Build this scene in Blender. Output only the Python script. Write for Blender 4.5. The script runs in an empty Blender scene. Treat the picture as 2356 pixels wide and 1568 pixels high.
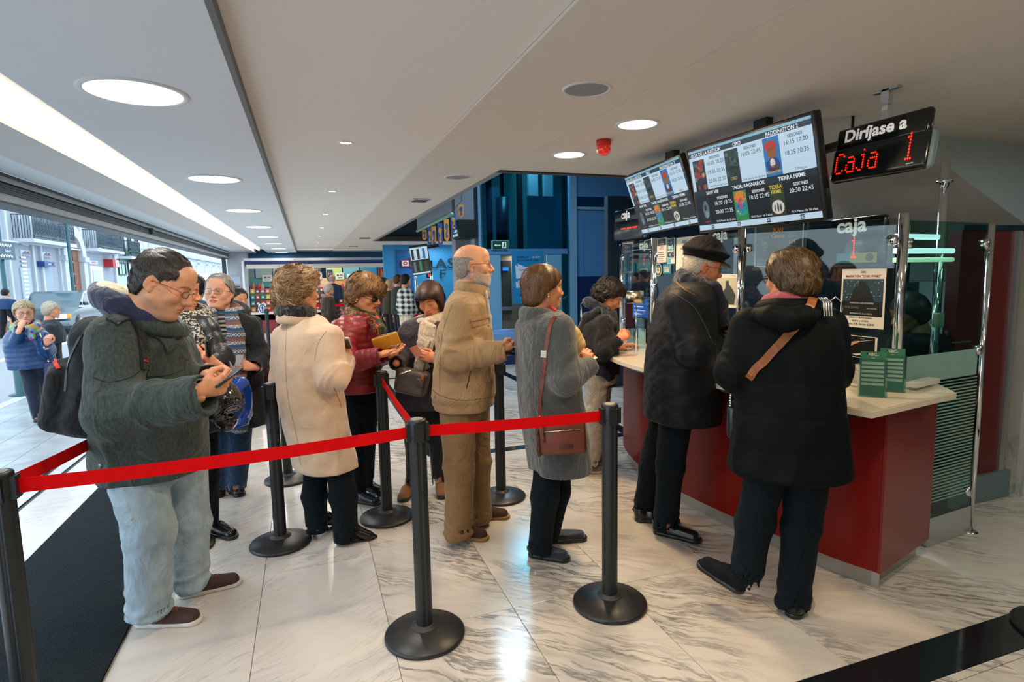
import bpy, bmesh, math, random
import numpy as np
from mathutils import Vector, Matrix
random.seed(7); RNG = np.random.RandomState(11)
S = bpy.context.scene
COL = S.collection
PI = math.pi
# ------------------------------------------------------------------ camera
FPX, CXP, CYP, EYE = 1330.0, 1178.0, 784.0, 1.58
YAW, PITCH, ROLL = map(math.radians, (19.4, 6.56, -1.09))
FW = np.array([math.sin(YAW)*math.cos(PITCH), math.cos(YAW)*math.cos(PITCH), -math.sin(PITCH)])
_R = np.array([math.cos(YAW), -math.sin(YAW), 0.]); _U = np.cross(_R, FW)
RT = _R*math.cos(ROLL)+_U*math.sin(ROLL); UP = -_R*math.sin(ROLL)+_U*math.cos(ROLL)
CAM = np.array([0, 0, EYE]); FH = np.array([math.sin(YAW), math.cos(YAW), 0.])
cd = bpy.data.cameras.new('camera'); cam = bpy.data.objects.new('camera', cd); COL.objects.link(cam)
cd.sensor_width = 36; cd.lens = 36*FPX/2356; cd.clip_start = .05; cd.clip_end = 300
cam.matrix_world = Matrix(((RT[0], UP[0], -FW[0], 0), (RT[1], UP[1], -FW[1], 0), (RT[2], UP[2], -FW[2], EYE), (0, 0, 0, 1)))
S.camera = cam
def ray(x, y): return FW*FPX+RT*(x-CXP)-UP*(y-CYP)
def onz(x, y, z=0.): d = ray(x, y); return CAM+d*((z-EYE)/d[2])
def onx(x, y, X): d = ray(x, y); return CAM+d*(X/d[0])
def ony(x, y, Y): d = ray(x, y); return CAM+d*(Y/d[1])
def atd(x, y, D): d = ray(x, y); return CAM+d*(D/float(np.dot(d, FH)))
def depth(p): return float(np.dot(np.array(p)-CAM, FH))
def proj(p):
    v = np.array(p)-CAM; z = v.dot(FW); return CXP+FPX*v.dot(RT)/z, CYP-FPX*v.dot(UP)/z
# ------------------------------------------------------------------ view, world, daylight
S.view_settings.view_transform = 'Standard'; S.view_settings.look = 'None'
S.view_settings.gamma = 1; S.view_settings.use_curve_mapping = False
S.view_settings.exposure = 0.0
S.cycles.use_denoising = True
S.cycles.max_bounces = 10; S.cycles.diffuse_bounces = 4; S.cycles.glossy_bounces = 4; S.cycles.transmission_bounces = 8; S.cycles.transparent_max_bounces = 12
S.cycles.sample_clamp_indirect = 6; S.cycles.caustics_reflective = False; S.cycles.caustics_refractive = False
W = bpy.data.worlds.new('sky'); S.world = W; W.use_nodes = True
_bg = W.node_tree.nodes['Background']; _bg.inputs[0].default_value = (.74, .88, 1.0, 1); _bg.inputs[1].default_value = 3.0
LIGHTS = []
def area(name, loc, size, power, color, rot=(0, 0, 0), shape='DISK', size_y=None, spread=PI):
    l = bpy.data.lights.new(name, 'AREA'); l.shape = shape; l.size = size
    if size_y: l.size_y = size_y
    l.energy = power; l.color = color; l.spread = spread
    o = bpy.data.objects.new(name, l); o.location = loc; o.rotation_euler = rot; COL.objects.link(o); return o
ZC = 2.40
# lamps under the ceiling fittings, then fill added out of view (fittings themselves are built further down)
BIG = [(-.66, 3.03+2.345*k) for k in range(8)]
SMALL = [(.27+.007*k, 1.82+2.1*k-.05) for k in range(9)]
WARM = [(1.80, 2.93), (1.79, 3.78)]
for i, (x, y) in enumerate(BIG): area('downlight_lamp', (x, y, ZC-.03), .30, 11, (1, .97, .93))
area('downlight_lamp', (-.66, .70, ZC-.03), .30, 11, (1, .97, .93))
for i, (x, y) in enumerate(SMALL): area('spot_lamp', (x, y, ZC-.03), .09, 13, (1, .86, .70))
area('spot_lamp', (.27, -.35, ZC-.03), .09, 4, (1, .86, .70))
for i, (x, y) in enumerate(WARM): area('warm_lamp', (x, y, ZC-.03), .22, 20, (1, .72, .42))
for q, w_ in (((1.85, 1.1), 16), ((2.5, -.3), 8)): area('warm_lamp', (*q, ZC-.03), .22, w_, (1, .78, .52))  # added warm fill beyond the view, without fittings, for the dim counter side
area('side_lamp', (4.3, 1.0, ZC-.03), .3, 15, (.82, 1., .93))  # added greenish fill out of view, brightens the soffit and right side
# the cove's hidden tube throws light on the slope of the cove
area('cove_lamp', (-1.40, 9.5, 2.44), .06, 30, (1, .87, .68), rot=(0, math.radians(205), 0), shape='RECTANGLE', size_y=19)

# ------------------------------------------------------------------ materials
MATS = {}
def nt(m): return m.node_tree.nodes, m.node_tree.links
def mat(name, col, rough=.6, metal=0., spec=.5, bump=0., bscale=60., bstretch=(1, 1, 1), vary=0., vscale=6., emit=None, es=0., sheen=0., trans=0., alpha=1., coat=0., sss=0., coords='Object', detail=4.):
    if name in MATS: return MATS[name]
    m = bpy.data.materials.new(name); m.use_nodes = True; MATS[name] = m
    N, L = nt(m); b = N['Principled BSDF']; I = b.inputs
    c = tuple(col[:3])+(1,)
    I['Base Color'].default_value = c; I['Roughness'].default_value = rough; I['Metallic'].default_value = metal
    I['Specular IOR Level'].default_value = spec
    if emit is not None: I['Emission Color'].default_value = tuple(emit[:3])+(1,); I['Emission Strength'].default_value = es
    if sheen: I['Sheen Weight'].default_value = sheen; I['Sheen Roughness'].default_value = .5
    if trans: I['Transmission Weight'].default_value = trans
    if alpha < 1: I['Alpha'].default_value = alpha
    if coat: I['Coat Weight'].default_value = coat; I['Coat Roughness'].default_value = .1
    if sss: I['Subsurface Weight'].default_value = sss; I['Subsurface Scale'].default_value = .012; I['Subsurface Radius'].default_value = (1, .35, .2)
    tc = N.new('ShaderNodeTexCoord'); mp = N.new('ShaderNodeMapping'); L.new(tc.outputs[coords], mp.inputs[0]); mp.inputs['Scale'].default_value = bstretch
    if vary:
        n = N.new('ShaderNodeTexNoise'); n.inputs['Scale'].default_value = vscale; n.inputs['Detail'].default_value = detail; L.new(mp.outputs[0], n.inputs['Vector'])
        r = N.new('ShaderNodeValToRGB'); L.new(n.outputs[0], r.inputs[0])
        r.color_ramp.elements[0].position = .3; r.color_ramp.elements[1].position = .7
        r.color_ramp.elements[0].color = tuple(max(0, v*(1-vary)) for v in c[:3])+(1,); r.color_ramp.elements[1].color = tuple(min(1, v*(1+vary)) for v in c[:3])+(1,)
        L.new(r.outputs[0], I['Base Color'])
    if bump:
        n = N.new('ShaderNodeTexNoise'); n.inputs['Scale'].default_value = bscale; n.inputs['Detail'].default_value = 3; L.new(mp.outputs[0], n.inputs['Vector'])
        bp = N.new('ShaderNodeBump'); bp.inputs['Strength'].default_value = bump; bp.inputs['Distance'].default_value = .01; L.new(n.outputs[0], bp.inputs['Height']); L.new(bp.outputs[0], I['Normal'])
    return m
def hexc(h):
    h = h.lstrip('#'); v = [int(h[i:i+2], 16)/255 for i in (0, 2, 4)]
    return tuple(x/12.92 if x <= .04045 else ((x+.055)/1.055)**2.4 for x in v)
def M(h, rough=.6, **k): # plain colour straight from a hex value
    return mat('m_%s_%g_%s' % (h.strip('#'), rough, '_'.join('%s%s' % (a, b) for a, b in sorted(k.items())))[:60], hexc(h), rough, **k)
def glass(name, tint, rough=.0, a=.12):
    if name in MATS: return MATS[name]
    m = bpy.data.materials.new(name); m.use_nodes = True; MATS[name] = m; N, L = nt(m)
    for n in list(N):
        if n.type != 'OUTPUT_MATERIAL': N.remove(n)
    o = [n for n in N if n.type == 'OUTPUT_MATERIAL'][0]
    t = N.new('ShaderNodeBsdfTransparent'); t.inputs[0].default_value = tuple(tint)+(1,)
    g = N.new('ShaderNodeBsdfGlossy'); g.inputs['Roughness'].default_value = rough
    fr = N.new('ShaderNodeLayerWeight'); fr.inputs['Blend'].default_value = .5; pw = N.new('ShaderNodeMath'); pw.operation = 'POWER'; pw.inputs[1].default_value = 4.; L.new(fr.outputs['Facing'], pw.inputs[0]); ml = N.new('ShaderNodeMath'); ml.operation = 'MULTIPLY_ADD'; ml.inputs[1].default_value = .6; ml.inputs[2].default_value = a*.35; L.new(pw.outputs[0], ml.inputs[0])
    mx = N.new('ShaderNodeMixShader'); L.new(ml.outputs[0], mx.inputs[0]); L.new(t.outputs[0], mx.inputs[1]); L.new(g.outputs[0], mx.inputs[2]); L.new(mx.outputs[0], o.inputs[0])
    return m
# ------------------------------------------------------------------ objects
def tag(o, label=None, cat=None, group=None, kind=None):
    if label: o['label'] = label
    if cat: o['category'] = cat
    if group: o['group'] = group
    if kind: o['kind'] = kind
    return o
def thing(name, label, cat, loc=(0, 0, 0), group=None):
    o = bpy.data.objects.new(name, None); o.empty_display_size = .1; COL.objects.link(o); o.location = tuple(map(float, loc)); return tag(o, label, cat, group)
def link(name, me, parent=None):
    o = bpy.data.objects.new(name, me); COL.objects.link(o)
    if parent is not None:
        o.parent = parent
        m = Matrix.Translation(parent.location) if parent.parent is None else parent.parent.matrix_basis @ Matrix()
        if parent.parent is None and parent.type == 'EMPTY': o.matrix_parent_inverse = Matrix.Translation(parent.location).inverted()
    return o
def copy_tree(o, parent=None):
    c = o.copy(); COL.objects.link(c)
    if parent is not None: c.parent = parent
    for ch in o.children: copy_tree(ch, c)
    return c
def dup(o, loc, rz=None, label=None, group=None):
    c = copy_tree(o); c.location = loc
    if rz is not None: c.rotation_euler.z = rz
    if label: c['label'] = label
    if group: c['group'] = group
    return c
class MB:
    """collects shapes, then links them as one mesh object"""
    def __init__(s): s.v = []; s.f = []; s.m = []; s.mats = []; s.mi = 0; s.sm = []; s.smooth = False
    def mat(s, m):
        if m not in s.mats: s.mats.append(m)
        s.mi = s.mats.index(m); return s
    def add(s, vs, fs, smooth=None):
        b = len(s.v); s.v += [tuple(map(float, v)) for v in vs]
        for f in fs: s.f.append(tuple(b+i for i in f)); s.m.append(s.mi); s.sm.append(s.smooth if smooth is None else smooth)
        return s
    def box(s, c, d, rz=0., R=None):
        h = [x/2 for x in d]; vs = []
        for x, y, z in ((-1, -1, -1), (1, -1, -1), (1, 1, -1), (-1, 1, -1), (-1, -1, 1), (1, -1, 1), (1, 1, 1), (-1, 1, 1)):
            v = Vector((x*h[0], y*h[1], z*h[2]))
            if R is not None: v = R @ v
            elif rz: v = Matrix.Rotation(rz, 3, 'Z') @ v
            vs.append(v+Vector(tuple(map(float, c))))
        return s.add(vs, ((0, 3, 2, 1), (4, 5, 6, 7), (0, 1, 5, 4), (1, 2, 6, 5), (2, 3, 7, 6), (3, 0, 4, 7)), False)
    def bb(s, a, b): return s.box([(a[i]+b[i])/2 for i in range(3)], [abs(b[i]-a[i]) for i in range(3)])
    def rbox(s, c, d, r=.005, R=None, seg=2):
        bm = bmesh.new(); bmesh.ops.create_cube(bm, size=1)
        for v in bm.verts: v.co = Vector((v.co.x*d[0], v.co.y*d[1], v.co.z*d[2]))
        bmesh.ops.bevel(bm, geom=bm.edges[:], offset=min(r, min(d)*.49), segments=seg, affect='EDGES', profile=.5)
        for v in bm.verts:
            if R is not None: v.co = R @ v.co
            v.co += Vector(tuple(map(float, c)))
        bm.verts.index_update(); s.add([v.co[:] for v in bm.verts], [[v.index for v in f.verts] for f in bm.faces], True); bm.free(); return s
    def lathe(s, prof, c=(0, 0, 0), n=32, R=None, cap=True):
        vs = []
        for r, z in prof:
            for k in range(n):
                a = 2*PI*k/n; v = Vector((r*math.cos(a), r*math.sin(a), z))
                if R is not None: v = R @ v
                vs.append(v+Vector(tuple(map(float, c))))
        fs = [(i*n+k, i*n+(k+1) % n, (i+1)*n+(k+1) % n, (i+1)*n+k) for i in range(len(prof)-1) for k in range(n)]
        if cap: fs += [tuple(range(n-1, -1, -1)), tuple((len(prof)-1)*n+k for k in range(n))]
        return s.add(vs, fs, True)
    def cyl(s, a, b, r, n=16, r2=None):
        a = Vector(tuple(map(float, a))); b = Vector(tuple(map(float, b))); d = b-a; L = d.length
        R = d.to_track_quat('Z', 'Y').to_matrix(); return s.lathe([(r, 0), (r if r2 is None else r2, L)], a, n, R)
    def tube(s, pts, r, n=8, closed=False):
        P = [Vector(tuple(map(float, p))) for p in pts]; m = len(P); vs = []; up = Vector((0, 0, 1)); prev = None
        for i, p in enumerate(P):
            a = P[(i-1) % m] if closed or i > 0 else P[i]; b = P[(i+1) % m] if closed or i < m-1 else P[i]
            t = (b-a).normalized()
            if prev is None: x = t.cross(up) if abs(t.z) < .95 else t.cross(Vector((1, 0, 0)))
            else: x = prev-t*prev.dot(t)
            x.normalize(); prev = x; y = t.cross(x); rr = r[i] if isinstance(r, (list, tuple)) else r
            for k in range(n): an = 2*PI*k/n; vs.append(p+x*(rr*math.cos(an))+y*(rr*math.sin(an)))
        fs = [(i*n+k, i*n+(k+1) % n, ((i+1) % m)*n+(k+1) % n, ((i+1) % m)*n+k) for i in range(m if closed else m-1) for k in range(n)]
        if not closed: fs += [tuple(range(n-1, -1, -1)), tuple((m-1)*n+k for k in range(n))]
        return s.add(vs, fs, True)
    def strap(s, pts, w, t, side=None, nrm=None):
        """flat strap along pts; nrm: one outward normal per point"""
        P = [Vector(tuple(map(float, p))) for p in pts]; m = len(P); vs = []
        for i, p in enumerate(P):
            a = P[max(i-1, 0)]; b = P[min(i+1, m-1)]; tg = (b-a).normalized()
            n = Vector(tuple(nrm[i] if isinstance(nrm[0], (tuple, list, np.ndarray, Vector)) else nrm)); x = tg.cross(n).normalized(); n = x.cross(tg)
            for sx, sn in ((-1, 0), (1, 0), (1, 1), (-1, 1)): vs.append(p+x*(sx*w/2)+n*(sn*t))
        fs = [(i*4+k, i*4+(k+1) % 4, (i+1)*4+(k+1) % 4, (i+1)*4+k) for i in range(m-1) for k in range(4)]+[(3, 2, 1, 0), tuple((m-1)*4+k for k in range(4))]
        return s.add(vs, fs, False)
    def prism(s, poly, z0, z1, c=(0, 0, 0), R=None):
        n = len(poly); vs = [Vector((p[0], p[1], z)) for z in (z0, z1) for p in poly]
        if R is not None: vs = [R @ v for v in vs]
        vs = [v+Vector(tuple(map(float, c))) for v in vs]
        return s.add(vs, [tuple(range(n-1, -1, -1)), tuple(range(n, 2*n))]+[(i, (i+1) % n, n+(i+1) % n, n+i) for i in range(n)], False)
    def quad(s, a, b, c, d): return s.add([a, b, c, d], [(0, 1, 2, 3)], False)
    def build(s, name, m=None, parent=None, label=None, kind=None):
        me = bpy.data.meshes.new(name); me.from_pydata(s.v, [], s.f)
        ml = s.mats if s.mats else [m]
        for x in ml: me.materials.append(x)
        if len(ml) > 1: me.polygons.foreach_set('material_index', s.m)
        me.polygons.foreach_set('use_smooth', s.sm)
        me.validate(); me.update(); o = link(name, me, parent)
        if label: o['label'] = label
        if kind: o['kind'] = kind
        return o
def struct(o): o['kind'] = 'structure'; return o
def rotz(a): return Matrix.Rotation(a, 3, 'Z')
# text as a mesh
_tc = {}
def text_geo(st, size=1., bold=0., align='CENTER'):
    k = (st, bold, align)
    if k not in _tc:
        cu = bpy.data.curves.new('t', 'FONT'); cu.body = st; cu.size = 1; cu.align_x = align; cu.align_y = 'CENTER'; cu.offset = bold; cu.resolution_u = 3
        o = bpy.data.objects.new('t', cu); COL.objects.link(o); dg = bpy.context.evaluated_depsgraph_get(); me = bpy.data.meshes.new_from_object(o.evaluated_get(dg))
        _tc[k] = ([v.co[:] for v in me.vertices], [tuple(p.vertices) for p in me.polygons]); bpy.data.objects.remove(o); bpy.data.curves.remove(cu); bpy.data.meshes.remove(me)
    return _tc[k]
class Panel:
    """flat printed or lit panel: rectangles and lettering laid on a plane, thin real layers"""
    def __init__(s, o, right, down, w, h, step=.0006):
        s.o = Vector(tuple(map(float, o))); s.r = Vector(tuple(map(float, right))).normalized(); s.d = Vector(tuple(map(float, down))).normalized(); s.n = s.d.cross(s.r).normalized()
        s.w = w; s.h = h; s.mb = MB(); s.st = step; s.k = 0
    def P(s, u, v, e=0.): return s.o+s.r*(u*s.w)+s.d*(v*s.h)+s.n*e
    def lay(s, k): return s.st*(k if k is not None else 1)
    def rect(s, u0, v0, u1, v1, m, k=1):
        e = s.lay(k); s.mb.mat(m).quad(s.P(u0, v1, e), s.P(u1, v1, e), s.P(u1, v0, e), s.P(u0, v0, e)); return s
    def poly(s, pts, m, k=2):
        e = s.lay(k); s.mb.mat(m).add([s.P(u, v, e) for u, v in pts][::-1], [tuple(range(len(pts)))], False); return s
    def ell(s, u, v, ru, rv, m, k=2, n=20, a0=0, a1=2*PI): return s.poly([(u+ru*math.cos(a0+(a1-a0)*i/n), v+rv*math.sin(a0+(a1-a0)*i/n)) for i in range(n)], m, k)
    def text(s, st, u, v, size, m, k=3, bold=0., align='CENTER', sx=1., shear=0.):
        """size: height in panel heights"""
        vs, fs = text_geo(st, 1., bold, align); q = size*s.h; e = s.lay(k); p = s.P(u, v, e)
        s.mb.mat(m).add([p+s.r*((x+shear*y)*q*sx)-s.d*(y*q) for x, y, z in vs], fs, False); return s
    def build(s, name, parent=None, label=None): return s.mb.build(name, None, parent, label)
# ------------------------------------------------------------------ implicit surfaces (numpy) -> one smooth mesh
_T = RNG.rand(32, 32, 32).astype(np.float32)*2-1
def noise3(P, sc):
    q = P*np.asarray(sc, np.float32)+100.; i = np.floor(q).astype(np.int32); f = q-i; f = f*f*(3-2*f); i &= 31; j = (i+1) & 31
    x0, y0, z0 = i[:, 0], i[:, 1], i[:, 2]; x1, y1, z1 = j[:, 0], j[:, 1], j[:, 2]; fx, fy, fz = f[:, 0], f[:, 1], f[:, 2]
    a = _T[x0, y0, z0]*(1-fx)+_T[x1, y0, z0]*fx; b = _T[x0, y1, z0]*(1-fx)+_T[x1, y1, z0]*fx
    c = _T[x0, y0, z1]*(1-fx)+_T[x1, y0, z1]*fx; d = _T[x0, y1, z1]*(1-fx)+_T[x1, y1, z1]*fx
    return (a*(1-fy)+b*fy)*(1-fz)+(c*(1-fy)+d*fy)*fz
def smin(a, b, k):
    if k <= 0: return np.minimum(a, b)
    h = np.clip(.5+.5*(b-a)/k, 0, 1); return b+(a-b)*h-k*h*(1-h)
def smax(a, b, k): return -smin(-a, -b, k)
def cone(a, b, ra, rb, flat=None, disp=None):
    a = np.array(a, np.float32); b = np.array(b, np.float32); d = b-a; L2 = float(d.dot(d))+1e-9
    if flat is not None: fa = np.array(flat[0], np.float32); fa = fa/np.linalg.norm(fa); fk = flat[1]
    def f(P):
        q = P-a; t = np.clip(q@d/L2, 0, 1); v = q-t[:, None]*d
        if flat is not None: v = v+((v@fa)*(fk-1))[:, None]*fa
        r = ra+(rb-ra)*t; D = np.sqrt((v*v).sum(1))-r
        if disp is not None: D = D-disp(P, t, v)
        return D
    f.box = (np.minimum(a, b)-max(ra, rb)*1.4-.02, np.maximum(a, b)+max(ra, rb)*1.4+.02); return f
def ell(c, r, R=None):
    c = np.array(c, np.float32); r = np.array(r, np.float32); Rm = None if R is None else np.array(R, np.float32)
    def f(P):
        q = P-c
        if Rm is not None: q = q@Rm
        k0 = np.sqrt(((q/r)**2).sum(1)); k1 = np.sqrt(((q/(r*r))**2).sum(1))+1e-9; return k0*(k0-1)/k1
    m = float(r.max())*1.1+.01; f.box = (c-m, c+m); return f
def rbx(c, h, rd, R=None):
    c = np.array(c, np.float32); h = np.array(h, np.float32)-rd; Rm = None if R is None else np.array(R, np.float32)
    def f(P):
        q = P-c
        if Rm is not None: q = q@Rm
        q = np.abs(q)-h; return np.sqrt((np.maximum(q, 0)**2).sum(1))+np.minimum(q.max(1), 0)-rd
    m = float(np.linalg.norm(h))+rd+.01; f.box = (c-m, c+m); return f
def loft(secs, n=2.3, disp=None, cap=.02):
    """sections (cx,cy,z,half width,half depth,azimuth of the front, clockwise from +Y)"""
    A = np.array(secs, np.float32); A = A[np.argsort(A[:, 2])]; Z = A[:, 2]
    def f(P):
        z = np.clip(P[:, 2], Z[0], Z[-1]); g = [np.interp(z, Z, A[:, i]) for i in range(6)]
        x = P[:, 0]-g[0]; y = P[:, 1]-g[1]; s, c = np.sin(g[5]), np.cos(g[5])
        u = x*c-y*s; v = x*s+y*c
        rho = ((np.abs(u)/g[3])**n+(np.abs(v)/g[4])**n)**(1/n)+1e-6; ln = np.sqrt(u*u+v*v); D = ln*(1-1/rho)
        D = np.where(rho < .3, -np.minimum(g[3], g[4])*.7, D)
        if disp is not None: D = D-disp(P, (z-Z[0])/(Z[-1]-Z[0]), np.arctan2(v, u), u, v)
        dz = np.maximum(Z[0]-P[:, 2], P[:, 2]-Z[-1]); return smax(D, dz, cap)
    w = float(max(A[:, 3].max(), A[:, 4].max()))*1.1+.03
    f.box = (np.array([A[:, 0].min()-w, A[:, 1].min()-w, Z[0]-.02], np.float32), np.array([A[:, 0].max()+w, A[:, 1].max()+w, Z[-1]+.02], np.float32)); return f
class SDF:
    def __init__(s): s.ops = []; s.post = []
    def u(s, f, k=.02): s.ops.append(('u', f, k)); return s
    def sub(s, f, k=.01): s.ops.append(('s', f, k)); return s
    def cut(s, n, p, k=.004):
        """keep the side that n points away from"""
        n = np.array(n, np.float32); n = n/np.linalg.norm(n); p = np.array(p, np.float32); s.ops.append(('i', lambda P: (P-p)@n, k)); return s
    def isect(s, f, k=.004): s.ops.append(('i', f, k)); return s
    def disp(s, f): s.ops.append(('d', f, 0)); return s
    def __call__(s, P):
        D = None
        for o, f, k in s.ops:
            if o == 'u': d = f(P); D = d if D is None else smin(D, d, k)
            elif o == 's': D = smax(D, -f(P), k)
            elif o == 'i': D = smax(D, f(P), k)
            else: D = D-f(P)
        return D
    def bounds(s):
        B = [f.box for o, f, k in s.ops if o == 'u' and hasattr(f, 'box')]; return np.min([b[0] for b in B], 0)-.02, np.max([b[1] for b in B], 0)+.02
    def mesh(s, h, lo=None, hi=None):
        l0, h0 = s.bounds() if lo is None or hi is None else (lo, hi); lo = l0 if lo is None else np.array(lo, np.float32); hi = h0 if hi is None else np.array(hi, np.float32)
        K = 4; n = (np.ceil((hi-lo)/(h*K)).astype(int)+1); H = h*K
        ax = [lo[i]+H*np.arange(n[i]+1) for i in range(3)]; G = np.stack(np.meshgrid(*ax, indexing='ij'), -1).reshape(-1, 3).astype(np.float32)
        Dc = s(G).reshape([m+1 for m in n]).astype(np.float32)
        near = np.abs(Dc) < H*1.9
        act = np.zeros(n, bool)
        for a in (0, 1):
            for b in (0, 1):
                for c in (0, 1): act |= near[a:n[0]+a, b:n[1]+b, c:n[2]+c]
        F = n*K+1; D = np.repeat(np.repeat(np.repeat(Dc, K, 0), K, 1), K, 2)[:F[0], :F[1], :F[2]].copy()
        ai = np.argwhere(act); off = np.stack(np.meshgrid(*[np.arange(K+1)]*3, indexing='ij'), -1).reshape(-1, 3)
        m = np.zeros(F, bool); idx = (ai[:, None, :]*K+off[None]).reshape(-1, 3); m[idx[:, 0], idx[:, 1], idx[:, 2]] = True
        ii = np.argwhere(m); P = (lo+ii*h).astype(np.float32); vals = np.empty(len(P), np.float32)
        for q in range(0, len(P), 400000): vals[q:q+400000] = s(P[q:q+400000])
        D[m] = vals
        return surfnet(D, lo, h)
def surfnet(D, lo, h):
    I = D < 0; n = np.array(D.shape)-1; C = np.zeros(n, np.int8)
    for a in (0, 1):
        for b in (0, 1):
            for c in (0, 1): C += I[a:n[0]+a, b:n[1]+b, c:n[2]+c]
    act = (C > 0) & (C < 8); cells = np.argwhere(act); vid = -np.ones(n, np.int64); vid[act] = np.arange(len(cells))
    acc = np.zeros((len(cells), 3)); cnt = np.zeros(len(cells))
    for ax in range(3):
        o = [i for i in range(3) if i != ax]
        for b in (0, 1):
            for c in (0, 1):
                p = cells.copy(); p[:, o[0]] += b; p[:, o[1]] += c; q = p.copy(); q[:, ax] += 1
                d0 = D[p[:, 0], p[:, 1], p[:, 2]]; d1 = D[q[:, 0], q[:, 1], q[:, 2]]; s = (d0 < 0) != (d1 < 0)
                t = np.where(s, d0/np.where(s, d0-d1, 1), 0); pos = p.astype(float); pos[:, ax] += t; acc[s] += pos[s]; cnt[s] += 1
    V = lo+h*(acc/np.maximum(cnt, 1)[:, None]); Q = []
    for ax in range(3):
        o = [i for i in range(3) if i != ax]; sl0 = [slice(None)]*3; sl1 = [slice(None)]*3; sl0[ax] = slice(0, -1); sl1[ax] = slice(1, None)
        a0 = I[tuple(sl0)]; a1 = I[tuple(sl1)]; e = np.argwhere(a0 != a1)
        e = e[(e[:, o[0]] > 0) & (e[:, o[1]] > 0) & (e[:, o[0]] < n[o[0]]) & (e[:, o[1]] < n[o[1]])]
        if not len(e): continue
        s = a0[e[:, 0], e[:, 1], e[:, 2]]
        def g(b, c): k = e.copy(); k[:, o[0]] -= b; k[:, o[1]] -= c; return vid[k[:, 0], k[:, 1], k[:, 2]]
        q = np.stack([g(1, 1), g(0, 1), g(0, 0), g(1, 0)], 1)
        if ax == 1: s = ~s
        q[~s] = q[~s][:, ::-1]; Q.append(q)
    return V.astype(np.float32), np.concatenate(Q)
def np_mesh(name, V, Q, mats, smooth=True, mi=None, col=None):
    me = bpy.data.meshes.new(name); me.vertices.add(len(V)); me.vertices.foreach_set('co', np.asarray(V, np.float32).ravel())
    k = Q.shape[1]; me.loops.add(len(Q)*k); me.loops.foreach_set('vertex_index', Q.astype(np.int32).ravel()); me.polygons.add(len(Q)); me.polygons.foreach_set('loop_start', np.arange(0, len(Q)*k, k, dtype=np.int32))
    for m in (mats if isinstance(mats, (list, tuple)) else [mats]): me.materials.append(m)
    if mi is not None: me.polygons.foreach_set('material_index', np.asarray(mi, np.int32))
    me.polygons.foreach_set('use_smooth', np.full(len(Q), smooth)); me.update(calc_edges=True)
    if col is not None:
        at = me.color_attributes.new('Col', 'FLOAT_COLOR', 'POINT'); at.data.foreach_set('color', np.concatenate([col, np.ones((len(col), 1))], 1).astype(np.float32).ravel())
    return me
def sdf_obj(name, sdf, h, m, parent=None, label=None, xf=None, **k):
    V, Q = sdf.mesh(h, **k)
    if xf is not None: V = V@xf[0].T+xf[1]
    o = link(name, np_mesh(name, V, Q, m), parent)
    if label: o['label'] = label
    return o
def link(name, me, parent=None):
    o = bpy.data.objects.new(name, me); COL.objects.link(o)
    if parent is not None:
        o.parent = parent
        if parent.type == 'EMPTY': o.matrix_parent_inverse = Matrix.Translation(parent.location).inverted()
    return o
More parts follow.
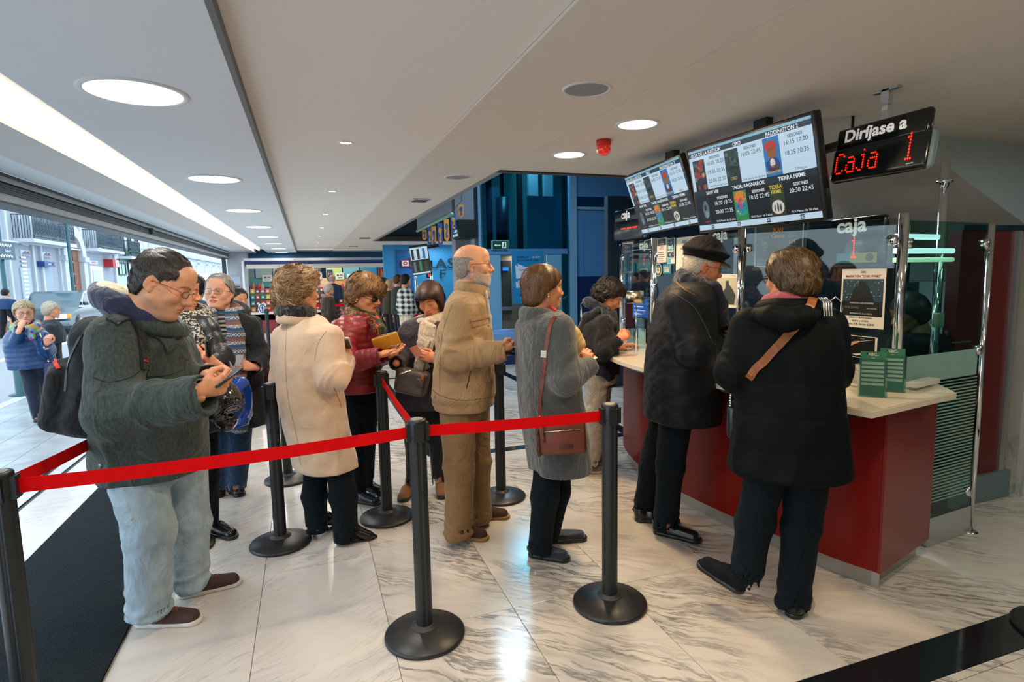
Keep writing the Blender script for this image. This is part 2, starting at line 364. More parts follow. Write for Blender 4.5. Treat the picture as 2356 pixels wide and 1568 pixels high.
def marble(name, base, vein, ang, dens=1., rough=.12, vw=.5):
    m = bpy.data.materials.new(name); m.use_nodes = True; N, L = nt(m); b = N['Principled BSDF']; MATS[name] = m
    g = N.new('ShaderNodeNewGeometry'); mp = N.new('ShaderNodeMapping'); L.new(g.outputs['Position'], mp.inputs[0])
    oi = N.new('ShaderNodeObjectInfo'); ma = N.new('ShaderNodeVectorMath'); ma.operation = 'SCALE'; ma.inputs[0].default_value = (37, 11, 5); L.new(oi.outputs['Random'], ma.inputs['Scale'])
    ad = N.new('ShaderNodeVectorMath'); ad.operation = 'ADD'; mp.inputs['Rotation'].default_value = (0, 0, ang); L.new(mp.outputs[0], ad.inputs[0]); L.new(ma.outputs[0], ad.inputs[1])
    # warp
    wn = N.new('ShaderNodeTexNoise'); wn.inputs['Scale'].default_value = 2.2; wn.inputs['Detail'].default_value = 4; L.new(ad.outputs[0], wn.inputs['Vector'])
    ws = N.new('ShaderNodeVectorMath'); ws.operation = 'SCALE'; ws.inputs['Scale'].default_value = .28; L.new(wn.outputs['Color'], ws.inputs[0])
    a2 = N.new('ShaderNodeVectorMath'); a2.operation = 'ADD'; L.new(ad.outputs[0], a2.inputs[0]); L.new(ws.outputs[0], a2.inputs[1])
    st = N.new('ShaderNodeMapping'); st.inputs['Scale'].default_value = (1.3, 9, 1); L.new(a2.outputs[0], st.inputs[0])
    n1 = N.new('ShaderNodeTexNoise'); n1.inputs['Scale'].default_value = 1.6; n1.inputs['Detail'].default_value = 8; n1.inputs['Roughness'].default_value = .62; L.new(st.outputs[0], n1.inputs['Vector'])
    # ridge: |n-.5| small => vein
    s1 = N.new('ShaderNodeMath'); s1.operation = 'SUBTRACT'; s1.inputs[1].default_value = .5; L.new(n1.outputs[0], s1.inputs[0])
    ab = N.new('ShaderNodeMath'); ab.operation = 'ABSOLUTE'; L.new(s1.outputs[0], ab.inputs[0])
    r1 = N.new('ShaderNodeValToRGB'); L.new(ab.outputs[0], r1.inputs[0]); r1.color_ramp.elements[0].position = 0; r1.color_ramp.elements[0].color = (1, 1, 1, 1); r1.color_ramp.elements[1].position = .035*dens; r1.color_ramp.elements[1].color = (0, 0, 0, 1)
    # patches where veins gather
    n2 = N.new('ShaderNodeTexNoise'); n2.inputs['Scale'].default_value = 1.5; n2.inputs['Detail'].default_value = 3; L.new(a2.outputs[0], n2.inputs['Vector'])
    r2 = N.new('ShaderNodeValToRGB'); L.new(n2.outputs[0], r2.inputs[0]); r2.color_ramp.elements[0].position = .42; r2.color_ramp.elements[1].position = .62
    r2.color_ramp.elements[0].color = (.12, .12, .12, 1)
    mu = N.new('ShaderNodeMath'); mu.operation = 'MULTIPLY'; L.new(r1.outputs[0], mu.inputs[0]); L.new(r2.outputs[0], mu.inputs[1])
    # soft clouding
    n3 = N.new('ShaderNodeTexNoise'); n3.inputs['Scale'].default_value = 2.; n3.inputs['Detail'].default_value = 6; L.new(st.outputs[0], n3.inputs['Vector'])
    r3 = N.new('ShaderNodeValToRGB'); L.new(n3.outputs[0], r3.inputs[0]); r3.color_ramp.elements[0].position = .5; r3.color_ramp.elements[1].position = .72; r3.color_ramp.elements[1].color = (.55, .55, .55, 1)
    m3 = N.new('ShaderNodeMath'); m3.operation = 'MULTIPLY'; L.new(r3.outputs[0], m3.inputs[0]); L.new(r2.outputs[0], m3.inputs[1])
    mx0 = N.new('ShaderNodeMath'); mx0.operation = 'MAXIMUM'; L.new(mu.outputs[0], mx0.inputs[0]); L.new(m3.outputs[0], mx0.inputs[1])
    sc = N.new('ShaderNodeMath'); sc.operation = 'MULTIPLY'; sc.inputs[1].default_value = vw; L.new(mx0.outputs[0], sc.inputs[0])
    mx = N.new('ShaderNodeMixRGB'); L.new(sc.outputs[0], mx.inputs[0]); mx.inputs[1].default_value = base+(1,); mx.inputs[2].default_value = vein+(1,)
    L.new(mx.outputs[0], b.inputs['Base Color']); b.inputs['Roughness'].default_value = rough; b.inputs['Specular IOR Level'].default_value = .5
    return m
MARB = marble('polished_marble', (.60, .545, .475), (.10, .10, .10), math.radians(38), 1.5, .17, .9)
MARB2 = marble('pale_marble', (.62, .58, .53), (.26, .26, .25), math.radians(-30), .8, .16, .6)
MARBW = marble('threshold_marble', (.70, .70, .70), (.42, .42, .44), math.radians(-20), .7, .12, .5)
BLACKST = mat('black_granite', (.006, .010, .012), .08, spec=.5)
CEIL = mat('ceiling_paint', hexc('ebe6e2'), .75, spec=.25)
CEILR = mat('ceiling_paint_warm', hexc('dcd4ca'), .75, spec=.25)
DARKM = mat('dark_metal', (.02, .03, .033), .4, metal=.3)
ALU = mat('brushed_aluminium', (.62, .65, .66), .32, metal=.9, bump=.03, bscale=40, bstretch=(1, 60, 60))
CHROME = mat('polished_chrome', (.80, .82, .84), .08, metal=1.)
BLACKP = mat('black_plastic', (.008, .010, .011), .32)
GLASS = glass('clear_glass', (.86, .95, .93)); GLASSG = glass('edge_green_glass', (.55, .78, .74))
# ---- floor
fl = MB().bb((-2.15, -1.5, -.05), (8.0, 21, -.012)).build('floor', mat('grout', (.20, .18, .15), .8)); struct(fl)
xs = [-.85, -.30, .27, .845, 1.41, 1.975, 2.54, 3.10, 3.67, 4.24, 4.81, 5.4]; tw = .5655
def bands(x0, y0, x1, y1):
    for a in BANDS:
        if x0 >= a[0]-1e-3 and x1 <= a[2]+1e-3 and y0 >= a[1]-1e-3 and y1 <= a[3]+1e-3: return True
    return False
BANDS = [(1.60, 1.41, 5.4, 1.59), (.95, 4.80, 3.4, 4.92), (.93, 4.92, 1.08, 9.0), (2.87, 4.92, 3.0, 9.1), (.95, 9.0, 3.0, 9.12)]
def tile(x0, y0, x1, y1, mm):
    """a slab cut round the dark inlays"""
    rects = [(x0, y0, x1, y1)]
    for a in BANDS:
        out = []
        for r in rects:
            if r[2] <= a[0] or r[0] >= a[2] or r[3] <= a[1] or r[1] >= a[3]: out.append(r); continue
            if r[1] < a[1]: out.append((r[0], r[1], r[2], a[1]))
            if r[3] > a[3]: out.append((r[0], a[3], r[2], r[3]))
            m0, m1 = max(r[1], a[1]), min(r[3], a[3])
            if r[0] < a[0]: out.append((r[0], m0, a[0], m1))
            if r[2] > a[2]: out.append((a[2], m0, r[2], m1))
        rects = [q for q in out if q[2]-q[0] > .03 and q[3]-q[1] > .03]
    for r in rects:
        g = .0011; mb = MB()
        a, b, c, d = r[0]+g, r[1]+g, r[2]-g, r[3]-g; e = .0012
        mb.add([(a, b, -.014), (c, b, -.014), (c, d, -.014), (a, d, -.014), (a, b, -e), (c, b, -e), (c, d, -e), (a, d, -e), (a+e, b+e, 0), (c-e, b+e, 0), (c-e, d-e, 0), (a+e, d-e, 0)],
               [(0, 1, 5, 4), (1, 2, 6, 5), (2, 3, 7, 6), (3, 0, 4, 7), (4, 5, 9, 8), (5, 6, 10, 9), (6, 7, 11, 10), (7, 4, 8, 11), (8, 9, 10, 11)])
        mb.build('tile', mm, fl)
for i in range(len(xs)-1):
    yo = {0: -.62, 1: -.30, 2: 0}.get(i, (0 if i % 2 else -.0)); j = 0; y = -1.0+yo-.0
    y = 2.455-1.08*4+yo
    while y < 19.9:
        tile(xs[i], y, xs[i+1], min(y+1.08, 20.4), MARB2 if i < 2 else MARB); y += 1.08
for a in BANDS: MB().bb((a[0]+.001, a[1]+.001, -.014), (a[2]-.001, a[3]-.001, .0)).build('inlay_strip', BLACKST, fl)
for k in range(18): MB().bb((-1.985, -1+k*1.2+.0015, -.014), (-1.602, -1+(k+1)*1.2-.0015, 0)).build('threshold_slab', MARBW, fl)
for k in range(18): MB().bb((-1.602, -1+k*1.2+.0015, -.014), (-.852, -1+(k+1)*1.2-.0015, 0)).build('threshold_slab', MARBW, fl)
for x in (-2.0, -2.13): MB().bb((x-.013, -1, -.012), (x+.013, 20, -.004)).bb((x-.016, -1, -.012), (x-.012, 20, .004)).bb((x+.012, -1, -.012), (x+.016, 20, .004)).build('door_rail', mat('rail_steel', (.04, .055, .06), .35, metal=.7), fl)
MB().bb((-2.112, -1, -.012), (-2.018, 20, 0)).build('threshold_slab', MARBW, fl)
# entrance mat with a looped pile
mt = mat('mat_pile', (.013, .020, .024), .95, spec=.15, bump=1.0, bscale=260, vary=.7, vscale=180)
bm = MB(); bm.rbox((-1.225, 3.1, .006), (.745, 6.4, .013), .004); o = bm.build('entrance_mat', mt); tag(o, 'long charcoal entrance mat laid along the open shopfront', 'mat')
# ---- ceiling
c1 = MB().bb((-1.08, -1.5, ZC), (-.235, 20.6, ZC+.1)).build('ceiling', mat('ceiling_left', hexc('dfe5eb'), .75, spec=.25)); struct(c1)
ZM = ZC+.05
c2 = MB().bb((-.235, -1.5, ZM), (.86, 20.6, ZM+.08)).build('ceiling', CEIL); struct(c2)
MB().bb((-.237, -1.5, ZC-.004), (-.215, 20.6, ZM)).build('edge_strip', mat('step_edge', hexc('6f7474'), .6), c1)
ZR = ZC+.035
c3 = MB().bb((.862, -1.5, ZR), (1.565, 20.2, ZR+.09)).bb((1.567, -1.5, ZR), (3.2, 4.66, ZR+.09)).bb((3.2, -1.5, ZR), (8, 3.2, ZR+.09)).bb((1.565, 14.2, ZR), (6, 20.2, ZR+.09)).build('ceiling', CEILR); struct(c3)
edge = MB(); BR = mat('void_edge', hexc('3a2f28'), .6)
edge.mat(BR).bb((1.55, 4.63, ZR-.012), (3.4, 4.70, ZR+.10)); edge.mat(mat('void_edge_grey', hexc('8b8d8c'), .5, metal=.4)).bb((1.545, 4.66, ZR-.01), (1.60, 14.2, ZR+.16)); edge.mat(BR).bb((1.57, 14.12, ZR-.01), (6, 14.2, ZR+.1))
struct(edge.build('trim_1', None))
# cove: sloped trough lit by a hidden tube
cv = MB(); CV = mat('cove_paint', (.86, .82, .76), .6)
pr = [(-1.08, ZC), (-1.16, ZC+.10), (-1.42, ZC+.12), (-1.42, ZC+.04)]
for a, b in zip(pr, pr[1:]): cv.mat(CV).quad((a[0], -1.5, a[1]), (a[0], 20, a[1]), (b[0], 20, b[1]), (b[0], -1.5, b[1]))
cv.build('ceiling_cove', None); struct(bpy.data.objects['ceiling_cove'])
tb = MB().cyl((-1.30, -1.2, ZC+.075), (-1.30, 19.3, ZC+.075), .030, 12); tb.build('cove_tube', mat('cove_tube_glow', (1, .95, .88), .5, emit=(1, .93, .82), es=2.5)); tag(bpy.data.objects['cove_tube'], 'long glowing white light tube in the ceiling cove by the street', 'light')
bk = MB(); bk.mat(mat('bulkhead_paint', hexc('cfcdcc'), .7)).bb((-1.80, -1.5, ZC), (-1.42, 20, ZC+.1)); bk.mat(mat('bulkhead_paint_2', hexc('d6e2ea'), .6)).bb((-2.07, -1.5, ZC+.004), (-1.80, 20, ZC+.1))
struct(bk.build('ceiling_bulkhead', None))
hd = MB(); HX = -2.10; LG = mat('header_light', hexc('b9c2c8'), .5); DK = mat('header_dark', (.03, .045, .05), .45, metal=.3)
hd.mat(LG).bb((HX-.22, -1.5, 2.345), (HX, 19, 2.42)); hd.mat(DK).bb((HX-.01, -1.5, 2.385), (HX+.028, 19, 2.40))
for z in (2.318, 2.300, 2.282, 2.266): hd.mat(DK).bb((HX-.05, -1.5, z-.007), (HX+.012, 19, z+.008))
hd.mat(DK).bb((HX-.20, -1.5, 2.262), (HX-.03, 19, 2.345)); hd.mat(LG).bb((HX-.20, -1.5, 2.200), (HX-.006, 19, 2.258)); hd.mat(DK).bb((HX-.20, -1.5, 2.183), (HX+.0, 19, 2.20))
struct(hd.build('wall_left', None))
fr = MB().mat(DK).bb((-2.22, 18.3, 0), (-2.12, 18.42, 2.2)).build('door_1', None); struct(fr)
bl = MB(); bl.mat(DK).bb((HX+.0, 9.75, 2.262), (HX+.05, 9.80, 2.345)); bl.build('rail_bracket', None, bpy.data.objects['wall_left'])
# pillar at the far end
pl = MB().bb((-2.15, 18.9, 0), (-1.62, 19.5, ZC+.02)).build('wall_pillar', mat('pillar_marble', hexc('a9adb4'), .25, vary=.12, vscale=5)); struct(pl)
# walls behind the camera and round the hall (unseen, they only close the room)
WB = mat('back_wall', hexc('8f8a82'), .8)
struct(MB().bb((-2.15, -1.6, 0), (8, -1.5, 2.6)).build('wall_back', WB))
struct(MB().bb((7.9, -1.5, 0), (8, 11, 5.6)).build('wall_right', mat('booth_navy', hexc('14202c'), .6)))
# far wall above the kiosk
NAV = mat('teal_wall', hexc('0b4a6e'), .6)
struct(MB().bb((-2.2, 20.0, 0), (4.3, 20.1, 2.9)).build('wall_far', NAV))
# bulkhead under the stairs, right
YB = 2.80; sb = MB(); FA = mat('soffit_face', hexc('c2cfd0'), .8); UN = mat('soffit_under', hexc('c4bbb0'), .85)
e0, e1 = (3.70, 2.435), (6.0, 1.435)
sb.mat(FA).add([(e0[0], YB, e0[1]), (e1[0], YB, e1[1]), (e1[0], YB, 2.44)], [(0, 1, 2)])
sb.mat(UN).add([(e0[0], YB, e0[1]), (e1[0], YB, e1[1]), (e1[0], 5.1, e1[1]), (e0[0], 5.1, e0[1])], [(0, 1, 2, 3)])
sb.mat(UN).bb((3.2, 3.2, 2.436), (3.75, 5.1, 2.53)).add([(6, YB, 1.43), (6, 5.1, 1.43), (6, 5.1, 0), (6, YB, 0)], [(0, 1, 2, 3)]); struct(sb.build('ceiling_soffit', None))
# dark red wall with grey skirting next to the booth
rw = MB().mat(mat('dark_red_panel', hexc('5e1d1b'), .45, vary=.1, vscale=9)).bb((3.86, 2.50, .19), (4.36, 2.58, 1.80)).build('wall_right', None); struct(rw)
MB().mat(mat('navy_strip', hexc('0f2a3a'), .5)).bb((3.86, 2.49, 1.80), (4.9, 2.58, 1.835)).build('top_strip', None, rw)
MB().mat(ALU).bb((4.36, 2.485, .19), (4.41, 2.58, 1.80)).build('metal_edge', None, rw)
MB().mat(mat('skirting_grey', hexc('77868a'), .35, metal=.4)).bb((3.86, 2.475, 0), (4.47, 2.58, .19)).build('baseboard_right', None); struct(bpy.data.objects['baseboard_right'])
struct(MB().bb((4.47, 2.44, 0), (4.95, 2.60, 1.80)).build('wall_right', marble('wall_marble', (.52, .50, .44), (.18, .19, .17), 1.2, 1.2, .3, .8)))
# booth surroundings behind the glass
BN = mat('booth_back', hexc('1d3340'), .6)
struct(MB().bb((3.86, 7.0, 0), (8, 7.1, 2.6)).build('wall_booth', BN))
# ---- fittings
RING = mat('white_ring', hexc('d8dadb'), .4); DIFF = mat('diffuser_glow', (1, 1, 1), .5, emit=(1, .985, .97), es=6.); DIFW = mat('diffuser_glow_warm', (1, 1, 1), .5, emit=(1, .92, .80), es=6.)
def fitting(name, r, rr, glow, label, group):
    t = thing(name, label, 'light', (0, 0, 0), group)
    MB().lathe([(r, -.002), (r+.004, -.006), (rr-.006, -.006), (rr, .0), (rr, .02), (r, .02)], n=40, cap=False).build('trim_ring', RING, t)
    MB().lathe([(r, -.003), (r*.5, -.0035), (.0001, -.0035)], n=40, cap=False).build('diffuser', glow, t); return t
ORD = ['nearest', 'second nearest', 'third', 'fourth', 'fifth', 'sixth', 'seventh', 'eighth', 'farthest']
b0 = fitting('downlight', .185, .215, DIFF, '', 'large round downlights by the street')
for k, (x, y) in enumerate(BIG):
    o = b0 if k == 0 else dup(b0, (0, 0, 0)); o.location = (x, y, ZC); o['label'] = 'large round white downlight in the grey ceiling strip, %s of the row' % (ORD[k] if k < 7 else 'farthest'); o.rotation_euler.x = 0
s0 = fitting('spotlight', .036, .048, DIFW, '', 'small ceiling spotlights')
for k, (x, y) in enumerate(SMALL):
    o = s0 if k == 0 else dup(s0, (0, 0, 0)); o.location = (x+.015, 1.60 if k == 0 else y*1.06-.10, ZM); o['label'] = 'small round ceiling spotlight in the middle ceiling, %s in the row' % (ORD[k])
w0 = fitting('warm_downlight', .108, .132, DIFW, 'round warm downlight in the ceiling right of the red alarm', 'warm downlights over the queue')
w0.location = (1.87, 3.04, ZR); dup(w0, (1.85, 3.93, ZR), label='round warm downlight in the ceiling left of the red alarm')
t = fitting('ceiling_speaker', .100, .118, mat('speaker_mesh', hexc('8f8f9a'), .7), 'round grey ceiling speaker ahead of the warm downlights', 'ceiling speakers'); t['category'] = 'speaker'; t.location = (1.29, 2.54, ZR)
dup(t, (1.30, 5.05, ZR), label='round ceiling speaker beside the square air vent')
g = thing('air_vent', 'small square ceiling vent past the round speaker', 'vent', (1.26, 6.62, ZR-.004))
MB().mat(ALU).rbox((1.26, 6.62, ZR-.006), (.20, .26, .012), .003).build('frame', None, g)
for k in range(5): MB().bb((1.18, 6.53+k*.04, ZR-.016), (1.34, 6.545+k*.04, ZR-.010)).build('slat', mat('vent_slat', hexc('5d5c58'), .5), g)
for j, (x, y) in enumerate(((1.27, 13.2), (1.27, 16.5))):
    h = thing('air_vent', ['small ceiling vent far down the hall', 'farthest small ceiling vent near the candy kiosk'][j], 'vent', (x, y, ZR-.004)); MB().mat(mat('vent_slat', hexc('5d5c58'), .5)).rbox((x, y, ZR-.006), (.22, .3, .012), .003).build('frame', None, h)
# red alarm beacon
a0 = onz(1389, 322, ZR); t = thing('alarm_beacon', 'red alarm beacon on the ceiling above the screens', 'alarm', a0)
MB().lathe([(.048, 0), (.048, -.03), (.044, -.035)], a0, 24).build('base', mat('beacon_base', hexc('c22a17'), .4), t)
MB().lathe([(.0455, -.034), (.046, -.06), (.040, -.085), (.02, -.097), (.001, -.1)], a0, 24).build('lens', mat('beacon_lens', hexc('d81a0c'), .15, coat=1, emit=hexc('ff2a10'), es=.18), t)
# cameras and sensors on the step edge
for j, (px, py, s, lb) in enumerate(((662, 476, .05, 'white motion sensor at the ceiling step above the grey haired woman'), (684, 541, .045, 'small white security camera on the ceiling step'), (692, 582, .045, 'farthest white sensor on the ceiling step'))):
    p = onx(px, py, -.20); t = thing('ceiling_sensor', lb, 'sensor', p)
    MB().rbox(p, (.06, .09, .05), .012).build('housing', RING, t); MB().lathe([(.03, 0), (.028, -.03), (.015, -.045), (.001, -.05)], (p[0]+.02, p[1]-.02, p[2]-.02), 16).build('dome', mat('sensor_dome', hexc('3a3a3c'), .2) if j == 1 else RING, t)
# ---- belt stanchions
RUB = mat('stanchion_black', (.009, .011, .012), .42, vary=.25, vscale=30); RUB2 = mat('stanchion_base', (.016, .017, .018), .38, bump=.05, bscale=80, vary=.3, vscale=25)
def stanchion():
    t = thing('stanchion', 'black belt stanchion', 'stanchion', (0, 0, 0), 'belt stanchions of the queue')
    MB().lathe([(.001, 0), (.174, 0), (.176, .004), (.176, .014), (.170, .020), (.10, .036), (.062, .047)], n=56).build('base', RUB2, t)
    MB().lathe([(.061, .046), (.06, .050), (.042, .052), (.041, .060), (.036, .060)], n=32).build('collar', mat('collar_dark', (.03, .03, .028), .5), t)
    pb = MB(); n = 48; prof = []
    for k in range(n):
        a = 2*PI*k/n; d = min(abs(((a-q+PI) % (2*PI))-PI) for q in (0, PI/2, PI, 3*PI/2)); prof.append((.0365 if d > .16 else .033)*1.0)
    vs = []; 
    for z in (.05, .955): vs += [(prof[k]*math.cos(2*PI*k/n), prof[k]*math.sin(2*PI*k/n), z) for k in range(n)]
    pb.add(vs, [(k, (k+1) % n, n+(k+1) % n, n+k) for k in range(n)], False); pb.build('post', RUB, t)
    MB().lathe([(.0385, .905), (.039, .91), (.039, .972), (.037, .978), (.026, .980)], n=32).build('head', RUB, t)
    MB().lathe([(.0265, .9795), (.024, .982), (.02, .9815), (.012, .983), (.001, .983)], n=28).build('cap', mat('cap_disc', hexc('8d8a83'), .45, metal=.4), t)
    for a in (0, PI/2, PI, 3*PI/2): MB().box((.040*math.cos(a), .040*math.sin(a), .925), (.016, .040, .075), rz=a).build('belt_clip', RUB, t)
    return t
ST = {'near_left': (-.97, 2.26), 'near_mid': (.41, 2.40), 'near_right': (1.29, 2.32), 'mid_left': (-.23, 3.60), 'mid': (.42, 3.74), 'mid_right': (1.23, 3.79), 'back': (-.22, 4.77), 'far_a': (-.80, 12.9), 'far_b': (-.66, 14.3), 'corner': (3.0, 1.42), 'hid': (-.78, 3.75), 'kiosk_a': (.0, 14.5), 'kiosk_b': (1.95, 14.5)}
SL = {'near_left': 'black stanchion nearest the street at the corner of the red tape', 'near_mid': 'black stanchion nearest the viewer where two red tapes meet', 'near_right': 'black stanchion at the end of the red tape before the counter',
      'mid_left': 'black stanchion with clip to the left of the beige coat woman', 'mid': 'black stanchion between the red puffer woman and the tan jacket man', 'mid_right': 'black stanchion just behind the tan jacket man',
      'back': 'black stanchion half hidden behind the beige coat', 'far_a': 'far stanchion in front of the candy kiosk, on the nearer side', 'far_b': 'far stanchion in front of the candy kiosk beside the purple panel', 'corner': 'black stanchion base on the dark inlay at the near counter end', 'hid': 'black stanchion hidden behind the man in the green jacket', 'kiosk_a': 'distant stanchion at the near end of the kiosk tape', 'kiosk_b': 'distant stanchion beside the second queue holding the kiosk tape'}
st0 = stanchion()
for i, (k, (x, y)) in enumerate(ST.items()):
    o = st0 if i == 0 else dup(st0, (0, 0, 0)); o.location = (x, y, 0); o['label'] = SL[k]
REDT = mat('red_belt', hexc('d00206'), .75, spec=.12, bump=.15, bscale=300, vary=.06, vscale=20)
def belt(a, b, lab, z=.925, w=.049, sag=.0, n=14, twist=0):
    A = np.array(ST[a]+(z,)) if isinstance(a, str) else np.array(a); B = np.array(ST[b]+(z,)) if isinstance(b, str) else np.array(b)
    d = (B-A); d = d/np.linalg.norm(d); A = A+d*.048; B = B-d*.048; pts = []; s = np.array([-d[1], d[0], 0]); mb = MB(); vs = []
    for k in range(n+1):
        t = k/n; p = A+(B-A)*t; zz = -sag*4*t*(1-t); tw = twist*math.sin(t*PI)
        for e in (-1, 1):
            q = p+np.array([0, 0, zz+e*w/2])+s*(e*tw)
            vs += [q-s*.0008, q+s*.0008]
    fs = [(i*4+0, i*4+4, i*4+6, i*4+2) for i in range(n)]+[(i*4+3, i*4+7, i*4+5, i*4+1) for i in range(n)]+[(i*4+2, i*4+6, i*4+7, i*4+3) for i in range(n)]+[(i*4+1, i*4+5, i*4+4, i*4) for i in range(n)]
    o = mb.add(vs, fs, False).build('barrier_tape', REDT); tag(o, lab, 'barrier tape', 'red barrier tapes of the queue'); return o
belt('near_left', 'near_mid', 'longest red barrier tape stretched across the front of the queue', sag=.012)
belt('near_mid', 'near_right', 'red barrier tape in front of the brown shoulder bag', sag=.005)
belt('mid', 'near_mid', 'red barrier tape running back from the middle stanchion', sag=.01)
belt('near_left', 'hid', 'red barrier tape under the backpack beside the street', sag=.02)
belt('back', 'mid_left', 'short red barrier tape seen left of the beige coat', sag=.01)
belt('far_a', 'far_b', 'red barrier tape between the two far stanchions')
belt('kiosk_a', 'kiosk_b', 'red barrier tape in front of the kiosk counter behind the fur collar woman', w=.06)
# ------------------------------------------------------------------ people
def skin_mat(name, base, rough=.5):
    if name in MATS: return MATS[name]
    m = bpy.data.materials.new(name); m.use_nodes = True; MATS[name] = m; N, L = nt(m); b = N['Principled BSDF']
    a = N.new('ShaderNodeVertexColor'); a.layer_name = 'Col'
    n = N.new('ShaderNodeTexNoise'); n.inputs['Scale'].default_value = 55; n.inputs['Detail'].default_value = 5
    tc = N.new('ShaderNodeTexCoord'); L.new(tc.outputs['Object'], n.inputs['Vector'])
    r = N.new('ShaderNodeValToRGB'); L.new(n.outputs[0], r.inputs[0]); r.color_ramp.elements[0].color = (.93, .89, .88, 1); r.color_ramp.elements[1].color = (1.12, 1.11, 1.11, 1)
    x = N.new('ShaderNodeMixRGB'); x.blend_type = 'MULTIPLY'; x.inputs[0].default_value = 1; L.new(a.outputs[0], x.inputs[1]); L.new(r.outputs[0], x.inputs[2]); L.new(x.outputs[0], b.inputs['Base Color'])
    b.inputs['Roughness'].default_value = rough; b.inputs['Specular IOR Level'].default_value = .4
    b.inputs['Subsurface Weight'].default_value = .18; b.inputs['Subsurface Scale'].default_value = .008; b.inputs['Subsurface Radius'].default_value = (1, .35, .2)
    n2 = N.new('ShaderNodeTexNoise'); n2.inputs['Scale'].default_value = 260; L.new(tc.outputs['Object'], n2.inputs['Vector'])
    bp = N.new('ShaderNodeBump'); bp.inputs['Strength'].default_value = .12; bp.inputs['Distance'].default_value = .002; L.new(n2.outputs[0], bp.inputs['Height']); L.new(bp.outputs[0], b.inputs['Normal'])
    return m
SKIN = skin_mat('skin', None)
def rotm(az, pitch=0., roll=0.):
    """columns: right, forward, up of a head whose face looks to azimuth az (clockwise from +Y), nose down by pitch"""
    return np.array(Matrix.Rotation(-az, 3, 'Z') @ Matrix.Rotation(-pitch, 3, 'X') @ Matrix.Rotation(roll, 3, 'Y'))
def A3(*v): return np.array(v, np.float32)
def mirror(fn): return [fn(1), fn(-1)]
def head_sdf(jaw=1., nose=1., fat=0., lid=0., age=.4, fem=False, smile=0., ear=True):
    s = SDF(); J = jaw
    s.u(ell((0, -.014, .030), (.0765, .096, .086)))
    s.u(ell((0, .018, .030), (.066, .074, .070)), .02)
    s.u(ell((0, .030, -.040), (.054*J+fat*.006, .058, .064)), .028)
    for g in (1, -1):
        s.u(cone((g*.049*J, .004, -.052), (g*.018, .070, -.096), .016+fat*.006, .013+fat*.003), .026)
        s.u(ell((g*.040, .058, -.026), (.024+fat*.004, .025, .024+fat*.003)), .018)
        s.u(cone((g*.012, .0885, .021), (g*.046, .066, .020), .0065 if fem else .0085, .006), .014)
        s.u(ell((g*.062, .020, .000), (.014, .030, .030)), .016)
    s.u(ell((0, .078, -.098), (.019, .014, .014)), .018)
    s.u(ell((0, .076, -.066), (.030, .018, .022)), .016)
    s.u(ell((0, .062, .055), (.052, .030, .036)), .02)
    for g in (1, -1): s.sub(ell((g*.0315, .098, .001), (.0165, .017, .0125)), .014)
    # eyeballs under lids
    for g in (1, -1):
        s.u(ell((g*.0315, .0725, -.001), (.0155, .0150, .0125 if lid > .5 else .0118)), .004)
        if lid <= .5: s.sub(ell((g*.0315, .091, -.0015), (.0128, .0095, .0058)), .0025)
        s.u(cone((g*.020, .086, .0085), (g*.043, .078, .0075), .0030, .0025), .006)
        s.u(cone((g*.022, .084, -.0115), (g*.042, .076, -.0105), .0025+.0012*age, .002), .006)
        s.sub(cone((g*.020, .094, -.028), (g*.034, .088, -.055), .0018, .0022), .006+.004*(1-age))
    q = nose; s.u(ell((0, .086, -.034), (.015, .016, .015)), .008)
    s.u(cone((0, .088, .012), (0, .104+.004*q, -.028), .0075, .0095*q), .010); s.u(ell((0, .094, -.046), (.011, .009, .012)), .008)
    s.u(ell((0, .1035+.005*q, -.033), (.0105*q, .0100*q, .0090*q)), .006)
    for g in (1, -1):
        s.u(ell((g*.0125*q, .0965, -.036), (.0075, .0100, .0075)), .005); s.sub(ell((g*.0070, .1015, -.0450), (.0032, .0045, .0025)), .0015)
    w = .025*(1+.15*smile)
    s.u(ell((0, .0905, -.0600), (w, .0085, .0052)), .005); s.u(ell((0, .0895, -.0700), (w*.88, .0090, .0060)), .005)
    def mouth(P):
        z = -.0648+smile*.010*(np.abs(P[:, 0])/.025)**2
        return np.maximum(np.abs(P[:, 2]-z)-.0009, np.maximum(np.abs(P[:, 0])-w*1.02, .082-P[:, 1]))
    s.sub(mouth, .003)
    s.u(cone((0, -.028, -.04), (0, -.042, -.20), .050+fat*.006, .052+fat*.006), .03)
    if not fem: s.u(ell((0, -.002, -.125), (.014, .012, .018)), .02)
    if fat > .4: s.u(ell((0, .030, -.105), (.045, .045, .022+fat*.01)), .02)
    if ear:
        for g in (1, -1):
            R = np.array(Matrix.Rotation(math.radians(-14), 3, 'X') @ Matrix.Rotation(math.radians(g*18), 3, 'Z'))
            s.u(ell((g*.0800, -.012, -.004), (.0065, .0185, .031), R), .005); s.u(ell((g*.0785, -.006, -.031), (.006, .009, .011), R), .005)
            s.sub(ell((g*.0885, -.010, .001), (.0065, .0115, .0205), R), .004); s.u(ell((g*.078, .005, -.006), (.005, .005, .008)), .004)
            s.u(ell((g*.0825, -.012, .004), (.0028, .0065, .016), R), .004)
    return s
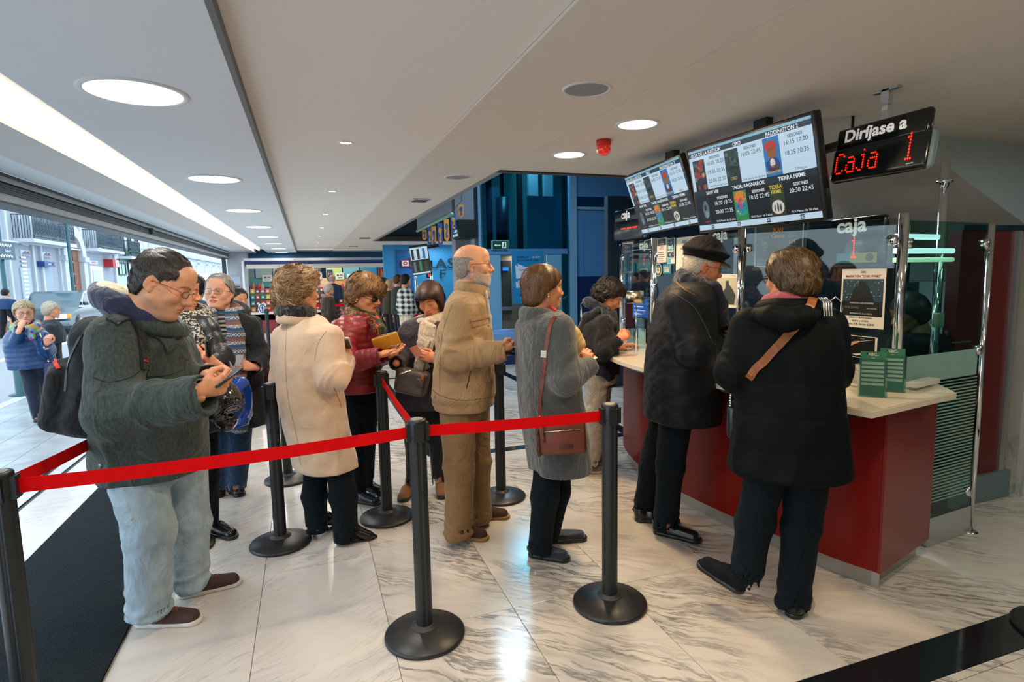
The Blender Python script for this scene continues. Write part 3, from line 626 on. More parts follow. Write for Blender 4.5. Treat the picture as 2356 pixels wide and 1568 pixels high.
def head_color(V, base, lips, stubble=0., brow=(.05, .035, .02), browk=1., scalp=None, hairline=None, pink=.5, bw=1.35, lash=-.0075):
    base = np.array(base); n = len(V); c = np.tile(base, (n, 1)).astype(np.float32); x, y, z = V[:, 0], V[:, 1], V[:, 2]
    def blend(mask, col, k=1.):
        m = np.clip(mask, 0, 1)[:, None]*k; return c*(1-m)+np.array(col)*m
    g = lambda cx, cy, cz, r: np.exp(-(((np.abs(x)-cx)/r)**2+((y-cy)/r)**2+((z-cz)/r)**2))
    red = base*np.array([1.0, .68, .60])
    c = blend(g(.040, .066, -.030, .024), red, .55*pink); c = blend(g(0, .113, -.034, .016), red, .7*pink); c = blend(g(.080, -.01, -.005, .03), red, .8*pink)
    c = blend(g(.0315, .085, -.012, .012), base*np.array([.72, .58, .52]), .55); c = blend(g(.030, .082, .008, .009), base*np.array([.75, .60, .52]), .5)
    if stubble:
        m = np.clip((.035*np.clip((y-.0)/.09, 0, 1)-.062+.0-z+.01)/.02, 0, 1)*np.clip((y+.015)/.03, 0, 1)*np.clip((z+.14)/.03, 0, 1)
        sp = .6+.4*noise3(V, 420); c = blend(m*sp, stubble_col, stubble)
    lm = ((np.abs(x)/.024)**2+((z+.0652)/.0108)**2 < 1) & (y > .082); c = blend(lm.astype(float), lips, .8)
    bz = .0205+.004*np.clip((np.abs(x)-.012)/.02, 0, 1)-.007*np.clip((np.abs(x)-.034)/.016, 0, 1)
    bm_ = (np.clip(1-np.abs(z-bz)/(.0042*bw*(1-.4*np.clip((np.abs(x)-.03)/.02, 0, 1))), 0, 1)**.5)*((np.abs(x) > .011) & (np.abs(x) < .050) & (y > .045)); c = blend(bm_*(.75+.25*noise3(V, 600)), brow, browk)
    ax_ = np.abs(x); zl = lash+(.0045 if lash < 0 else -.004)*((ax_-.0315)/.014)**2; lm2 = np.clip(1-np.abs(z-zl)/.0028, 0, 1)*(np.abs(ax_-.0315) < .0145)*(y > .045); c = blend(lm2, (.03, .018, .012), .75)
    if scalp is not None: c = blend(np.clip((hairline(V))/.012, 0, 1), scalp, .85)
    return c
stubble_col = (.12, .10, .085)
# --- hands -----------------------------------------------------------
def hand_mesh(side=1, pose='hold', h=.0026, spread=.0, curls=None, thumb=None, scale=1.):
    """local frame: wrist at the origin, fingers along +Y, palm looks to -Z, thumb to side*-X. right hand: side=1"""
    s = SDF(); t = side
    s.u(cone((0, -.06, 0), (0, -.005, 0), .0265, .0255, ((0, 0, 1), 1.35)))
    s.u(cone((t*.0, .0, 0), (t*.004, .045, 0), .026, .034, ((0, 0, 1), 2.1)), .016)
    s.u(cone((t*-.018, .07, 0), (t*.026, .066, 0), .013, .0115, ((0, 0, 1), 1.2)), .018)
    s.u(ell((t*-.018, .028, -.009), (.017, .027, .013)), .012); s.u(ell((t*.020, .030, -.008), (.013, .027, .011)), .01)
    C = {'hold': (58, 62, 66, 70), 'relax': (22, 30, 36, 42), 'fist': (78, 85, 88, 88), 'flat': (6, 8, 10, 14), 'pinch': (48, 56, 70, 80), 'cup': (28, 30, 32, 34)}[pose] if curls is None else curls
    L = (.044, .049, .045, .035); X = (-.026, -.009, .009, .026); Y = (.081, .085, .081, .072); Rr = (.0090, .0092, .0088, .0078)
    tips = []
    for i in range(4):
        a = 0.; p = np.array([t*X[i], Y[i]-.006, .001]); r = Rr[i]; fan = t*(X[i]*1.2+spread*(i-1.5)*.5)
        for j, k in enumerate((1., .62, .46)):
            a += math.radians(C[i])*(.8 if j == 0 else 1. if j == 1 else .7)
            d = np.array([math.sin(fan)*math.cos(a), math.cos(fan)*math.cos(a), -math.sin(a)]); q = p+d*L[i]*k
            s.u(cone(p, q, r, r*.9), .005 if j else .008); s.u(ell(p, (r*1.07,)*3), .003); p = q; r *= .9
        s.u(ell(p, (r*1.02,)*3), .002); tips.append(p)
    th = thumb or ((-.030, .030, -.006), (-.050, .056, -.020), (-.044, .086, -.030))
    th = [np.array([t*a, b, c]) for a, b, c in th]; w0 = np.array([t*-.016, .012, -.004])
    s.u(cone(w0, th[0], .014, .0125), .010); s.u(cone(th[0], th[1], .0118, .0102), .006); s.u(cone(th[1], th[2], .0104, .0088), .004)
    V, Q = s.mesh(h); V = V*scale; return V, Q
def frame_from(fwd, palm):
    """rotation whose Y is fwd and whose -Z is the palm direction"""
    y = np.array(fwd, float); y /= np.linalg.norm(y); z = -np.array(palm, float); z -= y*z.dot(y); z /= np.linalg.norm(z); x = np.cross(y, z); return np.stack([x, y, z], 1)
def person(name_label, group=None):
    pass
def limb(a, b, c, ra, rb, rc, disp=None):
    return [cone(a, b, ra, rb, disp=disp), cone(b, c, rb, rc, disp=disp)]
def fold(amp, f1, f2, seed=0., p=1.5):
    """wrinkles that run round a limb, stronger towards the joint ends"""
    def f(P, t, v):
        n = noise3(P+seed, (f1, f1, f2)); return amp*(1-np.abs(n)*2)*.6
    return f
class Person:
    """joints in world space; every piece becomes a child of one body mesh"""
    def __init__(s, label, foot, skin=hexc('c98e6c'), group=None, name='person'):
        s.label = label; s.D = depth(foot); s.skin = np.array(skin); s.parts = []; s.group = group; s.name = name; s.kids = []; s.J = {}; s.az = 0
    def at(s, x, y, dd=0.): return atd(x, y, s.D+dd)
    def body(s, V, Q, C=None):
        if C is None: C = np.tile(s.skin, (len(V), 1))
        s.parts.append((V, Q, C))
    def head(s, px, py, dd, az, pitch=0., roll=0., size=1., h=.0028, lips=None, brow=(.05, .035, .02), browk=.9, stubble=0., eyes=True, iris=(.05, .03, .015), scalp=None, hairline=None, pink=.5, lo=None, **k):
        """px,py: the middle of the head between the ears"""
        c = s.at(px, py, dd); d = ray(px, py); va = math.atan2(d[0], d[1]); s.haz = va+math.radians(az); R = rotm(s.haz, math.radians(pitch), math.radians(roll))*size
        s.hR = R; s.hc = c; S_ = head_sdf(**k); s.hs = S_; V, Q = S_.mesh(h*1.15, lo=(-.105, -.13, -.165), hi=(.105, .135, .13))
        C = head_color(V, s.skin, lips if lips is not None else s.skin*np.array([.80, .42, .38]), stubble, brow, browk, scalp, hairline, pink, lash=-.0075 if k.get('lid', 0) > .5 else .0055)
        s.body(V@R.T+c, Q, C); s.eyes = []
        if eyes and k.get('lid', 0) <= .5: s.eyes = [(g, iris) for g in (1, -1)]
        return s
    def H(s, *p): return s.hR@np.array(p, float)+s.hc
    def hand(s, wrist, fwd, palm, side=1, pose='hold', h=.003, **k):
        R = frame_from(fwd, palm); V, Q = hand_mesh(side, pose, h*1.15, **k); C = np.tile(s.skin*np.array([1., .92, .90]), (len(V), 1))
        n = V[:, 1]; C = C*(1-.25*np.exp(-((V[:, 1]-.082)/.006)**2)*(V[:, 2] > .003))[:, None]*np.array([1, 1, 1])
        s.body(V@R.T+np.array(wrist), Q, C); return R
    def flesh(s, prims, h=.011, k=.03):
        S_ = SDF()
        for p in prims: S_.u(p, k)
        V, Q = S_.mesh(h); s.body(V, Q)
    def add(s, name, sdf, h, m, label=None, **k): s.kids.append((name, sdf, h, m, label, k))
    def finish(s):
        V = []; Q = []; C = []; b = 0
        for v, q, c in s.parts: V.append(v); Q.append(q+b); C.append(c); b += len(v)
        o = link(s.name, np_mesh(s.name, np.concatenate(V), np.concatenate(Q), SKIN, col=np.concatenate(C))); tag(o, s.label, 'person', s.group); s.o = o
        for (g, iris) in getattr(s, 'eyes', []):
            ey = MB(); n = 20; c = (g*.0315, .0715, -.001); vs = []; r = .0128
            W_ = mat('eye_white', (.55, .50, .47), .2); I_ = mat('iris_%.2f' % iris[0], iris, .15); 
            def ring(rr, off): return [s.H(c[0]+rr*math.cos(2*PI*k/n), c[1]+math.sqrt(max(r*r-rr*rr, 0))+off, c[2]-.0003+rr*math.sin(2*PI*k/n)) for k in range(n)]
            for ra, rb, m_ in ((.0001, .0024, mat('pupil', (.003, .003, .003), .1)), (.0024, .0056, I_), (.0056, .0095, W_), (.0095, .0127, W_)):
                ey.mat(m_).add(ring(ra, 0)+ring(rb, 0), [(k, (k+1) % n, n+(k+1) % n, n+k) for k in range(n)], True)
            ey.build('eye', None, o)
        for name, sdf, h, m, label, k in s.kids:
            if isinstance(sdf, MB): ob = sdf.build(name, m, o)
            else: ob = sdf_obj(name, sdf, h, m, o, **k)
            if label: ob['label'] = label
        return o
    # ---- hair: an implicit cap plus combed locks
    def hair(s, caps, cutf, m, flow, n=4500, L=.06, r=.00055, lift=.004, wave=.0, wf=60, h=.0035, disp=None, seg=5, k=.012, name='hair', seed=1, region=None, jit=.12, label=None):
        n = int(n*1.5); r = r*.6; jit = jit*.55; lift = lift*.7; S_ = SDF()
        for c in caps: S_.u(c, k)
        if cutf is not None: S_.isect(cutf, .004)
        if disp is not None: S_.disp(disp)
        V, Q = S_.mesh(h); rs = np.random.RandomState(seed)
        def grad(P, e=.002):
            g = np.stack([S_(P+A3(e, 0, 0))-S_(P-A3(e, 0, 0)), S_(P+A3(0, e, 0))-S_(P-A3(0, e, 0)), S_(P+A3(0, 0, e))-S_(P-A3(0, 0, e))], 1); return g/(np.linalg.norm(g, axis=1)[:, None]+1e-9)
        VV = [V@s.hR.T+s.hc]; QQ = [Q]; mi = [np.zeros(len(Q))]
        if n:
            ok = np.ones(len(V), bool) if cutf is None else cutf(V) < -.0045
            if region is not None: ok &= region(V)
            cand = np.where(ok)[0]
            P = V[rs.choice(cand, n)].astype(np.float32)+rs.randn(n, 3).astype(np.float32)*.002; G = grad(P); P = P-G*S_(P)[:, None]+G*.0005
            ln = L*(.6+.8*rs.rand(n)); pts = [P.copy()]; ph = rs.rand(n)*6.28; jj = rs.randn(n, 3).astype(np.float32)*jit
            for j in range(seg):
                G = grad(P); F = flow(P)+jj; F = F/(np.linalg.norm(F, axis=1)[:, None]+1e-9); T = F-G*(F*G).sum(1)[:, None]*.95; T = T/(np.linalg.norm(T, axis=1)[:, None]+1e-9)
                W_ = np.cross(G, T)*(wave*np.sin(ph+j*wf*L/seg*1.))[:, None]
                P = (P+T*(ln/seg)[:, None]+W_).astype(np.float32); D = S_(P); tgt = lift*((j+1)/seg)**1.5; P = P-G*(D-tgt*(.3+jj[:, 0]**2*4).clip(0, 2.2))[:, None]; pts.append(P.copy())
            pts = np.stack(pts, 1); m_ = seg+1; T = np.gradient(pts, axis=1); T /= np.linalg.norm(T, axis=2)[..., None]+1e-9
            G0 = pts-pts.mean(1, keepdims=True)*0; X = np.cross(T, np.repeat(grad(pts[:, 0])[:, None], m_, 1)); X /= np.linalg.norm(X, axis=2)[..., None]+1e-9; Y = np.cross(T, X)
            rad = r*(.7+.8*rs.rand(n))[:, None]*np.array([.9]+[1.1]*(seg-2)+[.8, .15])[None, :m_]
            vs = np.stack([pts+X*rad[..., None]*1.8, pts-X*rad[..., None]*1.8], 2).reshape(-1, 3)
            base = (np.arange(n)*m_*2)[:, None]; jx = (np.arange(seg)*2)[None, :]
            a = base+jx; q = np.stack([a, a+1, a+3, a+2], -1).reshape(-1, 4)
            VV.append(vs@s.hR.T+s.hc); QQ.append(q+len(V)); mi.append((rs.rand(n) < .4).astype(int).repeat(seg)+1)
        mm = m if isinstance(m, (list, tuple)) else [m]*3
        me = np_mesh(name, np.concatenate(VV), np.concatenate(QQ), mm, mi=np.concatenate(mi)); s.kids.append((name, me, 0, None, label, {}))
def _fin(s, old=Person.finish):
    late = [k for k in s.kids if isinstance(k[1], bpy.types.Mesh)]; s.kids = [k for k in s.kids if not isinstance(k[1], bpy.types.Mesh)]
    o = old(s)
    for k in late:
        ob = link(k[0], k[1], o)
        if k[4]: ob['label'] = k[4]
    return o
Person.finish = _fin
def hairmats(c, hi=None, lo=None, nm=None):
    hi = hi or tuple(min(1, v*1.35+.004) for v in c); lo = lo or tuple(v*.65 for v in c); nm = nm or 'hair_%.3f_%.3f' % (c[0], c[1])
    return [mat(nm+'_c', c, .55, spec=.3, bump=.5, bscale=90, vary=.35, vscale=60), mat(nm+'_h', hi, .42, spec=.5), mat(nm+'_l', lo, .5, spec=.35)]
def shell(off=.010, dx=0, top=0., back=0.):
    return [ell((0, -.014, .030), (.0765+off+dx, .096+off, .086+off+top)), ell((0, -.035, -.01), (.070+off+dx*.7, .068+off+back, .085))]
def hairline(pts, k=.7, side=None):
    """pts: (y, z) polyline read along y; the hair stays above it. side: extra bare zone of the face"""
    ys = [p[0] for p in pts]; zs = [p[1] for p in pts]
    return lambda P: (np.interp(P[:, 1], ys, zs)-P[:, 2])*k
def glasses(p, m, lens=None, w=.0225, hh=.0165, thick=.0011, temple=None, label=None, y=.0985, dark=False, z=-.002):
    g = MB(); n = 22
    for sd in (1, -1):
        c = (sd*.0335, y, z); pts = []
        for k in range(n):
            a = 2*PI*k/n; rx = abs(math.cos(a))**.75*math.copysign(1, math.cos(a)); rz = abs(math.sin(a))**.75*math.copysign(1, math.sin(a))
            x = c[0]+w*rx; pts.append(p.H(x, y-.18*max(0, abs(x)-.02)**1*1.2, c[2]+hh*rz))
        g.mat(m).tube(pts, thick, 6, True)
        if lens is not None: g.mat(lens).add(pts, [tuple(range(n))], False)
        x0 = sd*(.0335+w); g.mat(temple or m).tube([p.H(x0, y-.009, z+.004), p.H(sd*.072, y-.02, z+.007), p.H(sd*.0795, .04, z+.008), p.H(sd*.084, -.005, z+.006), p.H(sd*.083, -.022, z-.010)], thick*1.15, 6)
    g.mat(m).tube([p.H(-.0115, y+.001, z+.004), p.H(0, y+.004, z+.007), p.H(.0115, y+.001, z+.004)], thick, 6)
    p.kids.append(('sunglasses' if dark else 'glasses', g, 0, None, label, {}))
# shoes in a local frame: heel at the origin, toe along +Y
def shoe_sdf(L=.29, w=.048, hgt=.10, point=0., heel=0.):
    s = SDF(); z = heel
    s.u(cone((0, .035, .045+z), (0, .10, .050+z*.5), .036, .036, ((1, 0, 0), .95)))
    s.u(cone((0, .03, hgt+z), (0, .045, .03+z), .036, .036), .02)
    s.u(cone((0, .11, .040+z*.4), (.004, L-.055, .026), .040, .036 if point < .5 else .026, ((1, 0, 0), .85)), .02)
    if point > .5: s.u(cone((0, L-.07, .022), (0, L-.012, .014), .026, .009), .02)
    s.cut((0, 0, 1), (0, 0, hgt+z), .004)
    return s
def place(V, pos, az, pitch=0., roll=0.):
    R = np.array(Matrix.Rotation(-az, 3, 'Z') @ Matrix.Rotation(pitch, 3, 'X') @ Matrix.Rotation(roll, 3, 'Y')); return V@R.T+np.array(pos)
def add_shoe(p, heel, az, m, sole=None, kind='shoe', L=.29, w=.048, h=.0045, hgt=.085, laces=None, point=0., hz=0., label=None, pitch=0., trim=None):
    """az: world azimuth of the toe; heel: ground point under the heel"""
    s = shoe_sdf(L, w, hgt, point, hz); s.cut((0, 0, -1), (0, 0, .018), .003) if not hz else s.cut((0, -.0, -1), (0, 0, .006), .003)
    V, Q = s.mesh(h); me = np_mesh(kind, place(V, heel, az, pitch), Q, m); p.kids.append((kind, me, 0, None, label, {}))
    so = SDF(); 
    if not hz:
        so.u(cone((0, .040, .014), (0, .12, .014), .041, .041, ((0, 0, 1), .8))); so.u(cone((0, .12, .014), (.004, L-.050, .014), .040, .044, ((0, 0, 1), .8)), .02); so.cut((0, 0, 1), (0, 0, .024), .004); so.cut((0, 0, -1), (0, 0, .0005), .002)
    else:
        so.u(cone((0, .10, .006), (0, L-.05, .006), .036, .030)); so.u(cone((0, L-.07, .006), (0, L-.01, .006), .026, .006), .01); so.cut((0, 0, 1), (0, 0, .010), .002); so.cut((0, 0, -1), (0, 0, .0005), .002)
        so.u(cone((0, .022, .004), (0, .030, hz+.02), .011, .024), .004); so.cut((0, 0, -1), (0, 0, .0), .002)
    V, Q = so.mesh(h); me = np_mesh('sole', place(V, heel, az, pitch), Q, sole or m); p.kids.append(('sole', me, 0, None, None, {}))
    if laces:
        g = MB(); 
        def tp(x, y):
            z = .02
            P = np.array([[x, y, zz] for zz in np.linspace(.14, .03, 60)], np.float32); d = s(P); i = int(np.argmax(d < 0)); return np.array([x, y, P[i, 2]+.002])
        for k in range(5):
            y0 = .115+k*.017
            for sg in (1, -1):
                pts = np.array([tp(sg*.018, y0), tp(sg*.006, y0+.005), tp(-sg*.006, y0+.011), tp(-sg*.018, y0+.017)]); g.tube(place(pts, heel, az, pitch), .0022, 5)
        for sg in (1, -1):
            pts = np.array([tp(0, .118), tp(sg*.02, .115)+[0, 0, .004], tp(sg*.032, .13)]); g.tube(place(pts, heel, az, pitch), .0020, 5)
        p.kids.append(('shoelace', g, 0, laces, None, {}))
def ridge(n, w=2.6, p=1.4): return np.maximum(0, 1-np.abs(n)*w)**p
def sleeve(sh, el, wr, rs=.075, re=.062, rw=.048, amp=.004, f=26, seed=0., puff=0, pa=.006, extra=.0):
    sh, el, wr = map(lambda a: np.array(a, np.float32), (sh, el, wr)); L1 = np.linalg.norm(el-sh); L2 = np.linalg.norm(wr-el)
    def d(Ln, up, ax):
        ax = ax/(np.linalg.norm(ax)+1e-9)
        def f_(P, t, v):
            # wrinkles bunch towards the elbow and run round and across the arm
            w = (.25+.75*(t if up else 1-t)**1.3)
            q = v*(f*.42)+ax[None]*(t*Ln*f)[:, None]+seed; q = q+noise3(P+seed, 6)[:, None]*1.1
            D = amp*(w*ridge(noise3(q.astype(np.float32), 1.), 2.4)+.5*noise3(P+seed*3, f*.35))
            if puff: D = D+pa*(np.abs(np.sin(t*Ln*PI/puff+.3*noise3(P, 8)))**.5-.7)+.0018*noise3(P, (60, 60, 14))
            return D
        return f_
    return [cone(sh, el, rs, re, disp=d(L1, True, el-sh)), cone(el, wr, re, rw, disp=d(L2, False, wr-el))]
def legs(s, hip, knee, ank, rh, rk, ra, amp=.004, seed=0., bunch=.0):
    hip, knee, ank = map(lambda a: np.array(a, np.float32), (hip, knee, ank))
    def du(P, t, v): return amp*(ridge(noise3(P+seed+.25*noise3(P, 5)[:, None], (9, 9, 8)))+.8*noise3(P+seed+5, (7, 7, 4)))*(.3+.7*t**2)
    def dl(P, t, v):
        b = np.clip((t-.55)/.45, 0, 1); c = np.clip(1-t/.4, 0, 1); w = P+seed+.04*noise3(P, 6)[:, None]
        return amp*(c*ridge(noise3(w, (9, 9, 16)))+.7*noise3(P+seed+5, (8, 8, 4)))+bunch*b*(ridge(noise3(w+9, (6, 6, 20)), 2.)*1.2-.2)
    s.u(cone(hip, knee, rh, rk, disp=du), .03); s.u(cone(knee, ank, rk, ra, disp=dl), .03)
def hits(sdf, pts, off=0., box=None):
    """first points where sight lines meet a garment, with normals"""
    lo, hi = sdf.bounds() if box is None else box; ctr = (lo+hi)/2; D = depth(ctr); d = np.array([ray(x, y) for x, y in pts]); d = d/(d@FH)[:, None]
    t = np.full(len(pts), D-1.0*float(np.linalg.norm(hi-lo))*.6); P = None
    for _ in range(60):
        P = (CAM+d*t[:, None]).astype(np.float32); v = sdf(P); t = t+np.clip(v, -.02, .06)*.7
    e = .004; n = np.stack([sdf(P+A3(*q)*e)-sdf(P-A3(*q)*e) for q in ((1, 0, 0), (0, 1, 0), (0, 0, 1))], 1); n /= np.linalg.norm(n, axis=1)[:, None]+1e-9
    return P+n*off, n
def dense(pts, k=6):
    P = np.array(pts, float); out = []
    for i in range(len(P)-1):
        p0 = P[max(i-1, 0)]; p1 = P[i]; p2 = P[i+1]; p3 = P[min(i+2, len(P)-1)]
        for j in range(k):
            t = j/k; out.append(.5*((2*p1)+(-p0+p2)*t+(2*p0-5*p1+4*p2-p3)*t*t+(-p0+3*p1-3*p2+p3)*t**3))
    out.append(P[-1]); return np.array(out)
def rope(pts, r, s=None, k=.012, flat=None, disp=None):
    s = s or SDF(); n = len(pts)
    for i in range(n-1):
        ra = r[i] if isinstance(r, (list, tuple)) else r; rb = r[i+1] if isinstance(r, (list, tuple)) else r
        s.u(cone(pts[i], pts[i+1], ra, rb, flat, disp), k)
    return s
def ringpts(c, az, a, b, tilt=0., n=10, a0=0, a1=2*PI, roll=0.):
    """points round an ellipse: a sideways, b front to back; tilt drops the front"""
    n = n*2; R = rotm(az, tilt, roll); return [np.array(c)+R@np.array([a*math.cos(a0+(a1-a0)*i/n), b*math.sin(a0+(a1-a0)*i/n), 0]) for i in range(n+1)]
def seam(p, sdf, pts, m, r=.0016, name='seam', off=.0, k=8):
    P, n = hits(sdf, dense(pts, k), off); g = MB(); g.tube(P, r, 5); p.kids.append((name, g, 0, m, None, {}))
def patch(p, sdf, pts, m, w, t=.003, name='pocket_flap', k=6, obj=False):
    P, n = hits(sdf, dense(pts, k), -.001); g = MB(); g.strap(P, w, t, nrm=list(n))
    if obj: return g
    p.kids.append((name, g, 0, m, None, {}))
def build(p, az, torso=None, arms=(), legsp=(), pelvis=None, cm=None, tm=None, cname='coat', tname='trousers', hollow=.10, h=.0095, ht=.010, amp=.004, f=24, tamp=.004, lamp=.004, puff=0, bunch=.004, n=2.35, extra=None, cuff=True, tdisp=None, torsof=(7, 7, 3), k=.045, seed=1., pa=.006, lh=.0, kc=.02, top=.06):
    A = {}; s = SDF(); vd = lambda q: p.at(*q)
    va = lambda q: math.atan2(ray(q[0], q[1])[0], ray(q[0], q[1])[1])+math.radians(az)
    p.az = va(torso[0])
    secs = []
    for r in torso:
        c = p.at(*r[:3]); secs.append((c[0], c[1], c[2], r[3], r[4], va(r) if len(r) < 6 else va(r)+math.radians(r[5])))
    zt, zb = secs[0][2], secs[-1][2]
    def td(P, t, th, u, v):
        w = P+seed+.05*noise3(P+3, 5)[:, None]
        d = tamp*(1.1*ridge(noise3(w, torsof), 2.4)*(.3+.7*(1-t))+.6*noise3(P+seed*2+4, (5, 5, 4)))
        d = d+tamp*.6*noise3(P+seed*3, (18, 18, 14))
        if puff: d = d+pa*(np.abs(np.sin(P[:, 2]*PI/puff+.25*np.sin(th*2)+.3*noise3(P, (4, 4, 4))))**.5-.7)+.0018*noise3(P, (60, 60, 14))
        return d+(tdisp(P, t, th) if tdisp else 0)
    s.u(loft(secs, n, td, kc))
    p.secs = secs
    core = [loft([(c[0], c[1], c[2]-(.04 if i == 0 else 0), c[3]*.6, c[4]*.6, c[5]) for i, c in enumerate(secs[1:])], 2)]
    for i, a in enumerate(arms):
        sh, el, wr = (p.at(*q) for q in a[:3]); r = a[3] if len(a) > 3 else (.07, .06, .048)
        for c in sleeve(sh, el, wr, r[0], r[1], r[2], amp, f, seed+i*3.7, puff*.95 if puff else 0, pa): s.u(c, k if c is not None else k)
        core += [cone(sh, el, r[0]*.55, r[1]*.5), cone(el, wr, r[1]*.5, min(.028, r[2]*.6))]
    hem = np.array([secs[-1][0], secs[-1][1], zb])
    if hollow:
        lo = [(c[0], c[1], c[2]-.001, c[3]-.010, c[4]-.010, c[5]) for c in secs if c[2] < zb+hollow+.06] or [secs[-1]]
        last = lo[-1]; lo = [(last[0], last[1], zb+hollow, last[3]*.9, last[4]*.9, last[5]), (last[0], last[1], zb-.05, last[3]-.0, last[4]-.0, last[5])]
        lo = [(a, b, c, d-.010, e-.010, g) for a, b, c, d, e, g in lo]; s.sub(loft(lo, n, None, .02), .004)
    if cuff:
        for a in arms:
            sh, el, wr = (p.at(*q) for q in a[:3]); r = a[3] if len(a) > 3 else (.07, .06, .048); d = (wr-el)/np.linalg.norm(wr-el)
            s.sub(cone(wr+d*.012, wr+d*.12, r[2]*.80, r[2]*.80), .003); s.sub(rbx(wr+d*(r[2]*.55+.08), (.09, .09, .08), .004, frame_z(d)), .002)
    if extra: extra(s)
    p.coat = s
    p.add(cname, s, h*1.15, cm)
    if legsp:
        L = SDF(); z0 = None
        pv = pelvis or []
        if pv:
            ps = []
            for r in pv: c = p.at(*r[:3]); ps.append((c[0], c[1], c[2], r[3], r[4], va(r)))
            L.u(loft(ps, 2.2), .03)
        for i, a in enumerate(legsp):
            hp, kn, an = (p.at(*q) for q in a[:3]); r = a[3]; legs(L, hp, kn, an, r[0], r[1], r[2], lamp, seed+i*5.1, bunch)
            hc_ = np.array([secs[-1][0], secs[-1][1], hp[2]]); core += [cone(hp*.45+hc_*.55, kn, r[0]*.5, r[1]*.55), cone(kn, an, r[1]*.55, .030)]
            L.cut((0, 0, -1), (0, 0, .012), .002) if not lh else None
            if i == len(legsp)-1: L.cut((0, 0, 1), (0, 0, zb+top), .004)
            d = (an-kn)/np.linalg.norm(an-kn); L.sub(rbx(an+d*(.5*r[2]+.12), (.11, .11, .12), .004, frame_z(d)), .003); L.sub(cone(an-d*.02, an+d*.1, r[2]*.85, r[2]*.85), .003)
        p.pants = L; p.add(tname, L, ht*1.2, tm)
    # the body inside the clothes
    if hasattr(p, 'hc'): core.append(cone(p.H(0, -.03, -.06), [secs[1][0], secs[1][1], secs[1][2]-.06], .042, .05))
    p.flesh(core, .014)
    return p
def frame_z(d):
    d = np.array(d, float); d /= np.linalg.norm(d); x = np.cross(d, [0.1, .2, 1.]); x /= np.linalg.norm(x); y = np.cross(d, x); return np.stack([x, y, d], 1)
def shoe_px(p, heel, toe, m, sole=None, L=None, **k):
    A = onz(*heel); B = onz(*toe); d = B-A; az = math.atan2(d[0], d[1]); L = L or min(.31, max(.24, float(np.linalg.norm(d)))); add_shoe(p, (A[0], A[1], 0), az, m, sole, L=L, **k)
def knit(name, cols, sc=(1, 1, 1), rough=.9, bscale=120, bump=.8):
    m = mat(name, cols[0], rough, spec=.2, bump=bump, bscale=bscale, sheen=.3); return m
def cloth(name, c, rough=.85, weave=500, bump=.25, vary=.12, vs=40, sheen=.25, spec=.25, st=(1, 1, 1), wr=.35, wsc=9.):
    if name in MATS: return MATS[name]
    m = mat(name, c, rough, spec=spec, bump=bump, bscale=weave, vary=vary, vscale=vs, sheen=sheen, bstretch=st); N, L = nt(m); b = N['Principled BSDF']
    tc = N.new('ShaderNodeTexCoord'); mp = N.new('ShaderNodeMapping'); mp.inputs['Scale'].default_value = (1, 1, .55); mp.inputs['Rotation'].default_value = (.5, .3, 0); L.new(tc.outputs['Object'], mp.inputs[0])
    n = N.new('ShaderNodeTexNoise'); n.inputs['Scale'].default_value = wsc; n.inputs['Detail'].default_value = 2.5; n.inputs['Distortion'].default_value = 1.6; L.new(mp.outputs[0], n.inputs['Vector'])
    s1 = N.new('ShaderNodeMath'); s1.operation = 'SUBTRACT'; s1.inputs[1].default_value = .5; L.new(n.outputs[0], s1.inputs[0]); ab = N.new('ShaderNodeMath'); ab.operation = 'ABSOLUTE'; L.new(s1.outputs[0], ab.inputs[0])
    r = N.new('ShaderNodeValToRGB'); L.new(ab.outputs[0], r.inputs[0]); r.color_ramp.elements[0].position = 0; r.color_ramp.elements[0].color = (1, 1, 1, 1); r.color_ramp.elements[1].position = .16; r.color_ramp.elements[1].color = (0, 0, 0, 1); r.color_ramp.interpolation = 'EASE'
    bp = N.new('ShaderNodeBump'); bp.inputs['Strength'].default_value = wr; bp.inputs['Distance'].default_value = .012; L.new(r.outputs[0], bp.inputs['Height'])
    old = b.inputs['Normal'].links[0].from_node if b.inputs['Normal'].links else None
    if old: L.new(bp.outputs[0], old.inputs['Normal'])
    else: L.new(bp.outputs[0], b.inputs['Normal'])
    return m
# ---- dark, light and coloured cloths
NAVYD = cloth('navy_cloth', (.010, .016, .034)); BLACKC = cloth('black_cloth', (.004, .007, .008), .8, sheen=.02, spec=.15); BLACKW = cloth('black_trousers', (.003, .007, .011), .85, sheen=.02, spec=.15)
LEATHB = mat('black_leather', (.006, .007, .008), .25, spec=.5, bump=.05, bscale=90); LENS = glass('lens_glass', (.93, .94, .95), .02, .25); LENSD = mat('dark_lens', (.010, .006, .005), .08, spec=.6)
DSEAM = mat('dark_seam', (.004, .005, .006), .9)
def scarf(p, name, m, c, az, a, b, r, loops=3, dz=.028, tilt=.35, ends=(), h=.006, amp=.006, f=22, label=None, wr=None):
    s = SDF(); rs = np.random.RandomState(3)
    for j in range(loops):
        t = j-(loops-1)/2; q = ringpts(np.array(c)+np.array([0, 0, -t*dz]), az, a*(1+.07*t), b*(1+.07*t), tilt+.12*t, 12, roll=.1*rs.randn()); rope(q, r, s, r*.5)
    for e in ends: rope([p.at(*q[:3]) for q in e], [q[3] for q in e], s, .012, ((*FH,), 1.7))
    s.disp(lambda P: amp*ridge(noise3(P+.06*noise3(P, 9)[:, None], (f, f, f*.8)), 2.2)-amp*.4); p.add(name, s, h, m, label)
    return s
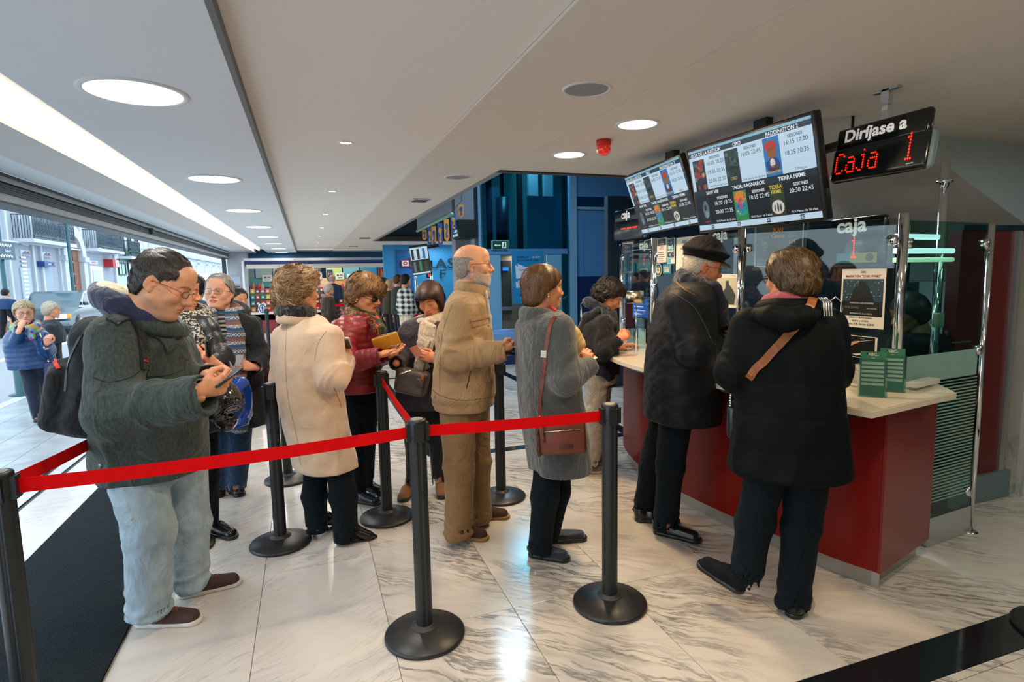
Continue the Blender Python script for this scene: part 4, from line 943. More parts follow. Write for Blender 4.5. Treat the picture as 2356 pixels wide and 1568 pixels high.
# ===== 1: the man in the green jacket with the backpack, nearest the street
p = Person('man in a dark green jacket and pale jeans looking down at his phone, backpack on', onz(430, 1412), hexc('d39b76'))
p.head(376, 652, -.28, 112, 27, -4, 1.08, h=.0026, stubble=.40, brow=(.018, .012, .010), browk=.95, lid=1, jaw=1.12, fat=.7, nose=1.12, pink=.6, iris=(.03, .02, .01))
hm = hairmats((.030, .022, .018), (.052, .040, .033), (.012, .009, .008), 'h_dark')
p.hair(shell(.007, .001, .004), hairline([(-.13, -.075), (-.075, -.082), (-.045, -.060), (-.028, -.015), (-.010, .022), (.012, .012), (.020, -.022), (.030, .0), (.042, .040), (.070, .050), (.095, .056), (.12, .07)]), hm,
       lambda P: np.stack([P[:, 0]*3, .9-8*np.maximum(0, -P[:, 1]-.02)+0*P[:, 0], -.35-5*np.maximum(0, np.abs(P[:, 0])-.04)], 1).astype(np.float32), n=8000, L=.036, r=.0005, lift=.005, wave=.0012, wf=90, jit=.22, disp=lambda P: .0035*noise3(P, (70, 40, 70)))
glasses(p, mat('red_black_frame', hexc('3a1416'), .3), LENS, w=.0215, hh=.0125, temple=mat('red_temple', hexc('8a2428'), .35), label='black and red framed glasses')
GJ = cloth('green_jacket_canvas', hexc('38423f'), .82, weave=300, bump=.22, vary=.34, vs=130, st=(1, 1, .16), sheen=.1)
JN = cloth('pale_denim', hexc('93a6b0'), .85, weave=420, bump=.3, vary=.16, vs=20, st=(1, 1, .5), sheen=.1)
build(p, 100, [(322, 728, -.2, .09, .08), (322, 748, -.2, .165, .120), (328, 790, -.18, .225, .165), (340, 880, -.12, .245, .200), (350, 980, -.06, .250, .222), (352, 1050, 0, .250, .228), (352, 1079, 0, .245, .222)],
      [((262, 782, -.40), (272, 945, -.50), (456, 912, -.52), (.092, .098, .074)), ((392, 772, -.02), (438, 905, .02), (478, 868, -.12), (.085, .075, .058))],
      [((312, 1075, -.12), (345, 1225, -.14), (345, 1396, -.12), (.118, .098, .090)), ((418, 1070, .10), (432, 1200, .10), (434, 1332, .10), (.112, .096, .084))],
      [(350, 1000, 0, .17, .17), (355, 1100, 0, .15, .15)], GJ, JN, 'jacket', 'jeans', h=.0085, ht=.009, amp=.020, f=14, tamp=.016, lamp=.014, bunch=.016, torsof=(8, 8, 3))
BR1 = mat('brown_sneaker', hexc('3c2722'), .7, vary=.2, vscale=60, bump=.2, bscale=200); SOLE = mat('white_sole', hexc('cfc9c2'), .6); OCH = mat('ochre_lace', hexc('7d4a22'), .7)
shoe_px(p, (312, 1436), (470, 1428), BR1, SOLE, laces=OCH, label='brown lace-up sneaker with white sole', L=.31)
shoe_px(p, (405, 1375), (556, 1338), BR1, SOLE, laces=OCH, L=.31)
a_ = p.at(462, 899, -.52); p.hand(a_, p.at(522, 878, -.46)-a_, (.5, .8, .35), 1, 'hold', h=.0026, scale=1.08, curls=(60, 55, 58, 60))
a_ = p.at(486, 868, -.20); p.hand(a_, p.at(533, 893, -.36)-a_, (-.35, -.6, .8), -1, 'cup', h=.0028, scale=1.05)
nk = p.at(335, 712, -.22); az = p.az; hs = SDF(); HN = cloth('navy_fleece', hexc('252c46'), .9, weave=300, sheen=.4); HL = cloth('cream_fleece', hexc('cdbf9e'), .95, weave=200, sheen=.5)
fw = np.array([math.sin(az), math.cos(az), 0])
for j, (dz, a, b, r, of) in enumerate(((-.030, .110, .105, .030, .01), (.005, .118, .110, .030, -.02), (.040, .120, .100, .024, -.055), (.070, .105, .080, .015, -.085))):
    rope(ringpts(nk+fw*of+np.array([0, 0, dz-.02]), az, a, b, .42, 16, (.60*PI if j > 1 else 0), (2.40*PI if j > 1 else 2*PI)), r, hs, .03)
hs.disp(lambda P: .006*ridge(noise3(P, (9, 9, 22)))+.003*noise3(P, 14))
V, Q = hs.mesh(.007); me = np_mesh('hood', V, Q, [HN, HL])
cen = V[Q].mean(1); nn = np.cross(V[Q[:, 1]]-V[Q[:, 0]], V[Q[:, 2]]-V[Q[:, 0]]); nn /= np.linalg.norm(nn, axis=1)[:, None]+1e-9; rel = (nk-fw*.03)[None]-cen; inner = ((nn*rel).sum(1)/(np.linalg.norm(rel, axis=1)) > .15) & (cen[:, 2] > nk[2]-.02)
me.polygons.foreach_set('material_index', inner.astype(np.int32)); p.kids.append(('hood', me, 0, None, None, {}))
hl = SDF()
for dz, a, b, of in ((.055, .098, .078, -.058), (.035, .10, .088, -.045), (.078, .085, .058, -.085)): rope(ringpts(nk+fw*of+np.array([0, 0, dz-.012]), az, a, b, .42, 16, .62*PI, 2.38*PI), .021, hl, .02)
hl.disp(lambda P: .004*noise3(P, 16)); p.add('hood_lining', hl, .007, HL, 'cream hood lining')
cl = SDF(); rope(ringpts(p.at(345, 742, -.22), az, .135, .125, .30, 14), .020, cl, .012, flat=((0, 0, 1), .7)); p.add('collar', cl, .006, GJ)
for a in ([(345, 842), (385, 838), (432, 826)], [(214, 868), (250, 878), (300, 868), (322, 852)], [(300, 742), (330, 800), (335, 850)]): seam(p, p.coat, a, DSEAM, .0018)
patch(p, p.coat, [(340, 852), (380, 850), (425, 835)], GJ, .045, .005); patch(p, p.coat, [(352, 758), (378, 775), (397, 800)], GJ, .055, .010, 'collar_flap')
w1, e1 = p.at(456, 912, -.52), p.at(272, 945, -.50); dd_ = (w1-e1)/np.linalg.norm(w1-e1); cf = SDF(); cf.u(cone(w1-dd_*.055, w1+dd_*.012, .083, .080)); cf.sub(cone(w1+dd_*.0, w1+dd_*.1, .068, .068), .003); cf.cut(dd_, w1+dd_*.022); cf.cut(-dd_, w1-dd_*.07); p.add('cuff', cf, .006, GJ)
Pc, nc = hits(p.coat, [(232, 1070)]); p.kids.append(('snap_button', MB().cyl(Pc[0]-nc[0]*.002, Pc[0]+nc[0]*.004, .009, 14), 0, mat('gun_metal', (.2, .2, .2), .4, metal=.8), None, {}))
MAN1 = p; p.finish()
ph = thing('mobile_phone', 'black mobile phone held in both hands by the man in the green jacket', 'phone', p.at(512, 872, -.46)); c = p.at(520, 868, -.45)
y = p.at(541, 851, -.42)-p.at(499, 882, -.48); y /= np.linalg.norm(y); z = np.array([-.45, -.20, .84]); z -= y*z.dot(y); z /= np.linalg.norm(z); x = np.cross(y, z); R = Matrix(np.stack([x, y, z], 1).tolist())
MB().rbox(c, (.070, .120, .009), .004, R).build('body', BLACKP, ph); MB().box(c+z*.0048, (.062, .108, .0008), R=R).build('screen', mat('phone_screen', (.02, .03, .04), .1, emit=(.3, .4, .5), es=.15), ph)
bp_ = thing('backpack', 'black backpack with red trim worn by the man in the green jacket', 'backpack', p.at(230, 900, -.10)); bs = SDF(); az = p.az
Rb = rotm(az-math.radians(8), math.radians(12)); 
c = p.at(232, 868, -.12); bs.u(rbx(c, (.165, .110, .245), .07, Rb)); bs.u(rbx(c+Rb@np.array([0, -.125, -.085]), (.125, .055, .135), .045, Rb), .02); bs.u(rbx(c+Rb@np.array([0, -.01, .18]), (.13, .09, .06), .05, Rb), .03)
bs.disp(lambda P: .012*ridge(noise3(P, (6, 6, 9)))+.005*noise3(P, (20, 20, 20)))
BPM = cloth('backpack_nylon', (.009, .011, .012), .7, weave=700, bump=.3, sheen=.1)
sdf_obj('pack_body', bs, .008, BPM, bp_)
for nm, pts, w, m in (('zip', [(150, 900), (158, 835), (182, 780), (212, 740)], .010, BLACKP), ('side_strap', [(152, 920), (175, 925), (200, 912)], .024, BPM), ('red_trim', [(126, 826), (129, 838), (135, 848)], .014, mat('red_trim', hexc('c8321e'), .7))):
    P_, n_ = hits(bs, dense(pts, 6), -.001); MB().strap(P_, w, .004, nrm=list(n_)).build(nm, m, bp_)
P_, n_ = hits(p.coat, dense([(258, 742), (275, 732), (298, 732), (320, 760), (328, 800), (330, 850)], 6), .0); MB().strap(P_, .050, .010, nrm=list(n_)).build('shoulder_strap', BPM, bp_)
P_, n_ = hits(p.coat, dense([(324, 830), (333, 832)], 3), .011); MB().strap(P_, .006, .002, nrm=list(n_)).build('red_mark', mat('red_trim', hexc('c8321e'), .7), bp_)

# ===== 7: the man in the tan jacket
p = Person('bald man with grey beard in a tan jacket and tan trousers, seen in profile', onz(1085, 1228), hexc('d69d78'))
p.head(1088, 610, -.02, 90, -2, 0, 1.02, h=.0027, stubble=.0, brow=(.25, .22, .20), browk=.5, jaw=1.06, fat=.3, nose=1.15, age=.9, pink=.7, iris=(.05, .04, .03),
       scalp=(.30, .26, .23), hairline=lambda V: np.minimum(np.minimum(-.006-V[:, 1], V[:, 2]+.085), .035-V[:, 2]-.35*(V[:, 1]+.06)))
hm = hairmats((.22, .19, .16), (.40, .36, .32), (.10, .085, .07), 'h_grey')
p.hair(shell(.003, .0005, -.006), lambda P: np.maximum(np.interp(P[:, 1], [-.12, -.07, -.04, -.02, 0, .015], [-.07, -.078, -.055, .0, .015, .06])-P[:, 2], (P[:, 2]-np.interp(P[:, 1], [-.12, -.08, -.02, .02], [.055, .050, .045, .030]))*.8), hm,
       lambda P: np.stack([0*P[:, 0], -1+0*P[:, 0], -.55+0*P[:, 0]], 1).astype(np.float32), n=5000, L=.028, r=.0004, lift=.003, jit=.2, h=.003)
bd = SDF(); bd.u(p.hs); 
def beard(P): return np.maximum(np.maximum(-.086-P[:, 1]*0-P[:, 2]-.04, P[:, 2]+.052-.45*np.maximum(0, .055-P[:, 1])*1.2), np.maximum(.006-P[:, 1], -.128-P[:, 2]))
V, Q = (lambda s_: s_.mesh(.003, lo=(-.08, -.0, -.13), hi=(.08, .12, -.03)))(SDF().u(lambda P: p.hs(P)-.0022).isect(beard, .004))
rs = np.random.RandomState(5); n = 5200; ok = np.where(((V[:, 2]+.0652)/.010)**2+(V[:, 0]/.024)**2 > 1)[0]; sd = V[rs.choice(ok, n)]; 
g = np.stack([p.hs(sd+A3(.002, 0, 0))-p.hs(sd-A3(.002, 0, 0)), p.hs(sd+A3(0, .002, 0))-p.hs(sd-A3(0, .002, 0)), p.hs(sd+A3(0, 0, .002))-p.hs(sd-A3(0, 0, .002))], 1); g /= np.linalg.norm(g, axis=1)[:, None]
sd = sd-g*p.hs(sd)[:, None]; tip = sd+g*.005+rs.randn(n, 3)*.0015+np.array([0, .001, -.0075]); w_ = np.cross(g, tip-sd); w_ /= np.linalg.norm(w_, axis=1)[:, None]
vs = np.stack([sd-w_*.0004, sd+w_*.0004, tip], 1).reshape(-1, 3)@p.hR.T+p.hc; me = np_mesh('beard', vs, np.arange(n*3).reshape(-1, 3), hairmats((.42, .38, .34), (.6, .56, .5), (.25, .22, .2), 'h_beard')[1]); p.kids.append(('beard', me, 0, None, 'short grey beard', {}))
glasses(p, mat('dark_frame', (.02, .018, .016), .3), LENS, w=.022, hh=.0135, thick=.0009, label='thin dark rimmed glasses')
TN = cloth('tan_jacket_cloth', hexc('9a7c57'), .72, weave=500, bump=.12, vary=.08, vs=12, sheen=.1, spec=.35); TT = cloth('tan_trouser_cloth', hexc('7d5f3c'), .8, weave=600, bump=.1, vary=.06, vs=8, sheen=.1)
def waistband(s):
    pass
build(p, 92, [(1082, 662, 0, .07, .075), (1080, 672, 0, .115, .095), (1076, 695, 0, .195, .125), (1070, 755, 0, .232, .158), (1067, 850, 0, .240, .178), (1067, 905, 0, .240, .182), (1068, 915, 0, .228, .174), (1069, 934, 0, .225, .174)],
      [((1058, 715, -.20), (1046, 822, -.26), (1152, 808, -.26), (.084, .074, .052)), ((1098, 715, .19), (1110, 815, .20), (1160, 800, .05), (.075, .065, .048))],
      [((1052, 930, -.10), (1056, 1075, -.11), (1056, 1222, -.12), (.108, .088, .080)), ((1088, 935, .10), (1098, 1060, .11), (1104, 1186, .12), (.105, .082, .074))],
      [(1068, 880, 0, .17, .14), (1070, 960, 0, .145, .125)], TN, TT, 'jacket', 'trousers', h=.008, ht=.009, amp=.020, f=15, tamp=.014, lamp=.010, bunch=.012, torsof=(8, 8, 4), seed=4.2)
LO = mat('brown_suede', hexc('3a2418'), .9, bump=.2, bscale=300, vary=.15, vscale=50); LS = mat('tan_sole', hexc('96713f'), .7)
shoe_px(p, (1026, 1228), (1117, 1240), LO, LS, L=.29, label='brown suede loafer with tan sole'); shoe_px(p, (1078, 1190), (1143, 1190), LO, LS, L=.28)
a_ = p.at(1146, 806, -.26); p.hand(a_, p.at(1186, 800, -.22)-a_, (.1, .9, .2), 1, 'hold', h=.0027)
cl = SDF(); rope(ringpts(p.at(1087, 668, 0), p.az, .082, .088, .28, 14), .017, cl, .01, flat=((0, 0, 1), .55)); rope(ringpts(p.at(1089, 660, 0), p.az, .074, .080, .28, 14), .012, cl, .01, flat=((0, 0, 1), .5)); p.add('collar', cl, .005, TN)
g = SDF(); rope([p.at(1116, 672, -.05), p.at(1124, 730, -.04), p.at(1130, 790, -.04), p.at(1130, 860, -.02)], .016, g, .02); p.add('shirt', g, .008, cloth('pale_shirt', hexc('c4beb4'), .8), 'pale shirt in the open jacket')
patch(p, p.coat, [(1085, 742), (1105, 738), (1122, 733)], TN, .050, .005); patch(p, p.coat, [(1082, 735), (1103, 731), (1122, 726)], TN, .020, .009)
seam(p, p.coat, [(1082, 855), (1078, 875), (1073, 893)], DSEAM, .0030, 'pocket_zip'); seam(p, p.coat, [(992, 895), (1020, 912), (1070, 921), (1135, 912)], DSEAM, .0012); seam(p, p.coat, [(1040, 700), (1020, 760), (1012, 830), (1012, 900)], mat('tan_seam', hexc('6b5236'), .9), .0014)
for q in ((1001, 912), (1133, 930), (1123, 748)):
    Pc, nc = hits(p.coat, [q]); p.kids.append(('snap_button', MB().cyl(Pc[0]-nc[0]*.002, Pc[0]+nc[0]*.003, .007, 12), 0, mat('gun_metal', (.2, .2, .2), .4, metal=.8), None, {}))
p.finish()
t = thing('wallet', 'black leather wallet held by the man in the tan jacket', 'wallet', p.at(1168, 815, -.24)); c = p.at(1166, 812, -.22); MB().rbox(c, (.095, .085, .012), .005, Matrix(rotm(p.az, .1).tolist())).rbox(c+np.array([0, 0, .014]), (.095, .080, .008), .004, Matrix(rotm(p.az, -.12).tolist())).build('cover', LEATHB, t)
t = thing('ticket', 'white card held above the wallet by the man in the tan jacket', 'card', p.at(1176, 795, -.22)); MB().box(p.at(1174, 796, -.22), (.050, .06, .0015), R=Matrix(rotm(p.az, .1).tolist())).build('card', mat('white_card', (.75, .75, .75), .5), t)

# ===== 8: the woman in the grey coat with the brown shoulder bag
p = Person('woman in a grey wool coat with short brown hair and a brown bag', onz(1265, 1270), hexc('cf9067'))
p.head(1252, 662, .0, 68, 2, 0, .98, h=.003, fem=True, lid=1, jaw=1.0, fat=.5, nose=.9)
hm = hairmats((.105, .045, .014), (.16, .075, .024), (.045, .018, .006), 'h_auburn')
fl8 = lambda P: np.stack([P[:, 0]*1.5, -.2-2*np.maximum(0, P[:, 2]-.06)+0*P[:, 0], -1+0*P[:, 0]], 1).astype(np.float32)
p.hair([ell((0, -.018, .030), (.100, .118, .104)), ell((0, -.045, -.025), (.088, .082, .085)), ell((0, -.065, -.065), (.070, .055, .045))], lambda P: np.maximum(hairline([(-.14, -.115), (-.06, -.105), (-.035, -.075), (-.012, -.022), (.0, .0), (.03, .01), (.05, .03), (.08, .055), (.12, .07)])(P), (P[:, 1]-.10)), hm, fl8, n=7000, L=.085, r=.0006, lift=.004, jit=.10, disp=lambda P: .004*noise3(P, (50, 50, 10)))
GC = cloth('grey_wool', hexc('4b4d4c'), .95, weave=180, bump=.6, vary=.2, vs=220, sheen=.5); 
build(p, 62, [(1252, 712, 0, .085, .08), (1250, 722, 0, .135, .10), (1250, 745, 0, .185, .13), (1254, 800, 0, .205, .150), (1262, 880, 0, .200, .160), (1274, 970, 0, .205, .165), (1284, 1050, 0, .205, .165), (1287, 1078, 0, .205, .165)],
      [((1292, 752, -.13), (1300, 872, -.20), (1356, 842, -.10), (.070, .070, .052)), ((1215, 755, .12), (1222, 850, .18), (1290, 840, .22), (.065, .06, .048))],
      [((1262, 1040, -.06), (1254, 1140, -.085), (1243, 1262, -.09), (.076, .072, .064)), ((1290, 1040, .07), (1282, 1130, .10), (1262, 1232, .10), (.076, .070, .060))],
      None, GC, BLACKW, 'coat', 'trousers', h=.0085, ht=.010, amp=.012, f=12, tamp=.009, lamp=.006, bunch=.006, torsof=(7, 7, 1.6), seed=7.7, top=.03)
SU = mat('navy_suede', hexc('161d33'), .9, bump=.2, bscale=300, sheen=.4)
shoe_px(p, (1216, 1275), (1326, 1292), SU, BLACKP, L=.25, hgt=.052, label='navy suede slip-on shoe'); shoe_px(p, (1262, 1246), (1297, 1243), SU, BLACKP, L=.24, hgt=.052)
a_ = p.at(1345, 846, -.10); p.hand(a_, p.at(1350, 806, -.07)-a_, (.65, .65, .25), 1, 'hold', h=.003, scale=.95, curls=(50, 55, 60, 65))
cl = SDF(); rope(ringpts(p.H(0, -.034, -.150), p.az, .080, .082, .12, 14), .021, cl, .012, flat=((0, 0, 1), .6)); rope([p.at(1222, 722, 0), p.at(1245, 722, -.09), p.at(1275, 730, -.06), p.at(1290, 748, -.02)], .020, cl, .01, flat=((0, 0, 1), .8)); p.add('collar', cl, .006, GC)
g = SDF(); rope([p.at(1264, 706, -.05), p.at(1276, 715, -.075), p.at(1290, 732, -.085), p.at(1302, 752, -.07)], [.012, .013, .011, .006], g, .01); p.add('scarf', g, .005, cloth('red_silk', hexc('a81416'), .5), 'red scarf at the collar')
g = SDF(); rope([p.at(1296, 742, .03), p.at(1316, 768, .05), p.at(1328, 792, .05), p.at(1322, 815, .05)], [.03, .045, .045, .03], g, .01); g.disp(lambda P: .006*ridge(noise3(P, 18))); p.add('blouse', g, .007, cloth('cream_silk', hexc('d8b87c'), .5), 'cream blouse at the coat opening')
e_ = p.H(.084, -.008, -.045); p.kids.append(('earring', MB().lathe([(.001, .008), (.005, .004), (.006, -.002), (.004, -.008), (.001, -.012)], e_, 10), 0, mat('gold', (.75, .5, .15), .25, metal=1), None, {}))
seam(p, p.coat, [(1232, 745), (1226, 850), (1232, 960), (1245, 1070)], mat('grey_seam', hexc('3c3e3e'), .95), .0012)
p.finish(); P8 = p
t = thing('ticket', 'paper ticket held up by the woman in the grey coat', 'ticket', p.at(1360, 818, -.04)); MB().box(p.at(1356, 815, -.05), (.062, .085, .0012), R=Matrix(rotm(p.az+.9, .5).tolist())).build('paper', mat('ticket_paper', hexc('e0cf9e'), .7, vary=.2, vscale=60), t)
LB = mat('brown_leather', hexc('6b3320'), .38, bump=.12, bscale=120, vary=.12, vscale=15, spec=.5); LBD = mat('brown_leather_dark', hexc('4a2216'), .45, bump=.1, bscale=120)
t = thing('shoulder_bag', 'brown leather shoulder bag hanging at the side of the grey coat', 'bag', p.at(1290, 1040, -.26))
az = math.atan2(*(ray(1290, 1000)[:2]))+math.radians(0); R = Matrix((rotm(az)@np.array(Matrix.Rotation(math.radians(-3), 3, 'Y'))).tolist()); c = np.array(p.at(1292, 1001, -.27)); Rn = np.array(R)
def bg(x, y, z): return c+Rn@np.array([x, y, z])
MB().rbox(c, (.245, .085, .185), .022, R, 3).build('bag_body', LB, t)
MB().rbox(bg(.008, -.046, -.022), (.215, .016, .125), .007, R, 2).build('front_pocket', LB, t); MB().rbox(bg(.008, -.043, .052), (.215, .014, .045), .006, R).build('upper_pocket', LB, t)
for z in (.037, .073): MB().tube([bg(-.085, -.056 if z < .05 else -.052, z), bg(.0, -.057 if z < .05 else -.053, z+.003), bg(.10, -.056 if z < .05 else -.052, z+.004)], .0028, 6).build('zip', mat('zip_metal', (.7, .68, .6), .25, metal=1), t); MB().rbox(bg(-.088, -.064, z-.028), (.010, .005, .052), .002, R).build('zip_pull', LBD, t)
MB().rbox(bg(.02, -.057, -.045), (.070, .006, .020), .004, R).build('leather_tab', LBD, t)
MB().rbox(bg(-.118, -.01, -.02), (.018, .070, .15), .006, R).rbox(bg(-.122, -.01, .03), (.018, .076, .020), .004, R).rbox(bg(-.122, -.01, -.06), (.018, .076, .020), .004, R).build('side_gusset', LBD, t)
MB().rbox(bg(-.135, -.02, .075), (.040, .006, .016), .003, Matrix((Rn@np.array(Matrix.Rotation(.5, 3, 'Y'))).tolist())).build('side_tag', LB, t)
MB().tube([bg(-.105, -.02, .085), bg(-.11, -.02, .10), bg(-.105, -.02, .112), bg(-.098, -.02, .10), bg(-.105, -.02, .085)], .0025, 6).build('ring', mat('zip_metal', (.7, .68, .6), .25, metal=1), t)
P_, n_ = hits(p.coat, dense([(1278, 728), (1266, 748), (1258, 790), (1252, 850), (1243, 920)], 7), .002); pts = [list(q) for q in P_]+[list(bg(-.103, -.02, .10))]; MB().strap(pts, .021, .003, nrm=list(n_)+[n_[-1]]).build('strap', LB, t)
P_, n_ = hits(p.coat, dense([(1252, 806), (1251, 822)], 3), .005); MB().strap(P_, .030, .003, nrm=list(n_)).build('buckle', mat('dull_brass', (.42, .36, .26), .4, metal=1), t)
# ===== 3: the woman with glasses and the long patterned scarf
p = Person('woman with short grey hair and glasses, long patterned scarf and black coat', onz(545, 1142), hexc('d8a183'))
p.head(504, 672, .0, 202, -6, -3, 1.03, h=.0022, fem=True, jaw=1.12, fat=1., nose=1.05, brow=(.30, .24, .19), browk=.5, pink=.9, age=.8, smile=-.35, iris=(.05, .06, .08))
hm = hairmats((.25, .22, .19), (.48, .45, .41), (.12, .10, .085), 'h_silver')
p.hair(shell(.012, .002, .008), hairline([(-.13, -.075), (-.06, -.075), (-.035, -.045), (-.010, .0), (.015, .015), (.03, .035), (.055, .058), (.08, .072), (.12, .08)]), hm,
       lambda P: np.stack([.8+P[:, 0]*6, -.1-6*np.maximum(0, -P[:, 1]-.02)+0*P[:, 0], -.35-6*np.maximum(0, np.abs(P[:, 0])-.04)], 1).astype(np.float32), n=5000, L=.05, r=.0005, lift=.004, jit=.12, disp=lambda P: .003*noise3(P, (25, 60, 60)))
glasses(p, mat('dark_brown_frame', hexc('3b2a26'), .3), LENS, w=.0250, hh=.0175, thick=.0011)
CB = cloth('black_coat_cloth', (.010, .013, .015), .75, weave=400, bump=.15, sheen=.1); JD = cloth('dark_denim', hexc('16324f'), .85, weave=400)
build(p, 190, [(512, 712, 0, .09, .08), (512, 722, 0, .15, .10), (515, 750, 0, .215, .13), (522, 810, 0, .225, .15), (530, 900, 0, .235, .165), (535, 980, 0, .24, .16)],
      [((452, 752, .0), (445, 830, -.02), (480, 870, -.14), (.070, .064, .050)), ((572, 752, .02), (600, 826, .02), (584, 842, -.16), (.074, .066, .052))],
      [((505, 970, 0), (505, 1050, 0), (497, 1118, .02), (.092, .080, .072)), ((550, 970, .02), (548, 1050, .02), (544, 1118, .02), (.092, .080, .070))], None, CB, JD, 'coat', 'jeans', h=.010, ht=.012, amp=.016, tamp=.014, seed=2.2, hollow=0)
shoe_px(p, (532, 1122), (560, 1146), mat('brown_shoe', hexc('4b2a20'), .35, vary=.2, vscale=40), BLACKP, L=.26); shoe_px(p, (505, 1120), (505, 1132), MATS['brown_shoe'], BLACKP, L=.26)
a_ = p.at(579, 843, -.19); p.hand(a_, p.at(552, 838, -.27)-a_, (-.1, .8, -.5), -1, 'hold', h=.003)
# long knitted scarf with a real pattern
def pattern_knit():
    m = bpy.data.materials.new('patterned_knit'); m.use_nodes = True; N, L = nt(m); b = N['Principled BSDF']; g = N.new('ShaderNodeNewGeometry'); sx = N.new('ShaderNodeSeparateXYZ'); L.new(g.outputs['Position'], sx.inputs[0])
    r = N.new('ShaderNodeValToRGB'); fr = N.new('ShaderNodeMath'); fr.operation = 'MULTIPLY'; fr.inputs[1].default_value = 9.; L.new(sx.outputs[2], fr.inputs[0]); f2 = N.new('ShaderNodeMath'); f2.operation = 'FRACT'; L.new(fr.outputs[0], f2.inputs[0]); L.new(f2.outputs[0], r.inputs[0])
    cs = ['5c5a62', '274e6e', '6d6a70', '8c5a4a', '5c5a62', '2b5878', '77747a']; e = r.color_ramp.elements; e[0].position = 0; e[0].color = hexc(cs[0])+(1,); e[1].position = 1; e[1].color = hexc(cs[0])+(1,)
    for i, c in enumerate(cs[1:-1]): q = e.new((i+1)/6); q.color = hexc(c)+(1,)
    r.color_ramp.interpolation = 'CONSTANT'
    v = N.new('ShaderNodeTexChecker'); v.inputs['Scale'].default_value = 1; mp = N.new('ShaderNodeMapping'); mp.inputs['Scale'].default_value = (100, 100, 130); L.new(g.outputs['Position'], mp.inputs[0]); L.new(mp.outputs[0], v.inputs['Vector'])
    s2 = N.new('ShaderNodeMath'); s2.operation = 'MULTIPLY'; s2.inputs[1].default_value = 18.; L.new(sx.outputs[2], s2.inputs[0]); f3 = N.new('ShaderNodeMath'); f3.operation = 'FRACT'; L.new(s2.outputs[0], f3.inputs[0]); gt = N.new('ShaderNodeMath'); gt.operation = 'GREATER_THAN'; gt.inputs[1].default_value = .62; L.new(f3.outputs[0], gt.inputs[0])
    mu = N.new('ShaderNodeMath'); mu.operation = 'MULTIPLY'; L.new(gt.outputs[0], mu.inputs[0]); L.new(v.outputs['Fac'], mu.inputs[1])
    x = N.new('ShaderNodeMixRGB'); L.new(mu.outputs[0], x.inputs[0]); L.new(r.outputs[0], x.inputs[1]); x.inputs[2].default_value = hexc('c9c4be')+(1,); L.new(x.outputs[0], b.inputs['Base Color']); b.inputs['Roughness'].default_value = .95
    n = N.new('ShaderNodeTexNoise'); n.inputs['Scale'].default_value = 160; bp = N.new('ShaderNodeBump'); bp.inputs['Strength'].default_value = .7; bp.inputs['Distance'].default_value = .006; L.new(n.outputs[0], bp.inputs['Height']); L.new(bp.outputs[0], b.inputs['Normal']); return m
PK = pattern_knit()
s = SDF(); rope(ringpts(p.at(511, 716, 0), p.az, .098, .092, .35, 14), .030, s, .02); fl_ = ((*FH,), 2.2)
rope([p.at(486, 722, -.14), p.at(482, 770, -.19), p.at(490, 850, -.20)], [.045, .055, .055], s, .02, fl_); rope([p.at(532, 722, -.14), p.at(543, 770, -.19), p.at(545, 860, -.215), p.at(548, 975, -.20)], [.045, .055, .062, .070], s, .02, fl_)
s.disp(lambda P: .007*ridge(noise3(P, (16, 16, 4)))); p.add('scarf', s, .007, PK, 'grey and blue patterned knit scarf with white dots')
g = MB(); fm = PK
for k in range(12):
    q = p.at(528+k*3.6, 978, -.20); g.tube([q+np.array([0, 0, .02]), q+np.array([.002, 0, -.02]), q+np.array([0, .003, -.045])], .0035, 5)
p.kids.append(('scarf_fringe', g, 0, fm, None, {}))
s = SDF(); s.u(loft([(*p.at(512, 728, -.03)[:2], p.at(512, 800, 0)[2], .13, .155, p.az), (*p.at(512, 728, -.03)[:2], p.at(512, 720, 0)[2], .10, .10, p.az)])); ST1 = mat('striped_shirt', (.3, .3, .3), .9); N_, L_ = nt(ST1); wv = N_.new('ShaderNodeTexWave'); wv.bands_direction = 'Z'; wv.inputs['Scale'].default_value = 11; cr = N_.new('ShaderNodeValToRGB'); cr.color_ramp.interpolation = 'CONSTANT'; cr.color_ramp.elements[0].color = hexc('2a2a2c')+(1,); cr.color_ramp.elements[1].color = hexc('c2b9ac')+(1,); cr.color_ramp.elements[1].position = .5; tc_ = N_.new('ShaderNodeTexCoord'); L_.new(tc_.outputs['Object'], wv.inputs['Vector']); L_.new(wv.outputs[1], cr.inputs[0]); L_.new(cr.outputs[0], N_['Principled BSDF'].inputs['Base Color']); p.add('striped_shirt', s, .01, ST1)
patch(p, p.coat, [(556, 722), (566, 745), (562, 790)], CB, .07, .012, 'lapel'); patch(p, p.coat, [(470, 722), (462, 745), (466, 780)], CB, .06, .012, 'lapel')
s = SDF(); rope(ringpts(p.at(515, 720, .05), p.az, .14, .12, .5, 14, -.2*PI+PI, 1.2*PI+PI), .030, s, .02); p.add('hood', s, .009, CB)
p.finish()
t = thing('ticket', 'small grey card in the hand of the woman with the patterned scarf', 'card', p.at(556, 830, -.30)); MB().box(p.at(548, 828, -.30), (.055, .085, .0012), R=Matrix(rotm(p.az+.5, .9).tolist())).build('card', mat('grey_card', hexc('8f9092'), .4), t)
t = thing('handbag', 'dark red leather handbag hanging behind the black coat', 'bag', p.at(600, 900, .12)); s = SDF(); s.u(rbx(p.at(598, 880, .15), (.09, .06, .13), .04, rotm(p.az))); sdf_obj('bag_body', s, .01, mat('maroon_leather', hexc('4a1216'), .35, bump=.1, bscale=80), t)

